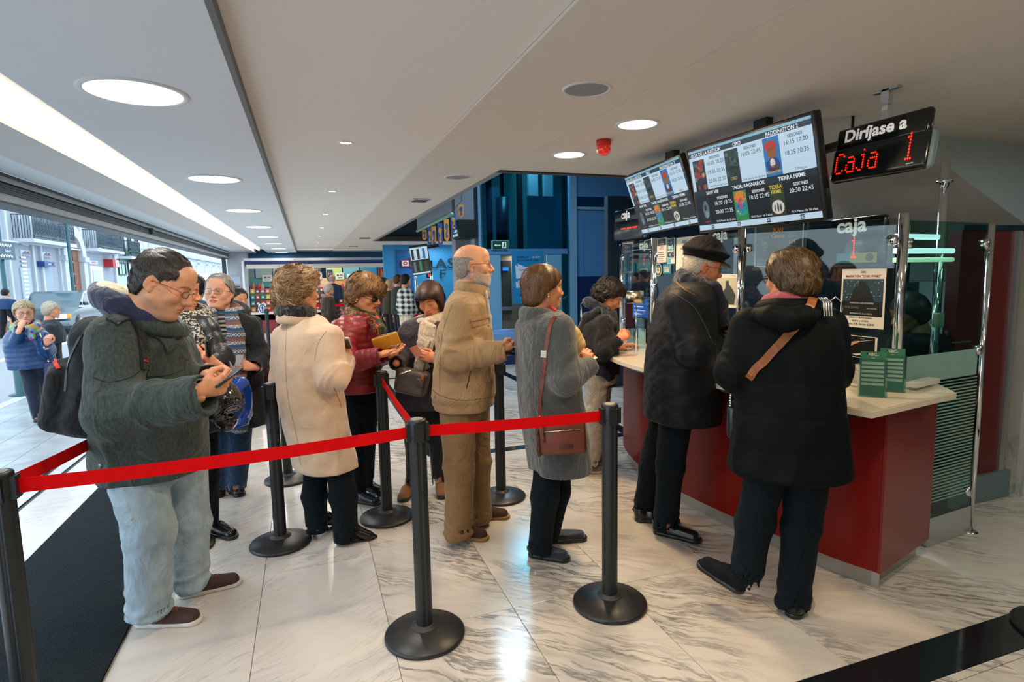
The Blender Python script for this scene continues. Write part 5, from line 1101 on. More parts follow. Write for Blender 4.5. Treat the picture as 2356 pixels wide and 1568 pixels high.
# ===== 2: the woman in the black padded jacket, half hidden, with helmet and blue bag
p = Person('woman in a black padded jacket and leopard scarf, half hidden behind the backpack man', onz(505, 1236), hexc('d0906c'))
p.head(412, 668, -.05, 95, 12, 0, 1.0, h=.0035, fem=True, lid=1, fat=.6)
hm = hairmats((.05, .03, .02), None, None, 'h_brown'); p.hair(shell(.018, .006, .01), hairline([(-.13, -.1), (-.03, -.08), (0, .02), (.05, .04), (.08, .06), (.12, .07)]), hm, lambda P: np.stack([0*P[:, 0], -.3+0*P[:, 0], -1+0*P[:, 0]], 1).astype(np.float32), n=2500, L=.07)
PB = mat('black_padded', (.010, .012, .013), .38, spec=.5, bump=.25, bscale=60)
build(p, 112, [(435, 715, 0, .10, .09), (440, 735, 0, .17, .12), (445, 800, 0, .21, .16), (450, 900, 0, .21, .17), (455, 985, 0, .21, .17)],
      [((468, 752, -.12), (508, 828, -.16), (468, 838, -.30), (.075, .068, .052)), ((410, 750, .1), (420, 830, .1), (455, 830, .0), (.07, .06, .05))],
      [((465, 980, 0), (472, 1090, 0), (482, 1200, 0), (.09, .075, .055)), ((440, 980, .08), (400, 1090, .1), (395, 1240, .1), (.09, .075, .055))], None, PB, BLACKW, 'jacket', 'trousers', h=.010, ht=.012, puff=.075, seed=9.1, pa=.008)
shoe_px(p, (478, 1222), (540, 1238), LEATHB, BLACKP, L=.27, label='shiny black ankle shoe', hgt=.11); shoe_px(p, (385, 1262), (400, 1275), LEATHB, BLACKP, L=.26)
a_ = p.at(474, 832, -.30); p.hand(a_, p.at(440, 800, -.30)-a_, (-.3, .6, .3), -1, 'hold', h=.0035); a_ = p.at(500, 838, -.32); p.hand(a_, p.at(462, 812, -.36)-a_, (-.3, .4, -.6), 1, 'hold', h=.0035)
LP = mat('leopard_print', (.03, .028, .025), .8); N_, L_ = nt(LP); vv = N_.new('ShaderNodeTexNoise'); vv.inputs['Scale'].default_value = 95; vv.inputs['Detail'].default_value = 1; tc_ = N_.new('ShaderNodeTexCoord'); L_.new(tc_.outputs['Object'], vv.inputs['Vector']); cr = N_.new('ShaderNodeValToRGB'); cr.color_ramp.elements[0].position = .50; cr.color_ramp.elements[0].color = (.012, .012, .012, 1); cr.color_ramp.elements[1].position = .54; cr.color_ramp.elements[1].color = hexc('b3aa98')+(1,); L_.new(vv.outputs[0], cr.inputs[0]); L_.new(cr.outputs[0], N_['Principled BSDF'].inputs['Base Color'])
scarf(p, 'scarf', LP, p.at(432, 728, -.02), p.az, .105, .11, .034, 3, .03, .4, ends=[[(438, 745, -.20, .04), (455, 780, -.24, .045), (458, 812, -.24, .04)]], label='black and cream leopard print scarf')
p.finish()
t = thing('purse', 'small dark purse clutched by the woman in the black padded jacket', 'purse', p.at(488, 800, -.38)); MB().rbox(p.at(482, 797, -.38), (.06, .03, .11), .012, Matrix(rotm(p.az, .2, .5).tolist())).build('purse_body', LEATHB, t)
# helmet: shell, clear visor, chin bar
t = thing('motorcycle_helmet', 'dark helmet with a smoky clear visor hanging in front of the padded jacket', 'helmet', p.at(505, 940, -.45)); c = np.array(p.at(500, 925, -.45)); az = p.az-math.radians(5); R = rotm(az, math.radians(30))
V, Q = (lambda s_: s_.mesh(.007))(SDF().u(ell((0, -.015, 0), (.118, .138, .128))).u(cone((-.05, .10, -.075), (.05, .10, -.075), .035, .035), .04).sub(ell((0, 0, -.02), (.095, .115, .12)), .004).sub(rbx((0, .12, .005), (.10, .08, .050), .02), .008).cut((0, 0, -1), (0, 0, -.115)))
o = link('shell', np_mesh('shell', V@R.T+c, Q, mat('helmet_black', (.012, .012, .013), .12, coat=.6)), t)
V, Q = (lambda s_: s_.mesh(.006))(SDF().u(ell((0, -.012, 0), (.124, .147, .134))).sub(ell((0, -.012, 0), (.121, .144, .131)), .0).isect(lambda P: .035-P[:, 1]).isect(lambda P: np.abs(P[:, 2]-.005)-.085))
link('visor', np_mesh('visor', V@R.T+c, Q, glass('visor_glass', (.55, .52, .46), .04, .3)), t)
pn = Panel(p.at(524, 940, -.62)-RT*.02-UP*-.0, RT*.9+UP*.28, -UP+RT*.2, .085, .03); pn.ell(.5, .5, .5, .5, mat('badge_grey', hexc('a5a197'), .5), 1); pn.ell(.5, .5, .46, .42, mat('badge_dark', hexc('3b3833'), .5), 2); pn.text('xenus', .5, .45, .72, mat('badge_grey', hexc('a5a197'), .5), 3, .02); pn.build('visor_sticker', t, 'oval sticker on the visor')
t = thing('shopping_bag', 'shiny blue plastic bag hanging beside the helmet', 'bag', p.at(560, 930, -.25)); s = SDF(); s.u(rbx(p.at(552, 925, -.22), (.07, .045, .125), .03, rotm(p.az, 0, .25))); s.disp(lambda P: .014*ridge(noise3(P, (9, 9, 9)))); sdf_obj('bag_body', s, .008, mat('blue_plastic', hexc('0b3f9e'), .22, spec=.6), t)
MB().tube([p.at(536, 882, -.2), p.at(533, 850, -.22), p.at(527, 830, -.24), p.at(538, 850, -.2), p.at(545, 882, -.2)], .004, 6).build('handle', mat('white_cord', hexc('c9ccd0'), .5), t)

# ===== 4: the woman in the beige coat
p = Person('woman with short blonde hair in a long beige coat, seen from behind', onz(790, 1243), hexc('d69670'))
p.head(690, 668, .0, 62, 4, -2, 1.0, h=.003, fem=True, lid=1, fat=.5, smile=.8, nose=.95)
hm = hairmats((.36, .21, .095), (.48, .30, .15), (.13, .065, .025), 'h_blonde')
p.hair([ell((0, -.020, .038), (.108, .125, .110)), ell((0, -.055, -.020), (.100, .092, .088)), ell((.07, .0, -.0), (.045, .065, .06)), ell((-.07, .0, -.0), (.045, .065, .06)), ell((0, .04, .085), (.07, .06, .05)), ell((0, -.085, -.075), (.065, .045, .055))],
       lambda P: np.maximum(hairline([(-.16, -.13), (-.06, -.12), (-.03, -.075), (0, -.035), (.03, .0), (.055, .04), (.09, .06), (.14, .06)])(P), P[:, 1]-.125), hm,
       lambda P: np.stack([P[:, 0]*4+.9*noise3(P, 9), -.6+1.1*noise3(P+3, 9), -.5+1.2*noise3(P+9, 9)-3*np.maximum(0, P[:, 2]*-1)], 1).astype(np.float32), n=9000, L=.075, r=.00062, lift=.010, wave=.0018, wf=70, jit=.09, disp=lambda P: .010*ridge(noise3(P+.02*noise3(P, 20)[:, None], (26, 26, 30)), 2.2)+.005*noise3(P, 45))
BC = cloth('beige_wool', hexc('d2b497'), .9, weave=260, bump=.18, vary=.07, vs=9, sheen=.4, wr=.15)
build(p, 62, [(702, 722, 0, .075, .07), (704, 734, 0, .13, .10), (706, 762, 0, .200, .135), (710, 830, 0, .215, .165), (715, 910, 0, .205, .170), (733, 1000, 0, .200, .168), (752, 1074, 0, .195, .170)],
      [((758, 778, -.10), (768, 866, -.17), (796, 832, -.03), (.078, .076, .058)), ((652, 778, .05), (650, 870, .10), (700, 860, .28), (.072, .066, .05))],
      [((728, 1060, .03), (724, 1140, .03), (730, 1212, .04), (.072, .070, .062)), ((780, 1060, -.02), (790, 1140, -.03), (796, 1230, -.03), (.076, .076, .070))], None, BC, BLACKW, 'coat', 'trousers', h=.0085, ht=.011, amp=.014, f=12, tamp=.008, lamp=.008, bunch=.008, torsof=(7, 7, 1.5), seed=5.5, top=.03)
PM = mat('black_pump', (.006, .007, .010), .22, spec=.6)
shoe_px(p, (772, 1248), (862, 1238), PM, PM, L=.25, hgt=.06, hz=.062, point=1, label='pointed black high-heeled shoe'); shoe_px(p, (716, 1228), (764, 1212), PM, PM, L=.25, hgt=.06, hz=.062, point=1)
a_ = p.at(794, 834, -.04); p.hand(a_, p.at(802, 800, .0)-a_, (-.4, .7, .2), 1, 'hold', h=.0032, scale=.95)
s = SDF(); rope(ringpts(p.H(0, -.030, -.165), p.az, .094, .088, .15, 14), .014, s, .012, flat=((0, 0, 1), .5)); p.add('collar', s, .006, BC)
s = SDF(); rope(ringpts(p.H(0, -.028, -.125), p.az, .074, .076, .15, 14), .034, s, .02); s.disp(lambda P: .006*noise3(P, 50)+.004*noise3(P, 90)); p.add('fur_collar', s, .006, cloth('black_fur', (.005, .006, .007), .95, weave=150, bump=1., sheen=.5), 'black fur collar')
seam(p, p.coat, [(660, 745), (657, 830), (664, 920), (684, 1010), (692, 1068)], mat('beige_seam', hexc('8c6e4c'), .95), .0014); seam(p, p.coat, [(752, 760), (732, 790), (724, 830)], MATS['beige_seam'], .0012); seam(p, p.coat, [(768, 890), (778, 915), (785, 935)], MATS['beige_seam'], .0022)
g = MB(); g.tube(ringpts(p.at(798, 828, -.03), 0, .032, .032, 0, 16), .0065, 6); p.kids.append(('watch_strap', g, 0, mat('dark_strap', (.05, .045, .04), .5), None, {}))
p.finish()
t = thing('mobile_phone', 'phone with a lit screen in the hand of the beige coat woman', 'phone', p.at(780, 795, -.02)); R = Matrix(rotm(p.az-.8, -.9).tolist()); c = p.at(793, 789, -.05); MB().rbox(c, (.07, .012, .12), .005, R).build('body', mat('phone_white', hexc('c7c4c0'), .3), t); MB().box(np.array(c)+np.array(R@Vector((0, -.0066, 0))), (.06, .001, .10), R=R).build('screen', mat('phone_dark', hexc('4a3a34'), .1), t)

# ===== 5: the woman in the red quilted jacket
p = Person('woman in a dark red quilted jacket, sunglasses and a green and orange scarf', onz(850, 1150), hexc('cf9069'))
p.head(842, 676, -.05, 124, 18, 3, 1.0, h=.003, fem=True, lid=1, fat=.5, nose=1.1, age=.9, lips=hexc('8f3b36'))
hm = hairmats((.22, .105, .036), (.32, .165, .06), (.075, .032, .012), 'h_copper')
p.hair([ell((0, -.015, .040), (.104, .125, .108)), ell((0, -.055, -.020), (.092, .085, .08)), ell((.045, .065, .065), (.055, .045, .035)), ell((-.03, .07, .065), (.06, .04, .035)), ell((0, -.01, .10), (.07, .08, .055))],
       lambda P: np.maximum(hairline([(-.16, -.11), (-.06, -.10), (-.02, -.055), (0, -.02), (.03, .005), (.06, .028), (.09, .034), (.14, .034)])(P), P[:, 1]-.135), hm,
       lambda P: np.stack([.7+P[:, 0]*2+.8*noise3(P, 9), .9*np.clip((P[:, 1]+.03)*30, -1, 1)+.7*noise3(P+3, 9), -.75+.6*noise3(P+9, 9)], 1).astype(np.float32), n=9000, L=.085, r=.00062, lift=.012, wave=.0016, wf=60, jit=.18, disp=lambda P: .009*ridge(noise3(P, (18, 18, 26)), 2.2)+.004*noise3(P, 45))
glasses(p, mat('dark_frame_gloss', (.012, .008, .006), .15), LENSD, w=.0270, hh=.0185, thick=.0024, temple=mat('cream_temple', hexc('b9a483'), .3), dark=True, label='dark sunglasses with pale temples', y=.101)
RQ = mat('red_quilt', hexc('7d1a24'), .42, spec=.5, bump=.35, bscale=45, bstretch=(1, 1, .5), vary=.12, vscale=6)
build(p, 112, [(833, 712, 0, .09, .085), (830, 724, 0, .155, .115), (823, 750, 0, .205, .150), (818, 815, 0, .205, .165), (822, 870, 0, .195, .160), (828, 897, 0, .190, .160)],
      [((784, 762, -.18), (794, 838, -.30), (870, 818, -.36), (.088, .074, .056)), ((862, 758, .10), (880, 815, .06), (905, 812, -.12), (.075, .062, .05))],
      [((810, 890, .0), (820, 1000, .0), (826, 1128, .0), (.088, .074, .056)), ((845, 890, .08), (842, 1000, .08), (842, 1108, .08), (.085, .070, .054))], None, RQ, BLACKW, 'jacket', 'trousers', h=.008, ht=.012, amp=.004, tamp=.004, puff=.046, pa=.0075, seed=6.3)
BT = mat('black_boot', (.008, .010, .014), .25, spec=.5); shoe_px(p, (812, 1150), (858, 1158), BT, BT, L=.25, hgt=.14); shoe_px(p, (826, 1128), (862, 1134), BT, BT, L=.25, hgt=.14)
a_ = p.at(872, 817, -.36); p.hand(a_, p.at(926, 806, -.34)-a_, (-.1, -.25, .95), 1, 'cup', h=.0028, curls=(14, 16, 18, 20)); a_ = p.at(905, 812, -.15); p.hand(a_, p.at(882, 790, -.27)-a_, (-.3, -.6, .4), -1, 'hold', h=.0032)
SC = mat('printed_silk', (.03, .05, .02), .6); N_, L_ = nt(SC); vv = N_.new('ShaderNodeTexNoise'); vv.inputs['Scale'].default_value = 9; vv.inputs['Detail'].default_value = 2; vv.inputs['Distortion'].default_value = 2.5; tc_ = N_.new('ShaderNodeTexCoord'); L_.new(tc_.outputs['Object'], vv.inputs['Vector']); cr = N_.new('ShaderNodeValToRGB'); cr.color_ramp.interpolation = 'CONSTANT'; e = cr.color_ramp.elements; e[0].color = hexc('232a16')+(1,); e[1].position = .50; e[1].color = hexc('4a1f2a')+(1,)
for po, c_ in ((.40, '3c4a26'), (.545, 'e2601a'), (.60, '1b1c18'), (.68, '8a6f3a')): q = e.new(po); q.color = hexc(c_)+(1,)
L_.new(vv.outputs[0], cr.inputs[0]); L_.new(cr.outputs[0], N_['Principled BSDF'].inputs['Base Color'])
scarf(p, 'scarf', SC, p.at(833, 724, -.02), p.az, .090, .092, .030, 3, .030, .45, ends=[[(862, 735, -.14, .035), (872, 755, -.16, .045), (880, 775, -.16, .02)]], label='green scarf with orange and brown print', amp=.010)
e_ = p.H(.083, -.008, -.048); p.kids.append(('earring', MB().lathe([(.001, .008), (.006, .003), (.006, -.004), (.001, -.009)], e_, 10), 0, MATS['gold'], None, {}))
seam(p, p.coat, [(872, 745), (868, 800), (866, 890)], mat('red_zip', hexc('45101a'), .6), .004, 'zip')
p.finish()
t = thing('purse', 'mustard yellow zip purse held by the woman in the red jacket', 'purse', p.at(890, 790, -.30)); R = Matrix((rotm(math.atan2(*ray(888, 790)[:2])+math.radians(8), math.radians(-12))@np.array(Matrix.Rotation(math.radians(-16), 3, 'Y'))).tolist()); c = np.array(p.at(889, 786, -.28)); MU = mat('mustard_leather', hexc('c08514'), .45, bump=.25, bscale=90)
MB().rbox(c, (.175, .024, .095), .011, R, 3).build('purse_body', MU, t); MB().strap([c+np.array(R@Vector(q)) for q in ((-.082, -.002, .046), (0, -.002, .050), (.082, -.002, .046))], .006, .003, nrm=(0, 0, 1)).build('zip', mat('zip_metal', (.7, .68, .6), .25, metal=1), t)
MB().box(c+np.array(R@Vector((.012, -.016, .012))), (.012, .004, .060), R=R).build('zip_pull', MU, t)
t = thing('coins', 'a few dull coins in the open hand of the red jacket woman', 'coins', p.at(905, 797, -.34))
for k, (dx, dy) in enumerate(((0, 0), (.02, .008), (-.012, .014), (.008, -.010))): MB().lathe([(.001, 0), (.011, 0), (.011, .002), (.001, .002)], np.array(p.at(907, 800, -.355))+np.array([dx, dy, .012+.002*k]), 14).build('coin', mat('coin_metal', (.35, .32, .28), .35, metal=1), t)

# ===== 6: the woman with the white scarf
p = Person('dark haired woman with a cream knitted scarf looking down at a pink note', onz(965, 1138), hexc('cd8c66'))
p.head(990, 688, .0, 200, 24, 6, 1.0, h=.003, fem=True, lid=1, fat=.6, nose=1.0, smile=.3, age=.6, brow=(.05, .03, .02))
hm = hairmats((.045, .018, .012), (.07, .03, .018), (.016, .007, .005), 'h_plum')
p.hair([ell((0, -.018, .030), (.096, .114, .100)), ell((0, -.05, -.02), (.09, .08, .08)), ell((0, .035, .055), (.078, .080, .060)), ell((.072, .018, -.01), (.026, .05, .075)), ell((-.072, .018, -.01), (.026, .05, .075))],
       lambda P: np.maximum(hairline([(-.15, -.12), (-.02, -.11), (.02, -.085), (.045, -.07), (.055, .0), (.075, .044), (.1, .050), (.14, .052)])(P), P[:, 1]-.130), hm,
       lambda P: np.stack([1.0*np.sign(P[:, 0]+.03)*(P[:, 2] > .05)+P[:, 0]*3, .3+0*P[:, 0], -1+0*P[:, 0]], 1).astype(np.float32), n=6000, L=.085, r=.0006, lift=.004, jit=.10)
PJ = cloth('plum_black_cloth', (.016, .009, .014), .6, weave=400, bump=.15, spec=.4, sheen=.1)
build(p, 195, [(985, 728, 0, .085, .08), (983, 740, 0, .15, .11), (980, 765, 0, .195, .14), (975, 830, 0, .195, .155), (978, 905, 0, .20, .16), (980, 935, 0, .195, .16)],
      [((942, 762, .0), (928, 830, -.10), (912, 835, -.28), (.068, .062, .050)), ((1028, 762, .02), (1040, 830, .0), (1000, 828, -.22), (.068, .06, .048))],
      [((958, 920, 0), (955, 1010, 0), (952, 1108, 0), (.082, .070, .054)), ((1004, 920, .05), (1008, 1010, .05), (1010, 1105, .05), (.082, .070, .054))], None, PJ, cloth('black_jean', (.008, .008, .010), .85), 'jacket', 'trousers', h=.0095, ht=.012, amp=.014, tamp=.010, seed=3.3)
SD = mat('tan_suede', hexc('8a5f3b'), .9, bump=.2, bscale=200); shoe_px(p, (948, 1128), (930, 1150), SD, BLACKP, L=.24, hgt=.11, label='tan suede ankle boot'); shoe_px(p, (1014, 1122), (1020, 1145), SD, BLACKP, L=.24, hgt=.11)
a_ = p.at(1002, 826, -.22); p.hand(a_, p.at(962, 812, -.28)-a_, (.1, .9, -.2), -1, 'hold', h=.0032, scale=.95)
WS = mat('cream_knit', hexc('bfae97'), .95, bump=1., bscale=90, bstretch=(1, 1, .5), vary=.22, vscale=70, sheen=.4)
scarf(p, 'scarf', WS, p.at(987, 744, -.0), p.az, .088, .090, .031, 3, .028, .3, ends=[[(978, 752, -.13, .042), (972, 790, -.17, .035), (966, 845, -.18, .04)], [(992, 755, -.13, .038), (985, 800, -.17, .03), (980, 840, -.17, .03)]], label='cream knitted scarf', amp=.006)
p.finish()
t = thing('ticket', 'pink paper note held by the woman with the cream scarf', 'ticket', p.at(955, 806, -.30)); MB().box(p.at(957, 807, -.30), (.075, .002, .07), R=Matrix(rotm(p.az+.35, .35, .4).tolist())).build('paper', mat('pink_paper', hexc('d98a6a'), .6), t)
t = thing('handbag', 'grey brown leather handbag hanging low beside the white scarf', 'bag', p.at(945, 905, -.30)); s = SDF(); R = rotm(p.az, 0, -.22); s.u(rbx(p.at(948, 878, -.28), (.105, .055, .085), .030, R)); s.disp(lambda P: .006*noise3(P, 11)); TB = mat('taupe_leather', hexc('4a3d33'), .42, bump=.15, bscale=60, vary=.12, vscale=20); sdf_obj('bag_body', s, .007, TB, t)
P_, n_ = hits(s, dense([(915, 862), (945, 852), (978, 848)], 5), -.001, s.bounds()); MB().strap(P_, .008, .003, nrm=list(n_)).build('zip', mat('zip_metal', (.7, .68, .6), .25, metal=1), t)
MB().rbox(p.at(966, 880, -.36), (.05, .01, .05), .004, Matrix(R.tolist())).build('bag_pocket', TB, t); MB().tube([p.at(975, 852, -.28), p.at(985, 800, -.2), p.at(1000, 760, -.12)], .007, 6).build('strap', TB, t); MB().rbox(p.at(972, 868, -.37), (.02, .006, .035), .003, Matrix(R.tolist())).build('charm', mat('orange_leather', hexc('9c4a1c'), .5), t)
# ===== 9: the woman leaning on the counter
p = Person('woman with curly dark hair bending over the counter in a grey sweater', onz(1345, 1082), hexc('cf8d66'))
p.head(1402, 680, .1, 82, 34, 0, 1.0, h=.0035, fem=True, lid=1, fat=.5)
hm = hairmats((.018, .012, .010), (.03, .022, .018), (.008, .006, .005), 'h_curly')
p.hair([ell((0, -.020, .035), (.105, .122, .105)), ell((0, -.06, -.015), (.10, .085, .08)), ell((0, .04, .08), (.075, .05, .04))], lambda P: np.maximum(hairline([(-.16, -.11), (-.06, -.10), (-.02, -.07), (0, -.02), (.03, .01), (.06, .045), (.09, .06), (.14, .06)])(P), P[:, 1]-.125), hm,
       lambda P: np.stack([1.4*noise3(P, 22), -.3+1.4*noise3(P+3, 22), -.6+1.2*noise3(P+9, 22)], 1).astype(np.float32), n=6000, L=.05, r=.0007, lift=.012, wave=.004, wf=120, jit=.3, disp=lambda P: .010*ridge(noise3(P, 32), 2.))
DG = cloth('charcoal_sweater', hexc('1c1c20'), .95, weave=260, bump=.35, sheen=.1)
build(p, 82, [(1398, 714, .05, .08, .08), (1390, 722, .05, .15, .10), (1378, 742, .03, .200, .15), (1372, 790, .0, .205, .165), (1376, 840, 0, .19, .16), (1380, 858, 0, .18, .155)],
      [((1390, 744, -.14), (1388, 808, -.22), (1422, 782, -.22), (.066, .056, .042)), ((1385, 744, .16), (1395, 806, .20), (1430, 800, .12), (.062, .052, .040))],
      [((1372, 850, -.08), (1368, 950, -.08), (1362, 1062, -.07), (.092, .080, .068)), ((1384, 850, .09), (1380, 950, .09), (1375, 1050, .09), (.09, .075, .065))], [(1378, 838, 0, .165, .15), (1376, 880, 0, .16, .14)], DG, cloth('pale_grey_jean', hexc('a39d92'), .85), 'sweater', 'jeans', h=.010, ht=.011, amp=.014, tamp=.012, lamp=.010, bunch=.012, seed=8.4, top=.03)
shoe_px(p, (1312, 1084), (1382, 1086), mat('taupe_sneaker', hexc('6f5f55'), .8), mat('cream_sole', hexc('b9ab98'), .6), L=.27, label='taupe sneaker with red laces', laces=mat('red_lace', hexc('d8321a'), .7)); shoe_px(p, (1348, 1068), (1384, 1066), MATS['taupe_sneaker'], MATS['cream_sole'], L=.26)
a_ = p.at(1423, 780, -.215); p.hand(a_, p.at(1440, 767, -.215)-a_, (.3, .6, -.5), 1, 'fist', h=.0035); a_ = p.at(1422, 800, .10); p.hand(a_, p.at(1440, 792, .1)-a_, (0, .2, -1), -1, 'relax', h=.004)
s = SDF(); rope(ringpts(p.H(0, -.032, -.125), p.az, .08, .082, .5, 12), .032, s, .02); rope([p.at(1392, 712, -.10), p.at(1394, 735, -.17), p.at(1388, 762, -.20), p.at(1382, 790, -.20)], [.022, .034, .040, .036], s, .02, ((*FH,), 2.6)); rope([p.at(1375, 712, -.04), p.at(1352, 730, -.06), p.at(1338, 760, -.05), p.at(1330, 790, -.04)], [.022, .034, .036, .03], s, .02); s.disp(lambda P: .010*ridge(noise3(P, (18, 18, 5)))); p.add('scarf', s, .008, cloth('navy_scarf', (.008, .012, .024), .9), 'dark navy scarf with fringed ends')
s = SDF(); rope([p.at(1368, 848, -.15), p.at(1385, 850, -.17), p.at(1398, 862, -.12), p.at(1404, 880, -.02)], [.035, .045, .05, .04], s, .02); s.disp(lambda P: .008*noise3(P, 24)); p.add('tied_sweater', s, .009, mat('navy_print', (.010, .014, .03), .85, vary=.9, vscale=45), 'navy printed top below the sweater')
p.finish()
# ===== 10: the man with the peaked cap
p = Person('man in a black quilted coat and peaked cap leaning to the counter window', onz(1525, 1222), hexc('c98460'))
p.head(1617, 612, .05, 72, 14, 4, 1.03, h=.003, stubble=.15, lid=1, jaw=1.05, fat=.5, nose=1.2, age=.9, pink=.9)
hm = hairmats((.42, .34, .24), (.62, .54, .42), (.25, .2, .14), 'h_white')
p.hair(shell(.006, .001, 0), lambda P: np.maximum(hairline([(-.13, -.075), (-.06, -.082), (-.035, -.05), (-.012, -.01), (.02, .0), (.05, .09)])(P), P[:, 2]-.06), hm, lambda P: np.stack([0*P[:, 0], -.8+0*P[:, 0], -.6+0*P[:, 0]], 1).astype(np.float32), n=3500, L=.03, r=.0005, lift=.004)
CAPM = cloth('black_cap_cloth', (.006, .006, .0065), .8, weave=300, sheen=.0, spec=.15); V, Q = (lambda s_: s_.mesh(.004))(SDF().u(ell((0, -.005, .085), (.120, .135, .036))).u(cone((0, -.012, .045), (0, -.012, .075), .096, .098, ((0, 1, 0), .84)), .02).sub(cone((0, -.012, .0), (0, -.012, .055), .090, .090, ((0, 1, 0), .84)), .004).cut((0, 0, -1), (0, -.01, .040)).disp(lambda P: .003*noise3(P, 18)))
p.kids.append(('cap', np_mesh('cap', V@p.hR.T+p.hc, Q, CAPM), 0, None, 'black peaked cap', {}))
V, Q = (lambda s_: s_.mesh(.003))(SDF().u(ell((0, .095, .045), (.078, .060, .010), np.array(Matrix.Rotation(math.radians(-20), 3, 'X')))).sub(ell((0, .0, .03), (.085, .088, .05)), .004).disp(lambda P: 0*P[:, 0])); p.kids.append(('cap_peak', np_mesh('cap_peak', V@p.hR.T+p.hc, Q, mat('cap_peak_black', (.008, .008, .009), .5)), 0, None, None, {}))
glasses(p, mat('dark_frame', (.02, .018, .016), .3), LENS, w=.022, hh=.014)
QC = mat('quilted_black', (.0045, .0048, .0065), .6, bump=.08, bscale=200, spec=.25)
def quilt(P, t, th): a = (P[:, 0]*.6+P[:, 1]*.8+P[:, 2]); b = (P[:, 0]*.6+P[:, 1]*.8-P[:, 2]); return .0050*(np.minimum(np.abs(np.sin(a*PI/.085)), np.abs(np.sin(b*PI/.085)))**.45-.6)
build(p, 66, [(1592, 645, .02, .09, .085), (1588, 656, .02, .155, .11), (1578, 690, 0, .215, .150), (1568, 760, 0, .228, .180), (1566, 860, 0, .238, .200), (1568, 962, 0, .250, .205)],
      [((1566, 700, -.20), (1602, 808, -.28), (1672, 806, -.10), (.090, .082, .062)), ((1620, 695, .15), (1660, 775, .22), (1690, 795, .32), (.08, .07, .055))],
      [((1556, 955, -.06), (1542, 1070, -.07), (1532, 1205, -.07), (.096, .082, .072)), ((1530, 955, .12), (1500, 1075, .16), (1482, 1170, .20), (.09, .078, .066))], None, QC, BLACKW, 'coat', 'trousers', h=.008, ht=.012, amp=.012, tamp=.009, lamp=.010, bunch=.010, seed=1.9, tdisp=quilt)
shoe_px(p, (1503, 1222), (1616, 1248), LEATHB, BLACKP, L=.30, label='polished black leather shoe'); shoe_px(p, (1460, 1196), (1505, 1198), LEATHB, BLACKP, L=.29)
a_ = p.at(1672, 804, -.10); p.hand(a_, p.at(1690, 786, .0)-a_, (.5, .5, -.5), 1, 'relax', h=.0035)
scarf(p, 'scarf', cloth('navy_check', (.010, .013, .028), .85, weave=90, bump=.3), p.at(1598, 656, .03), p.az, .088, .090, .032, 3, .030, .45, ends=[[(1640, 665, -.08, .05), (1655, 700, -.08, .045), (1668, 740, -.04, .03)]], label='dark navy scarf wound at the neck', amp=.008)
seam(p, p.coat, [(1545, 672), (1600, 710), (1640, 790)], mat('quilt_piping', (.05, .05, .055), .6), .0025, 'piping'); seam(p, p.coat, [(1552, 645), (1575, 665), (1600, 680)], mat('tan_piping', hexc('7d5528'), .8), .004, 'collar_lining')
p.finish()
# ===== 11: the woman in the long black padded coat
p = Person('woman in a long black padded coat with a tan strap across her back', onz(1822, 1410), hexc('c98c66'))
p.head(1816, 640, .02, -42, 2, 0, .98, h=.003, fem=True, lid=1, fat=.6, age=.7)
hm = hairmats((.085, .045, .016), (.125, .068, .025), (.030, .015, .006), 'h_chestnut')
p.hair([ell((0, -.020, .032), (.102, .120, .104)), ell((0, -.06, -.020), (.092, .085, .075)), ell((0, .03, .085), (.07, .06, .045))], lambda P: np.maximum(hairline([(-.16, -.105), (-.06, -.10), (-.03, -.06), (-.005, -.01), (.02, .005), (.05, .03), (.08, .05), (.14, .06)])(P), P[:, 1]-.12), hm,
       lambda P: np.stack([.4*noise3(P, 18)+P[:, 0]*2, -.5+.5*noise3(P+3, 18), -.9+0*P[:, 0]], 1).astype(np.float32), n=8000, L=.05, r=.0006, lift=.006, wave=.001, jit=.18, disp=lambda P: .005*ridge(noise3(P, 30)))
glasses(p, mat('dark_frame', (.02, .018, .016), .3), LENS, w=.025, hh=.017, thick=.0018)
BP2 = mat('padded_black_2', (.0015, .0028, .0032), .65, bump=.05, bscale=40, spec=.12)
def lines11(P, t, th): return .006*(np.abs(np.sin((P[:, 2]-.06)*PI/.150))**.35-.8)
build(p, -8, [(1812, 702, .0, .09, .085), (1812, 710, 0, .145, .11), (1812, 738, 0, .195, .140), (1812, 790, 0, .222, .165), (1814, 880, 0, .220, .175), (1814, 960, 0, .232, .185), (1812, 1040, 0, .250, .19), (1810, 1084, 0, .262, .20)],
      [((1722, 750, .02), (1690, 858, .02), (1712, 872, .26), (.076, .072, .058)), ((1906, 748, .02), (1918, 850, .03), (1900, 872, .26), (.076, .070, .058))],
      [((1762, 1080, .0), (1738, 1200, .02), (1716, 1325, .0), (.092, .080, .074)), ((1858, 1080, .0), (1842, 1210, .0), (1822, 1388, .0), (.094, .080, .070))], None, BP2, BLACKW, 'coat', 'trousers', h=.0085, ht=.011, amp=.012, tamp=.010, lamp=.010, bunch=.010, seed=2.9, tdisp=lines11)
s = SDF(); rope([p.at(1745, 722, -.10), p.at(1775, 728, -.16), p.at(1812, 735, -.18), p.at(1850, 728, -.16), p.at(1882, 722, -.10)], [.03, .04, .045, .04, .03], s, .03); rope(ringpts(p.at(1812, 708, .0), p.az, .10, .10, .1, 14), .030, s, .02); s.disp(lambda P: .004*noise3(P, 16)); p.add('hood', s, .008, BP2)
s = SDF(); rope(ringpts(p.at(1812, 692, .01), p.az, .078, .082, .2, 14), .020, s, .02); s.disp(lambda P: .004*ridge(noise3(P, 22))); p.add('scarf', s, .006, cloth('pink_scarf', hexc('9b4a52'), .8), 'dusty pink scarf at the neck')
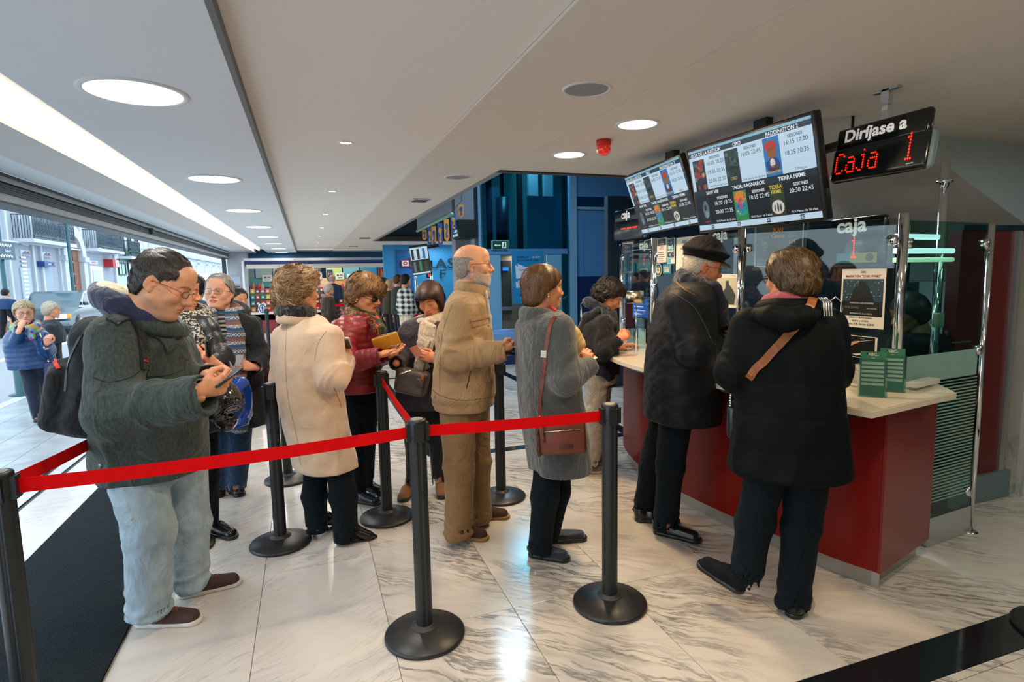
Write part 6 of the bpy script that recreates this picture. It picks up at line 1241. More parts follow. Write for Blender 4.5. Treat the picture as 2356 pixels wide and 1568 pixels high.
shoe_px(p, (1822, 1424), (1838, 1392), LEATHB, BLACKP, L=.25, label='black heeled shoe')
A = p.at(1712, 1352, -.03); add_shoe(p, (A[0], A[1], A[2]-.03), p.az+math.radians(-60), BLACKC, BLACKP, L=.25, hgt=.08, pitch=math.radians(14), label='black shoe lifted in mid step')
P_, n_ = hits(p.coat, dense([(1868, 706), (1835, 745), (1790, 795), (1750, 838), (1722, 868)], 7), .008); P_[:11] += n_[:11]*.05*np.sin(np.linspace(0, PI, 11)*.8+.6)[:, None]; g = MB(); g.strap(P_, .034, .004, nrm=list(n_)); TS = mat('tan_strap', hexc('8a4f22'), .5)
p.finish()
t = thing('crossbody_bag', 'bag with tan strap across the back of the long black coat', 'bag', p.at(1690, 930, .05)); g.build('strap', TS, t)
c = p.at(1682, 905, .08); g = MB()
for k in range(9): z = np.array(c)+np.array([.002*math.sin(k*2), 0, .035-.012*k]); g.lathe([(.004, 0), (.009, .003), (.009, .007), (.004, .010)], z, 10)
g.build('chain', CHROME, t); MB().rbox(p.at(1690, 965, .12), (.07, .14, .16), .02, Matrix(rotm(p.az).tolist())).build('bag_body', LEATHB, t)
t = thing('handbag', 'silver ringed bag on the right shoulder of the long black coat', 'bag', p.at(1890, 700, -.02)); P_, n_ = hits(p.coat, [(1893, 722)], .0); b0 = P_[0]+np.array([0, 0, .03])
SV = mat('silver_cord', (.7, .7, .68), .25, metal=.9)
for k in range(4): q = b0+RT*(.010*k-.02); MB().tube([q+FH*-.05+np.array([0, 0, -.035]), q+FH*-.04+np.array([0, 0, .02]), q+FH*.0+np.array([0, 0, .035]), q+FH*.05+np.array([0, 0, .01])], .004, 6).build('silver_band', SV, t)
MB().tube([b0+RT*.02+np.array([0, 0, .02]), b0+RT*.05+np.array([0, 0, .04]), b0+RT*.075+np.array([0, 0, .02]), b0+RT*.08+np.array([0, 0, -.02])], .003, 6).build('handle', SV, t)
# clerk seated behind the glass
p = Person('clerk with dark hair in black clothes seated behind the glass', onz(2100, 1040), hexc('8d6048')); p.D = 3.7
p.head(2092, 722, .05, 250, 20, 0, 1.0, h=.005, fem=True, lid=1)
hm = hairmats((.010, .009, .009), (.03, .03, .03), None, 'h_clerk'); p.hair(shell(.018, .006, .01), hairline([(-.13, -.13), (-.03, -.12), (0, -.02), (.05, .04), (.08, .06), (.12, .07)]), hm, lambda P: np.stack([0*P[:, 0], -.3+0*P[:, 0], -1+0*P[:, 0]], 1).astype(np.float32), n=1500, L=.07, h=.006)
build(p, 235, [(2098, 765, 0, .08, .08), (2110, 780, .0, .16, .12), (2118, 830, 0, .21, .16), (2120, 960, 0, .22, .17)], [((2160, 792, -.05), (2180, 860, -.1), (2130, 880, -.25), (.07, .06, .05)), ((2070, 795, .1), (2060, 860, .05), (2080, 880, -.15), (.07, .06, .05))], [((2130, 960, 0), (2090, 980, -.35), (2095, 1150, -.3), (.08, .07, .06)), ((2110, 960, .1), (2070, 980, -.2), (2080, 1150, -.2), (.08, .07, .06))], None, BLACKC, BLACKW, 'sweater', 'trousers', h=.014, ht=.016, hollow=0)
p.finish()
t = thing('office_chair', 'dark chair under the clerk behind the glass', 'chair', (*p.at(2118, 980, 0)[:2], 0)); q = p.at(2118, 985, 0); MB().rbox((q[0], q[1], .42), (.46, .46, .07), .02).build('seat', BLACKC, t); MB().cyl((q[0], q[1], .04), (q[0], q[1], .40), .025, 12).build('column', BLACKP, t); MB().box((q[0], q[1], .03), (.5, .06, .04)).box((q[0], q[1], .03), (.06, .5, .04)).build('base', BLACKP, t)
# ------------------------------------------------------------------ counter
RED = mat('counter_red', hexc('a01c16'), .30, spec=.5, bump=.02, bscale=20); TOP = mat('cream_worktop', hexc('d9cbb4'), .16, spec=.5)
t = thing('ticket_counter', 'long curved red ticket counter with silver plinth', 'counter', (2.6, 3.0, 0))
def catmull(P, k=5): 
    q = dense([(a, b, 0) for a, b in P], k); return [(v[0], v[1]) for v in q]
def ribbon(mb, P, z0, z1):
    n = len(P); mb.smooth = True; mb.add([(x, y, z) for z in (z0, z1) for x, y in P], [(i, i+1, n+i+1, n+i) for i in range(n-1)][::1], True); mb.smooth = False
FR = catmull([(2.55, 1.93), (2.48, 2.12), (2.405, 2.45), (2.335, 2.85), (2.305, 3.25), (2.33, 3.65), (2.41, 4.02), (2.55, 4.35), (2.78, 4.62)])
mb = MB(); poly = FR+[(3.0, 4.5), (3.0, 2.5), (3.13, 2.10)]; ribbon(mb, FR, .10, .90); mb.prism(poly[::-1], .101, .899); mb.build('front_panel', RED, t)
MB().box(((2.55+3.13)/2-.003, (1.93+2.10)/2-.004, .50), (.608, .012, .80), rz=math.atan2(.17, .58)).build('end_panel', mat('end_red', hexc('7d2a24'), .28, spec=.55), t)
pl = [(x+.05, y+.0) for x, y in FR]; pl[0] = (2.575, 1.985); MB().prism((pl+[(2.98, 4.4), (2.95, 2.4), (3.08, 2.12)])[::-1], 0, .10).build('plinth', mat('plinth_steel', hexc('a9a59c'), .30, metal=.6, bump=.02, bscale=30), t)
UE = catmull([(2.33, 1.90), (2.30, 2.0), (2.21, 2.45), (2.14, 2.85), (2.11, 3.3), (2.14, 3.65), (2.20, 3.92), (2.34, 4.12), (2.50, 4.24)]); MB().prism((UE+[(2.62, 4.6), (2.9, 4.5), (2.8, 2.6), (3.0, 2.1)])[::-1], .900, .922).build('under_edge', mat('edge_steel', hexc('5f6a68'), .3, metal=.7), t)
WT = catmull([(2.30, 1.81), (2.265, 1.97), (2.17, 2.42), (2.10, 2.85), (2.065, 3.32), (2.09, 3.66), (2.16, 3.93), (2.28, 4.12), (2.43, 4.21), (2.60, 4.55), (2.80, 5.0)]); wp = WT+[(3.0, 4.95), (2.95, 3.8), (2.88, 2.9), (3.0, 2.36), (3.22, 2.18), (3.02, 1.93)]
wt = MB(); wt.prism(wp[::-1], .924, .952); 
inner = [(x+.006*(1 if x < 2.6 else -1), y+(.006 if y < 3 else -.006)) for x, y in wp]; wt.prism(inner[::-1], .950, .957); o = wt.build('worktop', TOP, t)
MB().box((2.98, 2.075, .985), (.26, .06, .022), rz=.22).build('raised_shelf', mat('white_shelf', hexc('cdc6ba'), .3), t)
# glass screen with chrome posts
GP = [(2.87, 2.14), (2.67, 3.07), (2.67, 4.08), (2.88, 4.95)]; g = thing('glass_screen', 'glass screen with chrome posts along the ticket counter', 'glass screen', (2.5, 3, .957))
for i, (x, y) in enumerate(GP): MB().cyl((x, y, .955), (x, y, 1.85), .024 if i < 3 else .020, 20).lathe([(.040, .956), (.040, .962), (.024, .972)], (x, y, 0), 20).build('post', CHROME, g)
for (a, b) in zip(GP, GP[1:]):
    a = np.array(a); b = np.array(b); d = (b-a)/np.linalg.norm(b-a); a2 = a+d*.035; b2 = b-d*.035; c = (a2+b2)/2; L = np.linalg.norm(b2-a2); ang = math.atan2(d[1], d[0])
    MB().box((c[0], c[1], 1.45), (L, .008, .76), rz=ang).build('glass_pane', GLASS, g)
    for e, s_ in ((a, 1), (b, -1)):
        for z in (1.72, 1.12): q = e+d*s_*.050; MB().cyl((q[0]-.014, q[1]-.0, z), (q[0]+.014, q[1], z), .027, 20).build('clamp', CHROME, g)
# end screen and its pole
EP = np.array((3.66, 2.215)); e = thing('glass_partition', 'glass end partition with frosted stripes and a chrome pole', 'glass screen', (EP[0], EP[1], 0))
MB().cyl((EP[0], EP[1], 0), (EP[0], EP[1], 1.81), .017, 20).lathe([(.001, .0), (.045, .0), (.045, .005), (.017, .008)], (EP[0], EP[1], 0), 24).build('pole', CHROME, e)
a = np.array(GP[0]); d = (EP-a)/np.linalg.norm(EP-a); ang = math.atan2(d[1], d[0]); L = np.linalg.norm(EP-a)
def ep(s_, z, off=0.): q = a+d*s_+np.array([d[1], -d[0]])*off; return (q[0], q[1], z)
c = ep(.04+(L-.07)/2, 1.385); MB().box(c, (L-.09, .008, .86), rz=ang).build('upper_pane', GLASSG, e)
c = ep(.32+(L-.35)/2, .56); MB().box(c, (L-.36, .008, .80), rz=ang).build('lower_pane', GLASSG, e)
FRO = mat('frosted_film', hexc('8fb0a4'), .55, alpha=.80); c = ep(.06+(L-.10)/2, 1.03, .0055); MB().box((c[0], c[1], 1.035), (L-.14, .0012, .15), rz=ang).build('frosted_band', FRO, e)
for k in range(38): z = .945-.0185*k; c = ep(.33+(L-.37)/2, z, .0055); MB().box(c, (L-.38, .0012, .0075 if k > 1 else .005), rz=ang).build('frosted_stripe', FRO, e)
c = ep(.36+(L-.38)/2, .085, .0); MB().box(c, (L-.38, .02, .165), rz=ang).build('kick_plate', ALU, e)
for z in (1.70, 1.10, .26): q = ep(L-.045, z); MB().cyl((q[0]+.004, q[1]-.016, z), (q[0]-.004, q[1]+.016, z), .030, 20).build('clamp', CHROME, e)
q = ep(.05, 1.70); MB().cyl((q[0]+.004, q[1]-.016, 1.70), (q[0]-.004, q[1]+.016, 1.70), .027, 20).build('clamp', CHROME, e)
# tall chrome pole inside the booth
p0 = atd(2176, 380, 3.45); t2 = thing('ceiling_pole', 'tall chrome pole behind the glass partition reaching the ceiling', 'pole', (p0[0], p0[1], 0)); MB().cyl((p0[0], p0[1], 0), (p0[0], p0[1], 2.24), .024, 20).build('pole', CHROME, t2); MB().lathe([(.025, 2.065), (.042, 2.065), (.042, 2.08), (.025, 2.08)], (p0[0], p0[1], 0), 20).build('flange', CHROME, t2); MB().rbox(atd(2147, 735, 3.45)+np.array([0, -.03, 0]), (.05, .04, .085), .006).build('switch_box', mat('cream_plastic', hexc('b9ae98'), .5), t2)
# ------------------------------------------------------------------ screens
_em = {}
def E(h, s=.85):
    k = (h, s)
    if k not in _em: _em[k] = mat('lit_%s_%g' % (h, s), (.004, .004, .005), .25, spec=.3, emit=hexc(h), es=s)
    return _em[k]
def board(P, lo=1.):
    W_, D_, K_ = E('bcd6e8', .9), E('061218', .9), E('2d3f4a', .9)
    P.rect(0, 0, 1, 1, D_, 0); P.rect(0, .085, 1, .50, W_); P.rect(0, .0, 1, .03, E('7fb0c8', .9)); P.rect(0, .03, 1, .085, E('123240', .9)); P.rect(0, .505, 1, .575, E('12262f', .9)); P.rect(0, .935, 1, 1, W_)
    T = E('e6eef4', .9); DK_ = E('33454f', .9)
    for s_, u, v in (('LIGA DE LA JUSTICIA', .17, .062), ('ORO', .455, .062), ('PADDINGTON 2', .80, .062), ('SAW VIII', .18, .545), ('THOR: RAGNAROK', .50, .545), ('TIERRA FIRME', .83, .545)): P.text(s_, u, v, .058, T, 3, .02)
    for u, v, rows, cl in ((.245, .135, ['16:05 18:20', '19:35 20:35', '22:00 22:50'], DK_), (.555, .135, ['16:05 22:45'], DK_), (.885, .135, ['16:15 17:20', '18:25 20:35'], DK_), (.265, .625, ['16:20 18:25', '20:30 22:35'], T), (.575, .625, ['18:15 22:45'], T), (.885, .625, ['20:30 22:45'], T)):
        P.text('SESIONES', u, v, .045, cl, 3, .012); 
        for k, r_ in enumerate(rows): P.text(r_, u, v+.062+k*.105, .066, cl, 3)
    for s_, u, v, cl in (('N.R.Menor de 7 años', .255, .475, DK_), ('N.R.Menor de 18 años', .56, .475, DK_), ('T.Públicos', .90, .475, DK_), ('N.R.Menor de 18 años', .27, .905, T), ('N.R.Menor de 7 años', .575, .905, T), ('N.R.Menor de 16 años', .89, .905, T)): P.text(s_, u, v, .036, cl, 3)
    for k in range(4): P.rect(.12+.245*k, .945, .15+.245*k, .99, E('17344a', .9), 2); P.text('ABC', .135+.245*k, .968, .036, T, 3)
    def poster(u0, v0, u1, v1, bg, blobs, cap=None):
        P.rect(u0, v0, u1, v1, E(bg, .8), 2); w, h = u1-u0, v1-v0
        for (cu, cv, ru, rv, c_) in blobs: P.ell(u0+cu*w, v0+cv*h, ru*w, rv*h, E(c_, .8), 3, 14)
        if cap: P.text(cap[0], (u0+u1)/2, v0+h*cap[1], cap[2], E(cap[3], .9), 5, .02)
    rs = random.Random(4)
    poster(.03, .125, .145, .50, '1a2230', [(rs.uniform(.1, .9), rs.uniform(.06, .94), rs.uniform(.08, .2), rs.uniform(.04, .10), rs.choice(['8a4a3a', '2f5577', 'a02a22', 'c89a72', '3a3a44'])) for _ in range(26)])
    poster(.335, .105, .455, .50, '1a3034', [(rs.uniform(.15, .85), rs.uniform(.1, .75), rs.uniform(.05, .22), rs.uniform(.03, .08), rs.choice(['35524c', '24403c', '4d6b5c', '14201f'])) for _ in range(24)], ('ORO', .84, .05, 'b99a5a'))
    poster(.655, .095, .775, .50, '1f74b4', [(.45, .22, .38, .13, 'b8301c'), (.5, .40, .30, .16, '8a5a35'), (.5, .72, .42, .20, '1d3f7c'), (.48, .66, .16, .12, 'e4e2dc'), (.55, .80, .34, .08, '5d3a24')], ('PADDINGTON 2', .90, .032, 'e0b62c'))
    poster(.045, .595, .145, .93, '0f1b24', [(.5, .45, .30, .34, '5f7480'), (.45, .36, .14, .12, '1b2a34'), (.55, .62, .2, .12, '8496a0'), (.5, .9, .3, .03, '9c1f22')])
    poster(.365, .585, .475, .935, '2d8a4c', [(.5, .22, .46, .22, 'd9842a'), (.5, .5, .4, .24, '2a86b4'), (.5, .42, .2, .18, 'c33c22'), (.5, .72, .44, .12, '1f9c8a')]+[(rs.uniform(.1, .9), rs.uniform(.1, .8), .07, .03, rs.choice(['e8c24a', 'd04a2a', '20406a'])) for _ in range(14)])
    poster(.655, .58, .765, .935, '2c3a24', [(.5, .72, .42, .22, 'd8d4cc'), (.3, .74, .07, .12, '2a2a2a'), (.5, .72, .07, .14, '2a2a2a'), (.68, .74, .07, .12, '2a2a2a')], None); P.text('TIERRA', .71, .62, .055, E('d8b84c', .9), 5, .02); P.text('FIRME', .71, .67, .055, E('d8b84c', .9), 5, .02)
def screen(name, lab, o, r, d, w, h, content, parent_cat='screen', bez=.018, group=None, thick=.05):
    o = np.array(o, float); r = np.array(r, float); r /= np.linalg.norm(r); d = np.array(d, float); d -= r*d.dot(r); d /= np.linalg.norm(d); n = np.cross(d, r); t = thing(name, lab, parent_cat, o, group)
    R = Matrix(np.stack([r, n, -d], 1).tolist()); c = o+r*w/2+d*h/2-n*thick/2; MB().rbox(c, (w, thick, h), .008, R).build('housing', BLACKP, t)
    P = Panel(o+r*bez+d*bez+n*.0012, r, d, w-2*bez, h-2*bez); content(P); P.build('display', t); return t, R, n
BRK = mat('bracket_black', (.012, .012, .013), .4)
t, R, n = screen('wall_screen', 'large tilted screen listing film times above the counter, nearer the viewer', (2.335, 3.215, 2.345), (.02, -1, -.005), (.22, -.02, -.975), .975, .535, board)
MB().box((2.52, 2.75, 2.34), (.05, .10, .22)).box((2.545, 2.75, 2.16), (.10, .16, .16)).build('ceiling_mount', BRK, t)
t, R, n = screen('wall_screen', 'smaller looking tilted screen with the same film times, farther along the counter', (2.37, 4.05, 2.315), (-.045, -.77, .02), (.17, .01, -.47), .78, .475, board, bez=.014)
MB().box((2.53, 3.64, 2.34), (.05, .10, .22)).box((2.57, 3.64, 2.14), (.10, .16, .16)).build('ceiling_mount', BRK, t)
t = thing('ceiling_rail', 'black rail under the ceiling behind the large screen', 'rail', (2.62, 2.3, 2.36)); q = atd(1960, 325, 3.4); MB().cyl(atd(1870, 352, 3.5), q, .026, 14).build('rail', BRK, t); MB().cyl(q, (q[0], q[1], ZR), .008, 8).build('hanger', BRK, t)
LEDR = mat('led_red', (.05, .002, .001), .3, emit=hexc('ff2010'), es=3.2)
GLY = {'C': ['.###.', '#...#', '#....', '#....', '#....', '#....', '#....', '#...#', '.###.'], 'a': ['.....', '.....', '.###.', '....#', '.####', '#...#', '#...#', '#...#', '.####'], 'j': ['...#.', '.....', '..##.', '...#.', '...#.', '...#.', '...#.', '#..#.', '.##..'], '1': ['..#..', '.##..', '..#..', '..#..', '..#..', '..#..', '..#..', '..#..', '.###.'], ' ': ['.....']*9, '3': ['.##..', '#..#.', '...#.', '.##..', '...#.', '...#.', '#..#.', '.##..', '.....']}
def leds(P, txt, u, v, cell, asp):
    x = u
    for ch in txt:
        for j, row in enumerate(GLY[ch]):
            for i, q in enumerate(row):
                if q == '#': P.ell(x+i*cell*asp, v+j*cell, cell*asp*.40, cell*.40, LEDR, 4, 7)
        x += cell*asp*6
LW = mat('sign_lettering', hexc('efe9e4'), .5, emit=hexc('e4dcd6'), es=.35)  # faint glow put into the lettering to make up for weak light on it
def ledsign(lab, o, r, d, w, h, words, group, extra=None):
    """black display: name plate above, rounded lamp window below"""
    o = np.array(o, float); r = np.array(r, float); r /= np.linalg.norm(r); d = np.array(d, float); d -= r*d.dot(r); d /= np.linalg.norm(d); n = np.cross(d, r); R = Matrix(np.stack([r, n, -d], 1).tolist()); t = thing('led_sign', lab, 'sign', o, group)
    SG = mat('sign_black', (.006, .009, .009), .16, spec=.5); MB().rbox(o+r*w*.49+d*h*.22-n*.02, (w*.97, .04, h*.44), .018, R, 3).build('name_plate', SG, t); MB().rbox(o+r*w/2+d*h*.68-n*.022, (w*1.02, .052, h*.66), .028, R, 4).build('housing', SG, t)
    MB().rbox(o+r*w*.52+d*h*.68-n*.030, (w*1.03, .04, h*.64), .018, R, 3).build('side_rim', mat('sign_rim', hexc('6d7f80'), .4), t)
    P = Panel(o+n*.0052, r, d, w, h); words(P); P.build('print', t); 
    if extra: extra(t, o, r, d, n, R)
    return t
def w1_(P): P.text('Diríjase a', .45, .19, .30, LW, 2, .03, sx=1.12); leds(P, 'Caja', .07, .50, .044, .47); leds(P, '1', .80, .40, .052, .42); P.text('QMATIC', .87, .90, .035, LW, 3)
def br_(t, o, r, d, n, R):
    c = o+r*.27-n*.02; z = np.array([0, 0, 1.]); MB().box((c[0], c[1], (2.30+ZR)/2-.02), (.022, .030, ZR-2.28)).box((c[0], c[1], ZR-.035), (.030, .04, .07)).box((c[0], c[1], ZR-.004), (.03, .13, .008)).build('bracket', ALU, t)
ledsign('black hanging sign with white lettering and a red lit number one', (2.70, 2.41, 2.305), (-.03, -.53, -.01), (-.035, -.045, -.26), .53, .275, w1_, 'cash desk signs', br_)
def PXR(x0, y0, x1, y1, X): A = onx(x0, y0, X); B = onx(x1, y1, X); return A, (0, -1, 0), (0, 0, -1), A[1]-B[1], A[2]-B[2]
def w2_(P): P.text('caja', .42, .17, .40, LW, 2, .03, sx=1.15); leds(P, '1', .42, .42, .048, .7); P.rect(.18, .72, .42, .92, M('4f8fa8', .4), 2); P.rect(.42, .72, .88, .92, M('a8a21c', .4), 2); P.ell(.76, .82, .07, .08, M('7a3b2a', .5), 3)
A = PXR(1908, 506, 2036, 612, 2.95); ledsign('black cash desk sign with a red lit one, behind the nearest glass pane', *A, w2_, 'cash desk signs')
def w3_(P): P.text('caja', .45, .17, .34, LW, 2, .03, sx=1.0); leds(P, '3', .45, .5, .04, .7)
A = PXR(1626, 528, 1698, 622, 2.82); ledsign('black cash desk sign behind the capped man', *A, w3_, 'cash desk signs')
A = PXR(1468, 553, 1499, 624, 2.90); ledsign('narrow cash desk sign left of the intercom', *A, w3_, 'cash desk signs')
def w4_(P): P.text('caja', .45, .2, .36, LW, 2, .03, sx=1.0); [P.rect(.30+.2*k, .62, .46+.2*k, .66, LEDR, 4) for k in range(3)]
A = PXR(1412, 486, 1478, 546, 3.2); t = ledsign('cash desk sign half hidden by the farther screen', *A, w4_, 'cash desk signs'); q = A[0]; MB().box((q[0]+.03, q[1]-.15, 1.4), (.03, .05, .9)).build('stem', mat('sign_stem', hexc('b9c2cc'), .5), t)
# notices
WP = M('d3cdc0', .7); DT = M('20302f', .6); RT_ = M('b5392f', .6)
def notice(lab, rc, draw, group='notices on the counter glass', name='notice', cat='notice', back=WP):
    o, r, d, w, h = rc; t = thing(name, lab, cat, o, group); o = np.array(o); c = o+np.array([0, -w/2, -h/2]); MB().box(c+np.array([.0012, 0, 0]), (.002, w, h)).build('sheet', back, t); P = Panel(o, r, d, w, h); draw(P); P.build('print', t); return t
def lines(P, u0, u1, v0, v1, n, m, w=.35): 
    for k in range(n): v = v0+(v1-v0)*k/max(1, n-1); P.rect(u0, v, u0+(u1-u0)*(.75+.25*((k*7) % 3)/2), v+(v1-v0)/max(1, n-1)*w, m, 2)
def n1(P): P.rect(.06, .03, .94, .30, M('0d1c26', .5)); P.text('LOOMIS', .5, .25, .09, WP, 3, .01); P.poly([(.5, .07), (.56, .16), (.44, .16)], RT_, 3); P.text('AVISO', .5, .38, .08, RT_, 3); P.text('RECLAMO', .5, .45, .07, RT_, 3); lines(P, .15, .85, .58, .92, 5, DT, .25)
notice('tall white notice with a dark header, pasted on the glass by the chrome post', PXR(1512, 548, 1533, 603, 2.658), n1)
def n2(P): 
    rs = random.Random(2); P.rect(.05, .03, .95, .97, M('1c3a55', .5))
    for k in range(26): P.ell(rs.random()*.8+.1, rs.random()*.85+.07, .05, .025, M(rs.choice(['d8c9b0', 'e5e9ea', '7ab0c4']), .5), 3, 8)
    P.rect(.15, .40, .85, .58, M('8fc0b8', .5), 3); P.rect(.1, .63, .9, .70, WP, 3)
notice('narrow blue and white dotted notice beside the dark headed one', PXR(1535, 548, 1552, 592, 2.658), n2)
notice('small pale blue card below the dotted notice', PXR(1535, 594, 1552, 606, 2.658), lambda P: P.rect(.06, .1, .5, .9, M('3fa3bf', .5)))
def n3(P): P.text('ABC..PARK', .5, .13, .14, M('2b6a66', .6), 2, .02); P.text('HORARIO', .35, .30, .10, DT, 2); P.text('LUNES - JUEVES', .42, .45, .07, RT_, 2); P.text('De 15:45', .35, .57, .08, DT, 2); P.text('VIERNES', .35, .7, .07, RT_, 2); lines(P, .15, .8, .8, .92, 3, DT)
notice('large white opening hours notice behind the cap', PXR(1556, 547, 1619, 632, 2.660), n3)
def n4(P): 
    P.ell(.5, .5, .5, .5, M('d8c98a', .5), 1, 28); P.ell(.5, .5, .44, .46, M('2b4f6e', .5), 2, 28); P.poly([(.24, .34), (.76, .34), (.76, .68), (.5, .82), (.24, .68)], M('d8c98a', .5), 3); P.text('IN', .5, .52, .28, M('2b4f6e', .5), 4, .04)
o_, r_, d_, w_, h_ = PXR(1507, 606, 1523, 635, 2.657); t = thing('sticker', 'round blue and cream IN sticker on the glass', 'sticker', o_); P = Panel(o_, r_, d_, w_, h_, .0012); n4(P); P.build('print', t)
def n5(P): P.rect(0, 0, 1, 1, M('127a94', .5), 0); P.text('CHEQUE', .5, .35, .30, WP, 2, .02); P.text('CINE', .5, .68, .42, WP, 2, .04)
notice('square teal sticker with white lettering', PXR(1525, 608, 1543, 629, 2.657), n5, name='sticker', cat='sticker')
def n6(P): P.rect(.04, .10, .96, .92, M('b3b09c', .6)); P.poly([(.30, .9), (.34, .5), (.42, .42), (.44, .2), (.58, .18), (.60, .3), (.78, .45), (.92, .62), (.86, .9)], M('2c3330', .6), 2); P.text('EXPRESO', .8, .05, .05, DT, 2)
notice('cream poster with a dark figure between the two customers', PXR(1650, 631, 1696, 709, 2.662), n6)
def n7(P):
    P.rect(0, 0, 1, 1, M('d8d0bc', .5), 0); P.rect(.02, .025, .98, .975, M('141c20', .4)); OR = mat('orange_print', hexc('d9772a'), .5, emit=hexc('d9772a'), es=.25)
    P.text('PLAN', .5, .15, .13, OR, 3, .02); P.text('Centro', .5, .28, .14, OR, 3, .02, shear=.2)
    for u, a, b in ((.22, 'Lunes a Jueves', '5,5€'), (.80, 'Fines de Semana', '6,5€')): P.ell(u, .42, .11, .2, M('163a3c', .4), 2); P.text(a, u, .31, .045, WP, 3); P.text(b, u, .44, .11, OR, 4, .01); P.text('+ 4 horas', u, .54, .05, WP, 4); P.text('Parking', u, .60, .05, WP, 4); P.text('GRATIS', u, .66, .055, OR, 4)
    lines(P, .06, .5, .82, .93, 4, WP, .2)
o_, r_, d_, w_, h_ = PXR(1738, 521, 1846, 611, 2.80); t = notice('dark framed plan poster with orange lettering above the chestnut hair', (o_, r_, d_, w_, h_), n7, name='poster', cat='poster'); MB().box(np.array(o_)+np.array([.012, -w_/2, -h_/2]), (.016, w_+.04, h_+.05)).build('frame', BLACKP, t)
o_, r_, d_, w_, h_ = PXR(1431, 560, 1456, 626, 2.92); t = notice('same dark plan poster at the far glass pane', (o_, r_, d_, w_, h_), n7, name='poster', cat='poster'); MB().box(np.array(o_)+np.array([.012, -w_/2, -h_/2]), (.016, w_+.02, h_+.03)).build('frame', BLACKP, t)
def n8(P):
    P.text('ABC..', .52, .055, .055, M('1f5a6e', .6), 2, .01); P.text('MARATON "STAR WARS"', .5, .125, .058, M('7a1f1c', .6), 2, .012); P.rect(.04, .17, .96, .80, M('1d3742', .4)); rs = random.Random(8)
    for k in range(60): P.ell(rs.uniform(.06, .94), rs.uniform(.19, .50), .012, .006, M(rs.choice(['8aa9b4', '55808e', 'c4d3d6']), .5), 3, 7)
    P.rect(.04, .55, .96, .80, M('0d1315', .4), 2); P.poly([(.22, .55), (.30, .34), (.42, .28), (.44, .2), (.56, .2), (.60, .28), (.66, .34), (.76, .55)], M('0b1012', .4), 4)
    P.text('MARATÓN 14 DE DICIEMBRE', .5, .58, .035, WP, 5); P.text('STAR WARS', .26, .66, .055, M('6a5a1c', .5), 5, .02); P.text('LOS ÚLTIMOS JEDI', .74, .67, .022, WP, 5); P.text('ENTRADAS YA A LA VENTA', .5, .76, .035, WP, 5)
    P.text('Jueves 14 de Diciembre', .48, .825, .045, DT, 3, .012); P.text('18:30 h. y 19:30 h.', .48, .885, .045, DT, 3, .012); P.text('Precio: 9 €; Socios: 5,50 €', .48, .94, .05, M('16443c', .6), 3, .014)
notice('white marathon poster with a dark picture and price lines', PXR(1938, 619, 2032, 758, 2.765), n8, name='poster', cat='poster')
def n9(P): 
    P.rect(.03, .03, .96, .97, M('0b0d0e', .35)); P.poly([(.50, .30), (.64, .22), (.66, .28), (.56, .40), (.48, .5)], M('b98a6a', .6), 3); P.poly([(.64, .25), (.92, .12), (.92, .13), (.65, .27)], WP, 4); P.poly([(.52, .86), (.92, .68), (.96, .72), (.60, .92)], WP, 3); P.text('MUSICAL', .72, .12, .05, WP, 4); P.rect(.30, .5, .48, .78, M('3a3d3e', .5), 3)
notice('black poster of a hand with a baton beside the leaflet holders', PXR(1908, 765, 2016, 828, 2.755), n9, name='poster', cat='poster')
def n10(P):
    P.text('BALLET · OTOÑO/INVIERNO 2017/2018', .5, .07, .06, DT, 2); 
    for j in range(4): P.rect(.03, .16+.19*j, .97, .165+.19*j, DT, 2); lines(P, .15, .34, .19+.19*j, .29+.19*j, 3, M('6b625a', .6), .3); lines(P, .55, .74, .19+.19*j, .29+.19*j, 3, M('6b625a', .6), .3)
notice('white price list leaning under the baton poster', PXR(1918, 829, 1997, 893, 2.70), n10, name='price_list', cat='notice')
# green leaflets in clear stands
GR = M('1f6e52', .45)
def leaflet(lab, c, az, tilt, w=.105, h=.215):
    R = Matrix((rotm(az)@np.array(Matrix.Rotation(tilt, 3, 'X'))).tolist()); Rn = np.array(R); t = thing('leaflet_stand', lab, 'leaflet stand', (c[0], c[1], .957), 'leaflet stands on the counter'); cc = np.array(c, float)+Rn@np.array([0, 0, h/2])
    MB().box(cc, (w, .016, h), R=R).build('leaflet_stack', GR, t); MB().box(cc+Rn@np.array([0, -.014, -.02]), (w+.014, .003, h*.86), R=R).box(cc+Rn@np.array([w/2+.006, .006, -.02]), (.003, .04, h*.86), R=R).box(cc+Rn@np.array([-w/2-.006, .006, -.02]), (.003, .04, h*.86), R=R).box(cc+Rn@np.array([0, .012, -h/2-.001]), (w+.014, .06, .003), R=R).build('clear_holder', glass('acrylic', (.80, .92, .90), .02, .2), t)
    P = Panel(cc+Rn@np.array([-w/2, -.0088, h/2]), Rn@np.array([1, 0, 0]), Rn@np.array([0, 0, -1]), w, h, .0004); P.text('ABC..', .5, .07, .09, WP, 2, .02); P.text('PARK', .5, .15, .03, WP, 2); P.ell(.28, .06, .05, .03, M('0d2b22', .5), 2)
    for k in range(6): P.rect(.05, .235+.095*k, .93, .29+.095*k, WP, 2); P.text('A', .11, .262+.095*k, .035, RT_, 3)
    P.build('print', t)
    return t
va_ = math.atan2(*ray(2020, 850)[:2])
leaflet('front clear stand of green and white leaflets on the counter end', onz(2006, 910, .962), va_-.12, -.16); c2_ = onz(2050, 899, .960); leaflet('rear clear stand of green leaflets behind the front one', c2_, va_-.05, -.14)
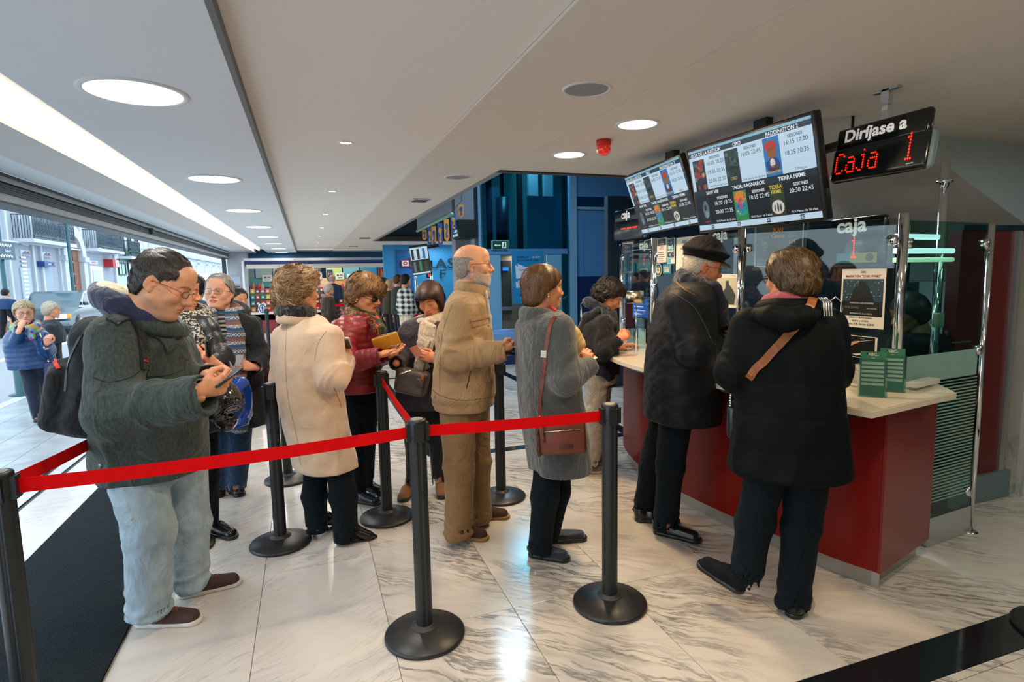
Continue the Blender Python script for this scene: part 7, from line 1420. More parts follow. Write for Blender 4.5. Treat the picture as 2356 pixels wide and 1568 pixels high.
# small things on the counter
t = thing('intercom', 'brushed steel round intercom on a stem at the far window', 'intercom', onz(1458, 770, .957)); c = onx(1463, 683, 2.36); c = np.array([2.36, c[1], c[2]]); MB().cyl((c[0]-.055, c[1]+.03, c[2]), (c[0]+.03, c[1]-.05, c[2]), .049, 32).build('drum', mat('brushed_brass_steel', hexc('b7a98c'), .25, metal=1.), t); MB().cyl((c[0]-.003, c[1]-.01, .957), (c[0]-.003, c[1]-.01, c[2]-.04), .005, 10).build('stem', CHROME, t)
t = thing('clear_holder', 'clear plastic leaflet holder on the far end of the worktop', 'holder', onz(1452, 800, .957)); c = onz(1450, 800, .957); AC = glass('acrylic', (.80, .92, .90), .02, .2); MB().box(c+np.array([0, 0, .08]), (.005, .10, .16)).box(c+np.array([.04, 0, .08]), (.005, .10, .16)).box(c+np.array([.02, .05, .07]), (.04, .004, .14)).box(c+np.array([.02, -.05, .07]), (.04, .004, .14)).build('holder', AC, t); MB().box(c+np.array([.012, 0, .05]), (.012, .085, .095)).build('leaflets', WP, t)
t = thing('clear_holder', 'second clear holder with papers by the capped man', 'holder', onz(1478, 796, .957)); c = onz(1474, 790, .957); MB().box(c+np.array([0, 0, .11]), (.005, .11, .22)).build('holder', AC, t); MB().box(c+np.array([.012, 0, .065]), (.010, .10, .13)).build('leaflets', WP, t)
t = thing('paper_slip', 'crumpled paper slip on the worktop under the leaning hands', 'paper', onz(1432, 806, .957)); c = onz(1430, 806, .958); MB().add([c+np.array(q) for q in ((-.03, -.02, 0), (.02, -.03, .003), (.04, .02, .001), (0, .035, .006), (-.01, .0, .002))], [(0, 1, 4), (1, 2, 4), (2, 3, 4), (3, 0, 4)]).build('paper', WP, t)
t = thing('leaflet_box', 'low box of black and white leaflets between the two customers', 'box', onz(1678, 775, .957)); c = onx(1679, 765, 2.42); MB().box((c[0], c[1], (.957+c[2]+.015)/2), (.05, .13, c[2]-.957+.015)).build('box', M('b8ad96', .6), t); P = Panel((c[0]-.026, c[1]+.06, c[2]+.012), (0, -1, 0), (0, 0, -1), .12, .05); P.rect(.05, .1, .95, .9, M('3b3a34', .5)); P.text('La Bohème', .4, .5, .4, WP, 2, .02); P.build('print', t)
c = c+np.array([0, -.01, .04]); MB().box(c, (.012, .10, .055)).build('card', M('c9c0ac', .6), t); P = Panel((c[0]-.007, c[1]+.045, c[2]+.022), (0, -1, 0), (0, 0, -1), .09, .045); P.rect(0, 0, 1, 1, M('15171a', .5)); P.text('La Bohème', .5, .6, .35, WP, 2, .02); P.build('print', t)
t = thing('monitor', 'black cash desk monitor with a blue display behind the far window', 'monitor', (2.85, 3.9, .957)); q = onx(1474, 708, 2.75); MB().rbox((2.77, q[1], q[2]), (.04, .28, .20), .006).build('housing', BLACKP, t); P = Panel((2.747, q[1]+.12, q[2]+.08), (0, -1, 0), (0, 0, -1), .24, .16); P.rect(0, 0, 1, 1, E('1f5fc8', .8)); lines(P, .1, .8, .2, .8, 4, E('d8e4f4', .8), .3); P.build('display', t); MB().box((2.79, q[1], (q[2]+.90)/2-.03), (.03, .05, q[2]-.90)).build('stand', BLACKP, t)
area('booth_lamp', (3.45, 3.1, 2.2), .5, 14, (.85, .95, 1.))  # fill added to brighten the booth interior, no fitting built for it
# desks and the clerk in the booth
dk = MB().box((3.45, 3.5, .72), (.62, 1.7, .04)).box((3.2, 3.5, .36), (.03, 1.7, .70)).box((3.45, 2.68, .36), (.62, .03, .70)).build('desk', mat('booth_desk', hexc('1a2226'), .5)); tag(dk, 'dark work desk inside the ticket booth', 'desk')
MB().box((4.35, 4.0, 1.0), (2.2, .04, 2.0)).build('wall_booth', mat('booth_navy2', hexc('0e2836'), .5)); struct(bpy.data.objects['wall_booth.001'] if 'wall_booth.001' in bpy.data.objects else bpy.data.objects['wall_booth'])
nb = notice('faint framed timetable on the navy wall inside the booth', ((3.72, 4.57, 1.62), (1, 0, 0), (0, 0, -1), .30, .42), lambda P: None, back=M('31464c', .7)) if 0 else None
t = thing('timetable', 'faint timetable sheet on the navy wall inside the booth', 'notice', (3.9, 4.57, 1.4)); q = ony(2068, 650, 3.97); w_ = .30; P = Panel((q[0]-.02, 3.975, q[2]), (1, 0, 0), (0, 0, -1), w_, .5); P.rect(0, 0, 1, 1, M('4a5d60', .7)); lines(P, .1, .9, .1, .9, 9, M('26383c', .7), .4); P.build('print', t)
for j, (xa_, xb_, y_) in enumerate(((2078, 2205, 536), (2072, 2232, 576), (2072, 2232, 603))):  # glowing bars added behind the glass in place of its bright reflections
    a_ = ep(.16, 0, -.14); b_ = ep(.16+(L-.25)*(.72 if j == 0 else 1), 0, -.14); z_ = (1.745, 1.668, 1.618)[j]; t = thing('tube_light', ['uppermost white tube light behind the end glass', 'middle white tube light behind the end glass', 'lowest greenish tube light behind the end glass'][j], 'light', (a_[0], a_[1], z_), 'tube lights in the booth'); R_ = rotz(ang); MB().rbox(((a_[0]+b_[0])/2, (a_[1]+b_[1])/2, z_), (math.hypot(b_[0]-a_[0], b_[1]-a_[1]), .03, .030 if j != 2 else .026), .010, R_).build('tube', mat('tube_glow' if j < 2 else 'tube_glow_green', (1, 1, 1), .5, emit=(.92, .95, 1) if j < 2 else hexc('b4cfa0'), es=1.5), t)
t = thing('wall_bracket', 'grey metal plate with a bar behind the glass partition', 'bracket', atd(2190, 790, 3.7)); q = atd(2190, 785, 3.7); MB().box(q, (.13, .012, .15)).box(q+np.array([0, -.03, .0]), (.20, .04, .010)).build('plate', ALU, t)
# ------------------------------------------------------------------ lift shaft, blue walls, hall beyond
BLU = mat('blue_panel', hexc('4f86b8'), .45); BLU2 = mat('pale_blue_panel', hexc('7ba6c8'), .4); NVY = mat('navy_panel', hexc('0c2457'), .5); GWL = mat('grey_wall', hexc('8b949f'), .7)
YL = 10.3
def yb(x0, y0, x1, y1, Y, th=.05, front=True):
    """box on a plane Y=const whose front face has these picture corners"""
    a = ony(x0, y0, Y); b = ony(x1, y1, Y); return ((a[0], Y, b[2]), (b[0], Y+th, a[2]))
def wbox(name, m, x0, y0, x1, y1, Y=YL, th=.05, parent=None, z0=None, z1=None):
    a, b = yb(x0, y0, x1, y1, Y, th); a = list(a); b = list(b)
    if z0 is not None: a[2] = z0
    if z1 is not None: b[2] = z1
    return MB().bb(a, b).build(name, m, parent)
def xat(x, Y=YL, y=600): return ony(x, y, Y)[0]
lw = wbox('wall_lift', GWL, 1045, 440, 1098, 785, th=.3, z0=0, z1=4.4); struct(lw); lw2 = wbox('column', BLU2, 1098, 420, 1113, 785, th=.3, z0=0, z1=4.4, parent=lw)
# upper shaft: dark glass with rails and the car's counterweight behind
xs0, xs1 = xat(1113), xat(1305); zs = ony(1113, 575, YL)[2]
t = thing('lift', 'glass fronted lift with frosted blue panels in the middle of the hall', 'lift', (3.7, YL, 0))
MB().bb((xs0, YL+.02, zs), (xs1, YL+.03, 4.4)).build('shaft_glass', glass('shaft_glass', (.36, .62, .68), .03, .12), t)
MB().bb((xs0, YL+1.6, 0), (9, YL+1.65, 4.4)).build('shaft_back', mat('shaft_back', hexc('5a9aa2'), .6), t); MB().bb((xs0-.02, YL+.3, 0), (xs0, YL+1.6, 4.4)).build('shaft_side', GWL, t)
for px, w, m in ((1128, .05, 'dark'), (1198, .05, 'dark'), (1228, .10, 'g'), (1262, .10, 'g')): x = xat(px, YL+.9); MB().bb((x-w, YL+.85, 0), (x+w, YL+.95, 4.4)).build('guide_rail', mat('shaft_dark', hexc('0c2026'), .4, metal=.5) if m == 'dark' else GWL, t)
x = xat(1158, YL+.8); MB().cyl((x, YL+.8, 2.1), (x, YL+.8, 3.1), .13, 20).cyl((x, YL+.8, 3.1), (x, YL+.8, 3.7), .04, 12).lathe([(.26, 3.6), (.34, 3.9), (.34, 4.2)], (x, YL+.8, 0), 6).build('piston', mat('shaft_dark', hexc('0c2026'), .4, metal=.5), t)
MB().bb((xs0, YL-.02, zs-.08), (xs1, YL+.02, zs+.02)).build('beam', BLU, t)
FRP = mat('frosted_blue', hexc('6fa6c6'), .35); wbox('left_panel', FRP, 1113, 576, 1155, 770, th=.04, parent=t, z0=.35); wbox('right_panel', FRP, 1258, 574, 1293, 770, th=.04, parent=t, z0=.35)
MB().bb((xat(1155), YL+.5, .35), (xat(1258), YL+.55, zs-.05)).build('cabin_wall', mat('cabin_steel', hexc('8d8271'), .4, metal=.3), t); wbox('cabin_mirror', mat('cabin_dark', hexc('3b3a36'), .3), 1155, 600, 1178, 720, YL+.45, parent=t); wbox('cabin_display', mat('cabin_display', hexc('1d6fd8'), .4, emit=hexc('2d80ff'), es=.8), 1157, 615, 1170, 622, YL+.42, parent=t)
wbox('handrail', ALU, 1155, 706, 1250, 710, YL+.30, .03, t); wbox('right_glass', glass('shaft_glass', (.36, .62, .68), .03, .12), 1293, 420, 1312, 770, th=.02, parent=t, z0=.35, z1=4.3); wbox('corner_post', BLU2, 1312, 418, 1329, 800, Y=YL-.05, th=.12, parent=t, z0=0, z1=4.4)
o = wbox('display_poster', mat('dim_poster', hexc('5fa4c4'), .4), 1212, 450, 1292, 570, YL+.2, .01, t)
# posters and signs on the lift
A = ony(1177, 577, YL-.03); B = ony(1252, 696, YL-.03); t = thing('poster', 'blue poster with white torn paper shapes on the lift door', 'poster', A); P = Panel(A, (1, 0, 0), (0, 0, -1), B[0]-A[0], A[2]-B[2], .002); PB_ = M('1a80b4', .5); P.rect(0, 0, 1, 1, PB_, 0); NB = M('0c2c58', .5)
P.text('CELEBRA LOS', .33, .12, .050, NB, 2, .01, shear=.2, sx=.8); P.text('40 AÑOS', .76, .12, .050, WP, 2, .01, shear=.2, sx=.8); P.text('DE LOS CINES ABC...PARK', .5, .18, .048, NB, 2, .01, shear=.2, sx=.8)
P.poly([(.1, .26), (.18, .30), (.18, .24), (.4, .30), (.95, .30), (.92, .48), (.3, .50), (.28, .52), (.12, .52)], M('d3dcec', .5), 2); P.text('Combi 40', .38, .36, .055, NB, 3, .01); P.text('2,90€', .38, .41, .05, M('c46a72', .5), 3)
P.poly([(.1, .58), (.18, .60), (.18, .56), (.9, .57), (.9, .68), (.3, .69), (.12, .70)], M('c3d2e8', .5), 2); lines(P, .2, .8, .59, .66, 4, M('6a86a8', .5), .3); P.text('¡PIDE', .30, .84, .05, NB, 3, .01, shear=.2); P.text('SUPER', .36, .895, .05, WP, 3, .01, shear=.2); P.build('print', t)
A = ony(1133, 554, YL-.06); B = ony(1169, 573, YL-.06); t = thing('exit_sign', 'green emergency exit sign with arrow and running figure', 'sign', A); w, h = B[0]-A[0], A[2]-B[2]; EG = M('0f4d3c', .4); MB().bb((A[0]-.01, YL-.055, B[2]-.01), (B[0]+.01, YL-.01, A[2]+.01)).build('frame', M('9fc4c4', .4), t)
P = Panel(A, (1, 0, 0), (0, 0, -1), w, h, .003); P.rect(0, 0, 1, 1, EG, 1); WE = mat('exit_white', hexc('cfe4e0'), .5, emit=hexc('cfe4e0'), es=.35); P.rect(.2, .46, .52, .54, WE, 2); P.poly([(.1, .5), (.24, .34), (.24, .66)], WE, 2); P.rect(.60, .12, .88, .88, WE, 2); P.ell(.76, .27, .04, .08, EG, 3); P.poly([(.70, .36), (.80, .36), (.80, .58), (.84, .8), (.79, .8), (.75, .62), (.68, .84), (.64, .8), (.70, .6)], EG, 3); P.build('pictogram', t)
q = ony(1050, 510, YL-.4); t = thing('box_sign', 'black box sign with a glowing white emblem on the grey wall', 'sign', q); b_ = ony(1070, 545, YL-.4); w = ony(1086, 520, YL-.1)[0]-q[0]; z1 = q[2]+.03; z0 = b_[2]-.02
MB().bb((q[0]+.02, YL-.48, z0), (q[0]+.36, YL-.0, z1)).build('housing', M('08100f', .4), t); P = Panel((q[0]+.018, YL-.02, z1), (0, -1, 0), (0, 0, -1), .46, z1-z0, .003); GW = mat('sign_glow', (.5, .9, 1), .4, emit=hexc('b8e4ee'), es=.9); P.ell(.45, .28, .14, .17, GW, 1); P.rect(.40, .12, .50, .46, M('08100f', .4), 2); P.rect(.42, .1, .48, .48, GW, 3); P.text('ACCESO', .5, .60, .19, GW, 2, .03, sx=1.25); P.text('BUTACAS', .5, .82, .19, GW, 2, .04, sx=1.25); P.build('print', t)
# right blue wall
rwl = MB().mat(BLU).bb((xat(1328), YL, ony(1330, 636, YL)[2]), (9, YL+.05, ony(1330, 478, YL)[2])).build('wall_blue', None); struct(rwl)
MB().bb((xat(1328), YL-.01, 0), (9, YL+.05, ony(1330, 636, YL)[2])).build('lower_panel', NVY, rwl); MB().bb((xat(1328), YL, ony(1330, 478, YL)[2]), (9, YL+.05, 3.05)).build('window_band', mat('dark_band', hexc('0a3352'), .12), rwl); MB().bb((xat(1328), YL-.05, ony(1330, 480, YL)[2]-.01), (9, YL, ony(1330, 478, YL)[2]+.02)).build('ledge', BLU2, rwl)
for x0, y0, x1, y1 in ((1343, 510, 1344, 636), (1343, 510, 1420, 511)): wbox('joint', M('27507a', .5), x0, y0, x1, y1, YL-.004, .006, rwl)
MB().bb((xat(1328), YL, 3.05), (9, YL+.05, 4.4)).build('upper_panel', BLU, rwl)
lg = MB().bb((2.62, 9.55, 0), (3.75, 10.25, .42)).build('bench_base', NVY); MB2 = MB().bb((2.60, 9.5, .42), (3.78, 10.27, .56)).build('ledge', mat('blue_ledge', hexc('6f93c8'), .5), lg); tag(lg, 'low navy plinth with a pale blue top at the foot of the lift', 'plinth')
t = thing('handrail', 'silver stair handrail in front of the navy wall', 'handrail', (5.3, 9.9, 1)); a = ony(1338, 700, 9.8); b = ony(1378, 672, 9.8); MB().tube([a+np.array([0, 0, -.6]), a, b, b+(b-a)*4], .03, 10).tube([a+(b-a)*2, a+(b-a)*2+np.array([0, 0, -1.75])], .02, 8).build('rail', CHROME, t)
# void above
vd = MB(); DV = mat('void_dark', hexc('26313a'), .7); vd.mat(DV).bb((1.56, 4.66, 4.4), (9, 14.3, 4.5)).bb((1.52, 4.66, ZR+.16), (1.56, 14.2, 4.5)).bb((1.56, 4.60, ZR+.1), (9, 4.64, 4.5)).bb((1.56, 14.2, ZR+.09), (6, 14.26, 4.5)); struct(vd.build('wall_void', None))
area('void_blue_lamp', (5.2, 5.3, 2.9), .25, 60, (.10, .38, 1.), rot=(math.radians(-60), 0, 0), shape='RECTANGLE', size_y=3.0); area('void_lamp', (2.9, 7.6, 4.2), 1.2, 110, (.60, .83, 1.)); area('shaft_lamp', (4.0, YL+.45, 4.2), .6, 110, (.4, .8, 1.)); area('cabin_lamp', (4.0, YL+.3, 1.95), .4, 6, (1, .85, .65))  # the light in the lift shaft is added to brighten its dark glass
area('far_lamp', (3.3, 15.2, 2.38), 1.0, 30, (.7, .9, 1.))
# screen roll and bunting
a = ony(960, 531, 11.); b = ony(1040, 492, 8.6); t = thing('roller_banner', 'pale roller screen with a green lower bar hanging from the opening edge', 'banner', a); zt = ZR+.1
MB().quad(a, b, (b[0], b[1], b[2]+.22), (a[0], a[1], a[2]+.30)).build('cloth', mat('screen_cloth', hexc('aab4c0'), .7), t); MB().cyl(a, b, .028, 12).build('bar', mat('green_bar', hexc('86a98e'), .5), t)
OC = M('cf8a3a', .6); BC_ = M('2b5390', .6)
for k, (px, py, hh, ob, dp) in enumerate(((971, 528, 24, 0, 10.8), (983, 523, 42, 1, 10.4), (992, 520, 52, 0, 10.0), (1006, 513, 56, 1, 9.6), (1021, 504, 52, 0, 9.2), (1036, 492, 42, 1, 8.8), (1054, 470, 30, 0, 8.4))):
    q = ony(px, py, dp); w = .055; h = hh/1330*dp*1.02; c1, c2 = (OC, BC_) if not ob else (BC_, OC); t = thing('pennant', ('orange' if not ob else 'blue')+' pennant with a film figure shape, number %s from the far end of the string' % ('one two three four five six seven'.split()[k]), 'pennant', q, 'pennants hanging in the void'); P = Panel(q, (.96, -.28, 0), (0, 0, -1), w*1.5, h, .003); P.poly([(0, 0), (1, 0), (1, .82), (.5, 1), (0, .82)], c1, 0); P.ell(.5, .30, .3, .12, c2, 2); P.poly([(.3, .78), (.3, .6), (.6, .48), (.3, .45), (.7, .40), (.7, .55), (.5, .68), (.75, .7), (.75, .78)], c2, 2); P.build('cloth', t)
t = thing('pennant_string', 'cord that carries the pennants under the opening edge', 'cord', ony(971, 520, 10.8)); MB().tube([ony(960, 526, 11), ony(1000, 514, 9.9), ony(1036, 490, 8.8), ony(1062, 462, 8.2), ony(1062, 440, 8.0)], .004, 5).build('cord', BRK, t)
# wall of letters and the second cash desk
YW = 16.; sw = MB().bb((2.0, YW, 0), (4.05, YW+.1, 2.75)).build('wall_letters', mat('bright_blue_wall', hexc('2f86bc'), .5)); struct(sw); struct(MB().bb((2.35, YW-.05, 0), (2.78, YW, 2.3)).build('wall_teal', mat('deep_blue_wall', hexc('0f4f8c'), .5)))
t = thing('wall_lettering', 'dark metal letters SALAS on the bright blue wall', 'lettering', (3, YW, 2)); 
for s_, px, py, sz in (('S', 948, 606, .42), ('A', 973, 606, .42), ('LAS', 1014, 607, .40), ('F', 1018, 631, .34)): P = Panel(ony(px, py, YW-.06), (1, 0, 0), (0, 0, -1), 1, 1, .01); P.text(s_, 0, 0, sz, M('1b2f40', .4), 1, .01, sx=1.25); P.build('letter', t)
A = ony(923, 598, YW-.1); B = ony(942, 613, YW-.1); t = thing('safety_sign', 'square red and white sign with a red ring on the blue wall', 'sign', A); P = Panel(A, (1, 0, 0), (0, 0, -1), B[0]-A[0], A[2]-B[2], .003); RS = M('b5221c', .5); P.rect(0, 0, 1, 1, RS, 0); P.rect(.08, .1, .92, .9, WP, 1); P.ell(.5, .5, .27, .27, RS, 2); P.ell(.5, .5, .12, .12, WP, 3); P.build('print', t)
def mini(P):
    P.rect(0, 0, 1, 1, E('0a161c', .9), 0); P.rect(0, .06, 1, .50, E('bcd6e8', .9)); P.rect(0, .94, 1, 1, E('bcd6e8', .9))
    for k, (a_, b_) in enumerate((('1a2230', '5f7480'), ('1a3034', '2d8a4c'), ('1f74b4', '2c3a24'))): P.rect(.06+.32*k, .12, .20+.32*k, .48, E(a_, .8), 2); P.rect(.10+.32*k, .56, .24+.32*k, .9, E(b_, .8), 2)
t, R, n = screen('wall_screen', 'distant tilted screen hanging above the second cash desk', ony(939, 566, 9.8), (.95, -.30, .13), (.28, -.15, -1), .32, .50, mini, bez=.012); MB().tube([ony(968, 575, 9.9), ony(985, 568, 9.9), ony(1012, 563, 9.9)], .03, 8).tube([ony(985, 568, 9.9), ony(975, 582, 9.9)], .02, 8).build('ceiling_mount', BRK, t)
t = thing('cash_desk', 'second red cash desk with glass and chrome posts down the hall', 'counter', (2.9, 13, 0)); yc = 12.6; x0, x1 = xat(950, yc), xat(1045, yc); MB().bb((x0, yc, .06), (x1, yc+.6, .88)).build('front_panel', RED, t); MB().bb((x0-.1, yc-.12, .90), (x1, yc+.7, .94)).build('worktop', TOP, t)
for px in (958, 995): x = xat(px, yc); MB().cyl((x, yc+.15, .94), (x, yc+.15, 1.92), .028, 12).build('post', CHROME, t)
MB().bb((x0+.05, yc+.14, 1.0), (x1, yc+.155, 1.9)).build('glass_pane', GLASS, t)
def w5_(P): P.text('caja', .5, .16, .28, LW, 2, .02); P.rect(.4, .45, .6, .9, LEDR, 3)
A = ony(980, 612, yc+.3); t = ledsign('small cash desk sign above the second desk', A, (1, 0, 0), (0, 0, -1), .12, .26, w5_, 'cash desk signs')
# ------------------------------------------------------------------ sweets kiosk
YK = 18.5; t = thing('sweets_kiosk', 'sweets kiosk with rows of coloured bins across the far end', 'kiosk', (.5, YK, 0)); kx0, kx1 = xat(562, YK), xat(930, YK)
def kb(name, m, x0, y0, x1, y1, Y=YK, th=.05, parent=t, **k): return wbox(name, m, x0, y0, x1, y1, Y, th, parent, **k)
kb('header', M('0f2f66', .5), 562, 600, 882, 608, YK-.03, th=.1); kb('awning', M('c8c4bf', .5), 566, 608.5, 882, 614, YK-.06, th=.25); kb('frame', ALU, 560, 594, 930, 598); kb('left_post', ALU, 560, 600, 566, 757, z0=0); kb('right_post', ALU, 912, 600, 918, 757, z0=0); kb('far_post', ALU, 926, 585, 930, 757, z0=0)
kb('front_panel', M('7d1a1c', .4), 576, 724, 915, 757, z0=.02); kb('worktop', M('cfc9c0', .3), 566, 720, 915, 724, th=.5)
pan = [('6f8a8c', 566, 586), ('8fa5a5', 586, 627), ('1c86ac', 627, 668), ('7f9c90', 668, 720), ('1b8fb4', 720, 740), ('9fb36a', 749, 788), ('5f9aa6', 788, 827), ('157fa4', 827, 868)]
for c_, x0, x1 in pan: kb('backing_panel', M(c_, .5), x0, 598, x1-.4, 640, YK+.8)
for c_, x0, x1 in (('3f8f90', 566, 640), ('8a5a6a', 640, 700), ('b9a284', 700, 760), ('c08a4c', 760, 812), ('a8965c', 812, 868)): kb('backing_panel', M(c_, .5), x0, 640, x1-.4, 660, YK+.8)
kb('backing_panel', M('2f4a50', .5), 868, 600, 912, 700, YK+.8)
for x0, y0, x1, y1, c_, d_ in ((603, 632, 627, 647, 'b9c2b6', '3a4a7a'), (628, 618, 645, 645, 'b0b0aa', '8a6a60'), (720, 614, 740, 627, '10181c', '5a7a88'), (720, 627, 741, 642, 'c4c6c4', '8a9a9c'), (752, 620, 766, 645, '1b2a4a', '9a5a4a'), (771, 627, 792, 642, 'b4bcae', '1c2a28'), (798, 630, 818, 645, 'c0c4b8', '7a3a3a')):
    q = thing('poster', {'603': 'white price card nearest the pillar', '628': 'pinkish calendar sheet', '720': 'black and white poster' if y0 == 614 else 'calendar page below the black poster', '752': 'dark blue film poster', '771': 'white sheet with a black figure', '798': 'white card with two dots'}[str(x0)]+' on the kiosk back wall', 'poster', ony(x0, y0, YK+.75), 'posters in the sweets kiosk'); A = ony(x0, y0, YK+.76); B = ony(x1, y1, YK+.76); P = Panel(A, (1, 0, 0), (0, 0, -1), B[0]-A[0], A[2]-B[2], .003); P.rect(0, 0, 1, 1, M(c_, .5), 0); P.ell(.3, .4, .12, .14, M(d_, .5), 2); P.rect(.5, .3, .85, .4, M(d_, .5), 2); P.rect(.3, .7, .8, .8, M(d_, .5), 2); P.build('print', q)
for k, y in enumerate((662, 675, 689, 703)): kb('shelf', M('3d6a3a' if k == 0 else '2a3a30', .5), 566, y+9, 905, y+11, YK+.5, .35); 
cols = ['c77a3a', 'a8323a', '2c7a7c', 'b8a45a', '7a2a3a', 'd0683a', '4a8a4a', 'c0b090', '8a3a5a', 'c8a83a', '3a3a34', 'b05a6a']; rr = random.Random(5)
x0_, x1_ = xat(570, YK+.5), xat(900, YK+.5); nb_ = 30; bw = (x1_-x0_)/nb_; me_ = MB().bb((-bw*.42, -.12, 0), (bw*.42, .12, .13)).build('sweet_bin', M(cols[0], .4), t).data; bpy.data.objects.remove(bpy.data.objects['sweet_bin']); lid = {}
for j, y in enumerate((662, 675, 689, 703)):
    z = ony(700, y+9.5, YK+.5)[2]
    for i in range(nb_):
        c_ = rr.choice(cols); 
        if c_ not in lid: lid[c_] = me_.copy(); lid[c_].materials.clear(); lid[c_].materials.append(M(c_, .35))
        o = link('sweet_bin', lid[c_], t); o.matrix_parent_inverse = Matrix.Translation(t.location).inverted(); o.location = (x0_+bw*(i+.5), YK+.6, z)
    for i in range(nb_): MB().bb((x0_+bw*(i+.3), YK+.47, z+.03), (x0_+bw*(i+.7), YK+.48, z+.08)).build('price_tag', M('cfd4cc', .5), t)
for k, px in enumerate((571, 583, 596, 604, 760, 788, 800)): q = ony(px, 657, YK+.55); bt = MB().lathe([(.001, -.16), (.05, -.16), (.05, .0), (.02, .06), (.02, .10), (.001, .10)], q, 10).build('bottle', M(['7a1c22', 'b8443a', 'a82028', '9a8a7a', '3a5a6a', 'a83a3a', 'c0c0b8'][k], .3)); tag(bt, 'small bottle on the upper kiosk shelf, %s from the pillar' % ORD[k], 'bottle', 'bottles in the sweets kiosk')
A = ony(594, 698, YK-.05); B = ony(614, 721, YK-.05); q = thing('arrow_sign', 'white sign with a blue ringed arrow on the kiosk front', 'sign', A); P = Panel(A, (1, 0, 0), (0, 0, -1), B[0]-A[0], A[2]-B[2], .004); P.rect(0, 0, 1, 1, M('c9ced4', .5), 0); P.ell(.5, .5, .42, .42, M('1c3a6a', .5), 1); P.ell(.5, .5, .32, .32, M('c9ced4', .5), 2); P.poly([(.5, .2), (.72, .5), (.58, .5), (.58, .78), (.42, .78), (.42, .5), (.28, .5)], M('1c3a6a', .5), 3); P.build('print', q)
q = thing('snack_bags', 'bunch of red and gold snack bags hanging at the kiosk corner', 'bags', ony(884, 620, YK-.2)); 
for k in range(9): c = ony(872+k*3.5, 626+(k % 3), YK-.04); MB().rbox(c, (.05, .06, .22), .02, seg=1).build('snack_bag', M(['a8242a', 'b83a30', 'b88a3a'][k % 3], .35), q)
q = thing('display_panel', 'purple and orange cardboard panel behind the far stanchions', 'panel', ony(646, 700, 15.5)); wbox('board', M('8a3ab0', .5), 640, 701, 652, 735, 15.5, .03, q); wbox('lower_board', M('c87a3a', .5), 640, 735, 652, 745, 15.5, .03, q, z0=0)
area('kiosk_lamp', (.8, YK+.2, 2.3), 2.6, 26, (1, .93, .8), shape='RECTANGLE', size_y=.3)
q = thing('notice', 'pale blue notice on the far pillar', 'notice', ony(532, 640, 18.85)); wbox('sheet', M('b3bfd4', .6), 528, 636, 554, 654, 18.88, .01, q); wbox('plate', M('22262c', .5), 537, 658, 553, 664, 18.88, .01, q)
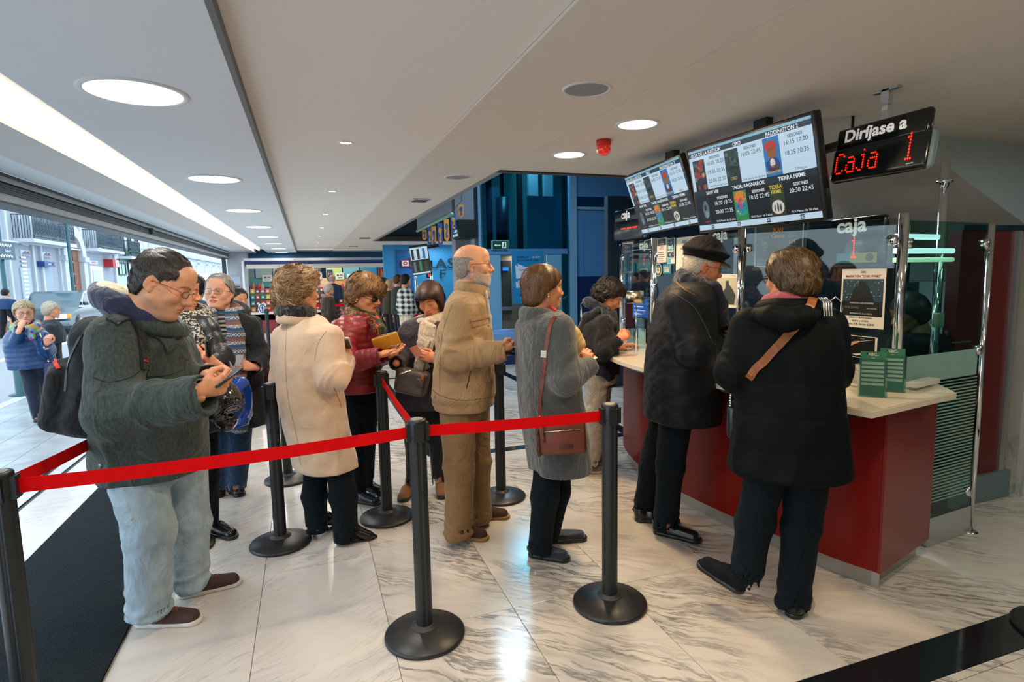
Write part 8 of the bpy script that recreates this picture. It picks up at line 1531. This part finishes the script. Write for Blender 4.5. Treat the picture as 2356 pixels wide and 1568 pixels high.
# ------------------------------------------------------------------ people farther off, simply dressed
def far(label, hx, hy, D, az, coat, trous, hair, hem=.80, arm=(0, 0), h=.014, wide=.2, bald=False, glass_=False, legs_=True, skin='cf9070', hairlen=0., seat=None, collar=None, stride=0., lean=0., smooth=.0, group=None, texm=None, puff=0):
    c = atd(hx, hy, D); p = Person(label, (c[0], c[1], 0), hexc(skin), group); p.D = D; fwd0 = None
    p.head(hx, hy, 0, az, 4, 0, 1.0, h=.0055 if D < 9 else .009, eyes=False, lid=1, fem=not bald)
    f = np.array([math.sin(p.haz), math.cos(p.haz), 0]); r = np.array([f[1], -f[0], 0]); p.az = p.haz; z = c[2]; b = np.array([c[0], c[1], 0])-f*.02
    hm = hairmats(hexc(hair), None, None, 'h_'+hair)
    cut = (lambda P: np.maximum(hairline([(-.13, -.08-hairlen), (-.03, -.07-hairlen), (0, -.0-hairlen*.6), (.05, .045), (.08, .062), (.12, .07)])(P), P[:, 2]-.05 if bald else -1+0*P[:, 2]))
    p.hair(shell(.016, .006, .010), cut, hm, lambda P: np.stack([0*P[:, 0], -.4+0*P[:, 0], -1+0*P[:, 0]], 1).astype(np.float32), n=900 if D < 9 else 0, L=.05, r=.0009, h=.008)
    if glass_: glasses(p, MATS.get('dark_frame') or BLACKP, LENS, thick=.0014)
    s = SDF(); A_ = p.haz; L = lambda up, a, bb, off=0.: (b[0]+f[0]*off, b[1]+f[1]*off, up, a, bb, A_)
    pf = (lambda P, t, th, u, v: .006*(np.abs(np.sin(P[:, 2]*PI/puff))**.5-.7)) if puff else (lambda P, t, th, u, v: .012*ridge(noise3(P, (7, 7, 3))))
    s.u(loft([L(z-.13, .07, .07, lean), L(z-.165, .14, .10, lean), L(z-.22, wide, .13, lean), L(z-.45, wide+.01, .155, lean*.6), L(hem+.1, wide+.01, .16), L(hem, wide+.015, .165)], 2.3, pf), .03)
    hands = []
    for g, bend in ((1, arm[0]), (-1, arm[1])):
        sh = b+f*lean+r*g*(wide-.015)+np.array([0, 0, z-.25]); el = sh+r*g*.05-f*.03+np.array([0, 0, -.27]); wr = el+f*.23*math.sin(bend)+r*(-g*.05*bend)+np.array([0, 0, -.23*math.cos(bend)])
        for q in sleeve(sh, el, wr, .068, .058, .045, .012, 14, 3. if g > 0 else 8.): s.u(q, .04)
        hands.append((wr, (wr-el)/np.linalg.norm(wr-el), g))
    p.add('coat', s, h, texm or cloth('far_'+coat, hexc(coat), .8, sheen=.1)); p.coat = s
    for wr, d, g in hands: V, Q = hand_mesh(g, 'relax', .006); R = frame_from(d, -r*g); p.body(V@R.T+wr, Q)
    p.flesh([cone(p.H(0, -.03, -.06), b+np.array([0, 0, z-.3])+f*lean, .05, .08), cone(b+np.array([0, 0, z-.3]), b+np.array([0, 0, hem+.14]), .1, .1)]+[cone(b+r*g*.09+np.array([0, 0, hem]), b+r*g*.09+np.array([0, 0, .10]), .06, .035) for g in (1, -1)], .022)
    if legs_:
        Lg = SDF()
        for g in (1, -1):
            q = f*stride*g; legs(Lg, b+r*g*.09+np.array([0, 0, hem+.02]), b+r*g*.10+q*.4+np.array([0, 0, .48]), b+r*g*.10+q+np.array([0, 0, .09]), .098, .078, .062, .008, 2., .008)
            k = b+r*g*.10+q; add_shoe(p, (k[0]-f[0]*.06, k[1]-f[1]*.06, 0), A_, LEATHB, BLACKP, L=.26, h=.010)
        p.add('trousers', Lg, h*1.1, cloth('far_'+trous, hexc(trous), .85, sheen=.1))
    if collar: s2 = SDF(); rope(ringpts(b+f*lean+np.array([0, 0, z-.155]), A_, .10, .10, .25, 10), .038, s2, .02); s2.disp(lambda P: .006*noise3(P, 40)); p.add('scarf', s2, .009, collar[0], collar[1])
    p.finish(); return p
PLD = mat('black_white_plaid', (.3, .3, .3), .9); N_, L_ = nt(PLD); g_ = N_.new('ShaderNodeNewGeometry'); sx_ = N_.new('ShaderNodeSeparateXYZ'); L_.new(g_.outputs['Position'], sx_.inputs[0]); sm = []
for i, k in ((0, 10.), (2, 10.)):
    a = N_.new('ShaderNodeMath'); a.operation = 'MULTIPLY'; a.inputs[1].default_value = k*2*PI; L_.new(sx_.outputs[i], a.inputs[0]); b_ = N_.new('ShaderNodeMath'); b_.operation = 'SINE'; L_.new(a.outputs[0], b_.inputs[0]); sm.append(b_)
ad_ = N_.new('ShaderNodeMath'); ad_.operation = 'ADD'; L_.new(sm[0].outputs[0], ad_.inputs[0]); L_.new(sm[1].outputs[0], ad_.inputs[1]); cr = N_.new('ShaderNodeValToRGB'); mr = N_.new('ShaderNodeMapRange'); mr.inputs[1].default_value = -2; mr.inputs[2].default_value = 2; L_.new(ad_.outputs[0], mr.inputs[0]); L_.new(mr.outputs[0], cr.inputs[0]); cr.color_ramp.elements[0].color = (.006, .008, .008, 1); cr.color_ramp.elements[0].position = .25; cr.color_ramp.elements[1].color = (.55, .56, .54, 1); cr.color_ramp.elements[1].position = .8; L_.new(cr.outputs[0], N_['Principled BSDF'].inputs['Base Color'])
far('woman in a black and white plaid coat at the second cash desk', 934, 646, 11.6, 60, '222222', 'c9bca6', '120c0a', hem=.82, arm=(1.2, 1.2), texm=PLD)
far('man in a dark green coat queuing left of the plaid coat', 917, 645, 13., 70, '1c2a24', '14181c', '4a2c14', hem=.75)
far('person with fair hair in an olive coat, behind the plaid coat', 898, 655, 13.8, 60, '2c2c20', '101416', 'b09468', hem=.7)
far('person in dark clothes farthest back in the second queue', 884, 650, 15.2, 90, '16181c', '121416', '140f0c', hem=.7)
far('bald man in a navy jumper leaning at the kiosk counter', 765, 641, 17.2, 30, '10243c', '181c24', '8a7a6c', hem=.95, bald=True, arm=(1.3, 1.3), wide=.24)
far('grey haired woman in a brown coat with a fur collar at the kiosk', 757, 666, 13.0, 75, '2f231a', '15161a', '9a938c', hem=.6, arm=(1.7, 1.5), glass_=True, collar=(cloth('fawn_fur', hexc('8a6a48'), .95, weave=120, bump=1., sheen=.5), 'fawn fur collar'), lean=-.02)
far('bald man with glasses sitting behind the kiosk counter', 798, 686, 17.6, 185, '8a8f94', '222222', '8a7a6c', hem=.7, bald=True, glass_=True, legs_=False)
far('person in black with a red edge, half hidden behind the patterned scarf', 549, 690, 6.2, 150, '0c0e10', '101214', '141010', hem=.6, wide=.20)
far('person in a teal blue hooded coat between the two heads by the street', 452, 662, 6.0, 20, '0e3a58', '10181f', '0c1014', hem=.6, wide=.2)
# street walkers
SCM = mat('street_scarf', (.3, .1, .1), .8); N_, L_ = nt(SCM); vv = N_.new('ShaderNodeTexVoronoi'); vv.inputs['Scale'].default_value = 26; tc_ = N_.new('ShaderNodeTexCoord'); L_.new(tc_.outputs['Object'], vv.inputs['Vector']); hs_ = N_.new('ShaderNodeHueSaturation'); hs_.inputs['Saturation'].default_value = 1.1; hs_.inputs['Value'].default_value = .5; L_.new(vv.outputs['Color'], hs_.inputs['Color']); L_.new(hs_.outputs[0], N_['Principled BSDF'].inputs['Base Color'])
p = Person('woman in a quilted blue jacket walking on the pavement, hand at her mouth', onz(88, 972), hexc('cf9a80'))
p.head(56, 719, 0, 176, 4, 2, 1.0, h=.0028, fem=True, fat=.8, lid=0); hm = hairmats(hexc('8f7a5e'), hexc('c2b08e'), None, 'h_ash'); p.hair(shell(.020, .006, .014), hairline([(-.13, -.08), (-.03, -.07), (0, -.02), (.02, .02), (.05, .05), (.08, .06), (.12, .07)]), hm, lambda P: np.stack([P[:, 0]*6+.3, -.4+0*P[:, 0], -.5+.5*noise3(P, 20)], 1).astype(np.float32), n=2500, L=.05, r=.0008, lift=.008, h=.006)
glasses(p, MATS['dark_frame'], LENS, thick=.0013); BQ = mat('blue_quilt', hexc('123c6a'), .35, spec=.5, bump=.3, bscale=40)
build(p, 172, [(58, 748, 0, .08, .08), (60, 756, 0, .15, .11), (62, 775, 0, .21, .14), (70, 820, 0, .22, .16), (78, 846, 0, .225, .165)], [((30, 776, 0), (30, 800, -.1), (46, 758, -.26), (.07, .064, .05)), ((98, 774, 0), (112, 806, -.02), (108, 788, -.24), (.07, .064, .05))],
      [((66, 842, 0), (74, 895, -.04), (86, 958, -.06), (.090, .070, .052)), ((98, 842, .05), (101, 890, .12), (105, 938, .3), (.090, .070, .052))], None, BQ, cloth('navy_jean', (.008, .016, .035)), 'jacket', 'jeans', h=.011, ht=.013, puff=.055, pa=.008)
shoe_px(p, (88, 962), (90, 980), LEATHB, BLACKP, L=.25, label='shiny black shoe'); q = p.at(103, 948, .3); add_shoe(p, (q[0], q[1], .05), p.az, LEATHB, BLACKP, L=.25, pitch=-.3)
a_ = p.at(47, 752, -.28); p.hand(a_, p.at(53, 738, -.24)-a_, (.3, .8, .1), 1, 'fist', h=.005); a_ = p.at(108, 790, -.25); p.hand(a_, p.at(110, 780, -.27)-a_, (0, .9, .1), -1, 'fist', h=.005)
scarf(p, 'scarf', SCM, p.at(60, 752, -.02), p.az, .10, .10, .036, 2, .032, .4, ends=[[(66, 760, -.16, .035), (74, 774, -.2, .04)]], h=.009, label='multicoloured scarf with red'); P_, n_ = hits(p.coat, dense([(88, 755), (98, 785), (106, 812), (112, 840)], 4), .004); g = MB(); g.strap(P_, .012, .004, nrm=list(n_)); p.finish()
t = thing('handbag', 'dark handbag on a chain at the side of the blue quilted jacket', 'bag', p.at(122, 860, 0)); MB().rbox(p.at(120, 852, .05), (.10, .2, .22), .02).build('bag_body', NVY, t); g.build('chain', CHROME, t)
far('fair haired woman in a dark jacket walking behind the blue quilted jacket', 118, 714, 8.6, 95, '20262c', '14181e', 'a59a86', hem=.7, wide=.2, h=.014)
far('person in a blue hooded parka crossing on the far pavement', 13, 674, 17., 40, '14365c', '10141c', '0c0c10', hem=.85, wide=.24, stride=.15, collar=(cloth('grey_fur', hexc('9a9a98'), .95), 'pale fur hood trim'))
# ------------------------------------------------------------------ the street
PAV = mat('wet_paving', hexc('a9b2b8'), .22, spec=.5, vary=.18, vscale=3, bump=.05, bscale=30); pv = MB().bb((-3.95, -3, -.06), (-2.15, 60, -.014)).build('pavement_bed', M('6a6f70', .9)); struct(pv); pv.name = 'floor_pavement'
for j in range(40):
    for i in range(4): x = -2.17-.40*(i+1); MB().bb((x+.003, -1.5+j*.6+.003, -.02), (x+.397, -1.5+(j+1)*.6-.003, -.001)).build('slab', PAV, pv)
for j in range(22): MB().bb((-3.93, -1.5+j*1.2+.004, -.14), (-3.775, -1.5+(j+1)*1.2-.004, .0)).build('kerb_stone', M('b4bcc0', .5), pv)
rd = MB().bb((-9.4, -10, -.2), (-3.93, 140, -.12)).build('floor_road', mat('asphalt', hexc('8b9299'), .55, vary=.15, vscale=80, bump=.3, bscale=200)); struct(rd); MB().bb((-6.65, -10, -.12), (-6.45, 140, -.116)).build('road_line', M('d4dade', .6), rd)
fp = MB().bb((-11.6, -10, -.1), (-9.4, 140, 0)).build('floor_pavement_far', M('aab1b6', .5)); struct(fp)
FX = -11.5
def fb(name, m, x0, y0, x1, y1, out=.05, parent=None, zb=None, inn=.0):
    ym = min((y0+y1)/2, 640); a = onx(x0, ym, FX); b = onx(x1, ym, FX); zt = onx((x0+x1)/2, y0, FX)[2]; z0 = onx((x0+x1)/2, y1, FX)[2] if zb is None else zb; return MB().bb((FX-inn, a[1], z0), (FX+out, b[1], zt)).build(name, m, parent)
STN = mat('pale_stone', hexc('98a2ad'), .8, vary=.06, vscale=1.5); STW = M('bcc4cb', .8); IRN = mat('iron_dark', hexc('243f4e'), .5); GLS = mat('window_dark', hexc('4e6a7a'), .15)
def fy(px): return onx(px, 600, FX)[1]
ya, yb_, yc_, yd_ = fy(-60), fy(264), fy(332), 110
B1 = MB().bb((FX-6, ya, 0), (FX, yb_, 11)).build('apartment_house', STN); tag(B1, 'pale stone house with iron balconies and an arched wooden door', 'building')
B2 = MB().bb((FX-6, yb_+.1, 0), (FX, yc_, 10)).build('apartment_house', M('b9c4c8', .8)); tag(B2, 'narrow house with a dark green shop and a balcony palm', 'building')
B3 = MB().bb((FX-6, yc_+.1, 0), (FX, yd_, 9)).build('apartment_house', M('b4bcc4', .8)); tag(B3, 'long row of pale houses farthest down the street', 'building')
def balcony(x0, y0, x1, y1, B, parent):
    a = onx(x0, y0, FX); b = onx(x1, y1, FX); zs = b[2]; zt = zs+1.0; y_0, y_1 = a[1], b[1]; MB().bb((FX, y_0-.1, zs-.16), (FX+.75, y_1+.1, zs)).build('balcony_slab', STW, parent); g = MB(); n = int((y_1-y_0)/.11)
    for k in range(n+1): y = y_0+(y_1-y_0)*k/n; g.bb((FX+.70, y-.012, zs), (FX+.72, y+.012, zt))
    for k in range(n//3): y = y_0+(y_1-y_0)*(k+.5)/(n//3); g.tube([(FX+.71, y+.13*math.cos(q*PI/5), zs+.5+.30*math.sin(q*PI/5)) for q in range(10)], .016, 4, True); g.tube([(FX+.71, y+.07*math.cos(q*PI/4), zs+.5+.14*math.sin(q*PI/4)) for q in range(8)], .014, 4, True)
    for z in (zs+.04, zt, zs+.14): g.bb((FX+.685, y_0, z-.02), (FX+.735, y_1, z+.02)); 
    for y in (y_0, y_1): g.bb((FX, y-.015, zt-.02), (FX+.7, y+.015, zt+.02)); [g.bb((FX+.1*q, y-.01, zs), (FX+.1*q+.02, y+.01, zt)) for q in range(7)]
    g.build('balcony_railing', IRN, parent, kind='stuff')
    return zs
def window(x0, y0, x1, y1, parent, m=GLS, fr=STW, sh=False):
    a = onx(x0, y0, FX); b = onx(x1, y1, FX); w = MB().bb((FX-.02, a[1], b[2]), (FX+.02, b[1], a[2])).build('window', m, parent); g = MB(); t_ = .09
    g.bb((FX, a[1]-t_, b[2]-t_), (FX+.08, a[1], a[2]+t_)).bb((FX, b[1], b[2]-t_), (FX+.08, b[1]+t_, a[2]+t_)).bb((FX, a[1], a[2]), (FX+.08, b[1], a[2]+t_)).bb((FX, a[1], b[2]-t_), (FX+.08, b[1], b[2])).bb((FX, (a[1]+b[1])/2-.03, b[2]), (FX+.04, (a[1]+b[1])/2+.03, a[2])); g.build('window_frame', fr, w); return w
balcony(27, 513, 134, 562, None, B1); balcony(187, 545, 253, 579, None, B1)
for x0, y0, x1, y1 in ((38, 478, 60, 560), (92, 490, 112, 560), (196, 500, 212, 578), (226, 510, 240, 580)): window(x0, y0, x1, y1, B1, M('8fa2ae', .3))
for x in (14, 70, 88, 130, 184, 258): fb('pilaster', STW, x, 470, x+4, 700, .10+.003*(x % 7), B1, zb=0)
fb('string_course', STW, -30, 566, 262, 569, .2, B1)
# arched door
a = onx(135, 600, FX)[1]; b = onx(188, 600, FX)[1]; c_ = (a+b)/2; w = (b-a)/2; zt = onx(160, 520, FX)[2]; g = MB(); n = 16
for k in range(n):
    t0, t1 = PI*k/n, PI*(k+1)/n; r0, r1 = w*.66, w; zc_ = zt-w; q = [(c_+r*math.cos(t), zc_+r*math.sin(t)) for r, t in ((r0, t0), (r1, t0), (r1, t1), (r0, t1))]; g.add([(FX, y, z) for y, z in q]+[(FX+.25, y, z) for y, z in q], [(4, 5, 6, 7), (0, 1, 5, 4), (1, 2, 6, 5), (2, 3, 7, 6), (3, 0, 4, 7)])
for s_ in (-1, 1): g.bb((FX, c_+s_*w*.66, 0), (FX+.25, c_+s_*w, zc_)); g.bb((FX, c_+s_*w*.62, zc_-.25), (FX+.35, c_+s_*w*1.08, zc_))
g.build('door_arch', STW, B1); g = MB(); dp = [(c_+w*.66*math.cos(PI*k/n), zc_+w*.66*math.sin(PI*k/n)) for k in range(n+1)]; g.add([(FX+.03, y, z) for y, z in dp]+[(FX+.03, c_-w*.66, 0), (FX+.03, c_+w*.66, 0)], [tuple(range(n+3))]); dr = g.build('door', mat('oak_door', hexc('8a5a3c'), .6, vary=.2, vscale=4), B1)
for k in range(5):
    for s_ in (-1, 1): MB().box((FX+.05, c_+s_*w*.33, .5+k*.62), (.04, w*.5, .5)).build('door_panel', mat('oak_panel', hexc('6f4229'), .6), dr)
o = fb('roll_shutter', M('9fb0b8', .5), 46, 616, 69, 700, .05, B1, zb=0)
a = onx(46, 616, FX); b = onx(69, 700, FX)
for k in range(16): MB().bb((FX+.05, a[1]+.05, .12+k*.17), (FX+.065, b[1]-.05, .20+k*.17)).build('shutter_slat', M('dfe6ea', .5), o)
fb('doorway', M('93a3b2', .6), 97, 604, 121, 690, .03, B1, zb=0); fb('shop_window', M('c9d6d8', .3), 208, 612, 236, 700, .04, B1, zb=.0); fb('shop_glass', M('8fa3a0', .2), 213, 620, 231, 695, .06, B1, zb=.3)
def fsign(lab, x0, y0, x1, y1, out, draw, bg, name='shop_sign', X=FX):
    a = onx(x0, y0, X); b = onx(x1, y1, X); t = thing(name, lab, 'sign', a); MB().bb((X, a[1], b[2]), (X+out, b[1], a[2])).build('sign_board', bg, t); P = Panel((X+out+.004, a[1], a[2]), (0, 1, 0), (0, 0, -1), b[1]-a[1], a[2]-b[2], .01); draw(P); P.build('print', t)
fsign('blue shop sign with a red dot above the grey doorway', 84, 601, 110, 614, .3, lambda P: (P.text('bankinter', .42, .5, .42, M('d4dde4', .5), 2, .02), P.ell(.86, .45, .07, .2, M('c8452c', .5), 2)), M('123f86', .5))
fsign('red and white shop sign on the pale stone house', 237, 596, 253, 615, .5, lambda P: (P.rect(.35, .1, .95, .9, M('d9b8bc', .5)), P.text('TAX', .65, .5, .3, M('b8202a', .5), 3)), M('b8202a', .5))
fsign('faded pink lettering above the shop window', 204, 599, 224, 608, .03, lambda P: P.text('SPORT SHOP', .5, .5, .6, M('b04a68', .5), 2, .03), M('c9ced4', .5))
for x0, y0, x1, y1, w_ in ((44, 574, 68, 592, 'nearer'), (95, 578, 115, 595, 'farther')): fsign('orange and blue poster under the iron balcony, %s of two' % w_, x0, y0, x1, y1, .04, lambda P: (P.poly([(.1, .55), (.5, .1), (.7, .45), (.9, .3), (.9, .6)], M('1f5f8c', .5), 2), P.rect(.1, .62, .9, .72, M('cf7a4a', .5), 2), P.rect(.1, .8, .9, .95, M('2f6f9c', .5), 2), P.ell(.82, .25, .1, .15, M('cf6a3a', .5), 3)), M('b8c8d4', .6), 'poster_board')
# narrow house
balcony(271, 565, 297, 592, None, B2); fb('shop_front', M('2c4f4c', .5), 268, 598, 326, 602, .2, B2); 
for x0, x1 in ((271, 288), (293, 309)): window(x0, 606, x1, 630, B2, M('9fcfc4', .3), M('1d3a3a', .5))
for x0, x1 in ((276, 284), (292, 300), (308, 316)): window(x0, 540, x1, 575, B2, M('7d8f9a', .3), M('35505c', .5))
q = onx(307, 590, FX+.4); t = thing('potted_palm', 'green palm in a pot on the narrow house balcony', 'plant', q); MB().lathe([(.2, -.5), (.3, 0), (.001, 0)], q, 10).build('pot', M('8a5a44', .8), t); g = MB(); rs = random.Random(3)
for k in range(60):
    a = rs.uniform(0, 2*PI); e_ = rs.uniform(.2, 1.4); L_f = rs.uniform(.9, 1.5); pts = []
    for j in range(6): s_ = j/5; pts.append(q+np.array([math.cos(a)*math.cos(e_)*L_f*s_, math.sin(a)*math.cos(e_)*L_f*s_, math.sin(e_)*L_f*s_*1.0-.9*s_*s_*L_f*.6+.1]))
    g.strap(pts, .06, .005, nrm=(0, 0, 1) if abs(math.cos(e_)) > .3 else (1, 0, 0))
g.build('fronds', M('3f7a4c', .6), t, kind='stuff')
for i, px in enumerate((340, 356, 372, 390, 408, 428, 450, 470, 485, 497, 505)):
    for y0, y1 in ((555, 585), (598, 622)):
        q0 = onx(px, (y0), FX); w_ = 1.2; zt_ = [5.2, 3.2][y0 > 580]; wi = MB().bb((FX-.02, q0[1], zt_-1.6), (FX+.02, q0[1]+w_, zt_)).build('window', GLS, B3); MB().bb((FX, q0[1]-.1, zt_-1.75), (FX+.3, q0[1]+w_+.1, zt_-1.65)).bb((FX, q0[1]-.1, zt_), (FX+.1, q0[1]+w_+.1, zt_+.1)).build('window_frame', STW, wi)
fb('string_course', M('9aa8b4', .6), 333, 588, 506, 592, .3, B3)
for px in (350, 385, 420, 460): fb('shop_window', M('e4ecf0', .4), px, 630, px+18, 655, .05, B3, zb=.2)
# house behind the camera side, seen only in reflections, is left out; street furniture
def lamppost(px, y0, X, lab): 
    q = onx(px, y0, X); t = thing('street_lamp', lab, 'lamp post', (q[0], q[1], 0)); c = (q[0], q[1], 0); GRN = mat('lamp_green', hexc('26525c'), .4, metal=.3); MB().lathe([(.22, 0), (.22, .12), (.15, .2), (.15, .5), (.10, .6), (.13, .75), (.08, .9), (.11, 1.1), (.07, 1.25), (.06, 6)], c, 16).build('post', GRN, t); MB().lathe([(.06, 6), (.25, 6.2), (.3, 6.7), (.1, 6.9), (.01, 7)], c, 12).build('lantern', GRN, t); return t
lamppost(166, 640, -9.75, 'green iron lamp post in front of the arched wooden door')
t = lamppost(9, 640, -9.75, 'green lamp post carrying the dark ornate sign'); a = onx(-20, 552, -9.6); b = onx(37, 598, -9.6); s_ = MB().bb((-9.66, a[1], b[2]), (-9.60, b[1], a[2])).build('sign_board', M('12405a', .5), t); P = Panel((-9.59, a[1], a[2]), (0, 1, 0), (0, 0, -1), b[1]-a[1], a[2]-b[2], .01); SW_ = M('c2d4e0', .5); P.text('Federal', .62, .52, .22, SW_, 2, .01, shear=.2)
for v in (.18, .82): [P.ell(.30+.12*k, v, .05, .07, SW_, 2, 8) for k in range(5)]; [P.ell(.36+.12*k, v+(.08 if v < .5 else -.08), .03, .04, SW_, 2, 8) for k in range(4)]
P.build('print', t)
q = onz(49, 908, 0); t = thing('bollard', 'green steel bollard at the kerb behind the walking woman', 'bollard', (q[0], q[1], 0)); MB().lathe([(.001, 0), (.14, 0), (.14, .015), (.062, .02), (.062, .86), (.055, .90), (.001, .92)], (q[0], q[1], 0), 20).build('post', mat('lamp_green', hexc('26525c'), .4, metal=.3), t)
# estate car
t = thing('estate_car', 'dark silver estate car parked across the road with an orange indicator', 'car', (-8.1, 26, -.12)); cx_, y0_, z0_ = -8.2, 22.6, -.12; PNT = mat('car_paint', hexc('3c5560'), .18, metal=.6, coat=1); CG = mat('car_glass', hexc('4a626c'), .06)
def prof(pts, hw, m, name, par, taper=1.): g = MB(); n = len(pts); g.add([(cx_+s_*hw*(taper if p_[2:] else 1), y0_+p_[0], z0_+p_[1]) for s_ in (-1, 1) for p_ in pts], [tuple(range(n)), tuple(range(2*n-1, n-1, -1))]+[(i, n+i, n+(i+1) % n, (i+1) % n) for i in range(n)], False); o = g.build(name, m, par); return o
bd_ = prof([(0, .35), (.05, .62), (.25, .74), (1.25, .86), (4.35, .90), (4.5, .75), (4.5, .35), (4.2, .25), (.2, .25)], .86, PNT, 'body', t); prof([(1.20, .85, 1), (1.75, 1.36, 1), (2.0, 1.42, 1), (4.0, 1.40, 1), (4.42, .90, 1)], .76, PNT, 'cabin', t)
for s_ in (-1, 1):
    X_ = cx_+s_*.765
    for a0, a1 in ((1.45, 2.25), (2.32, 3.12), (3.2, 4.1)): g = MB(); g.add([(X_, y0_+a0+(.0 if a0 > 1.5 else .12), z0_+.90), (X_, y0_+a1, z0_+.90), (X_, y0_+a1, z0_+1.33), (X_, y0_+a0+(.02 if a0 > 1.5 else .42), z0_+1.33)], [(0, 1, 2, 3)]); g.build('side_window', CG, t)
g = MB(); g.add([(cx_-.70, y0_+1.26, z0_+.90), (cx_+.70, y0_+1.26, z0_+.90), (cx_+.64, y0_+1.72, z0_+1.34), (cx_-.64, y0_+1.72, z0_+1.34)], [(0, 1, 2, 3)]); g.build('windscreen', CG, t)
for s_ in (-1, 1):
    for y_ in (.85, 3.65): w_ = MB().lathe([(.001, -.1), (.30, -.1), (.32, -.07), (.32, .07), (.30, .1), (.001, .1)], (cx_+s_*.80, y0_+y_, z0_+.32), 22, Matrix.Rotation(PI/2, 3, 'Y')).build('wheel', BLACKP, t); MB().lathe([(.001, .105), (.17, .105), (.19, .09)], (cx_+s_*.80, y0_+y_, z0_+.32), 16, Matrix.Rotation(PI/2, 3, 'Y')).build('hubcap', ALU, w_)
    MB().rbox((cx_+s_*.62, y0_-.0+.02, z0_+.62), (.34, .08, .17), .03).build('headlamp', mat('headlamp', (.9, .9, .9), .1, emit=(1, 1, 1), es=1.2 if s_ > 0 else .2), t); MB().rbox((cx_+s_*.83, y0_+.06, z0_+.62), (.09, .12, .15), .02).build('indicator', mat('indicator_orange', hexc('e07a1c'), .3, emit=hexc('ff8a1c'), es=.8), t)
MB().rbox((cx_, y0_-.01, z0_+.60), (.62, .06, .26), .02).build('grille', M('3a4a54', .3), t); MB().rbox((cx_, y0_-.03, z0_+.38), (1.74, .14, .18), .04).build('bumper', M('6a7880', .4), t); MB().rbox((cx_+.86, y0_+1.6, z0_+.98), (.16, .1, .12), .03).build('mirror', PNT, t)
# motorcycle at the very edge
t = thing('motorcycle', 'dark motorcycle parked at the far kerb beyond the walking woman', 'motorcycle', (-8.7, 18.2, -.12)); q = onx(-4, 735, -9.25)
for d_ in (0, 1.3): MB().tube([(q[0], q[1]+d_+.30*math.cos(k*PI/10), .20+.30*math.sin(k*PI/10)) for k in range(20)], .06, 8, True).build('wheel', BLACKP, t)
MB().rbox((q[0], q[1]+.7, .60), (.3, .9, .3), .1).build('tank', M('1a2024', .2), t); MB().rbox((q[0], q[1]+1.1, .80), (.28, .7, .1), .04).build('seat', LEATHB, t); MB().tube([(q[0]-.35, q[1]+.25, 1.05), (q[0], q[1]+.15, 1.0), (q[0]+.35, q[1]+.25, 1.05)], .02, 8).tube([(q[0], q[1], .2), (q[0], q[1]+.2, 1.0)], .03, 8).build('handlebar', CHROME, t); MB().lathe([(.001, 0), (.1, 0), (.1, .1), (.001, .12)], (q[0], q[1]-.02, .85), 14, Matrix.Rotation(PI/2, 3, 'X')).build('headlamp', MATS['headlamp'], t)
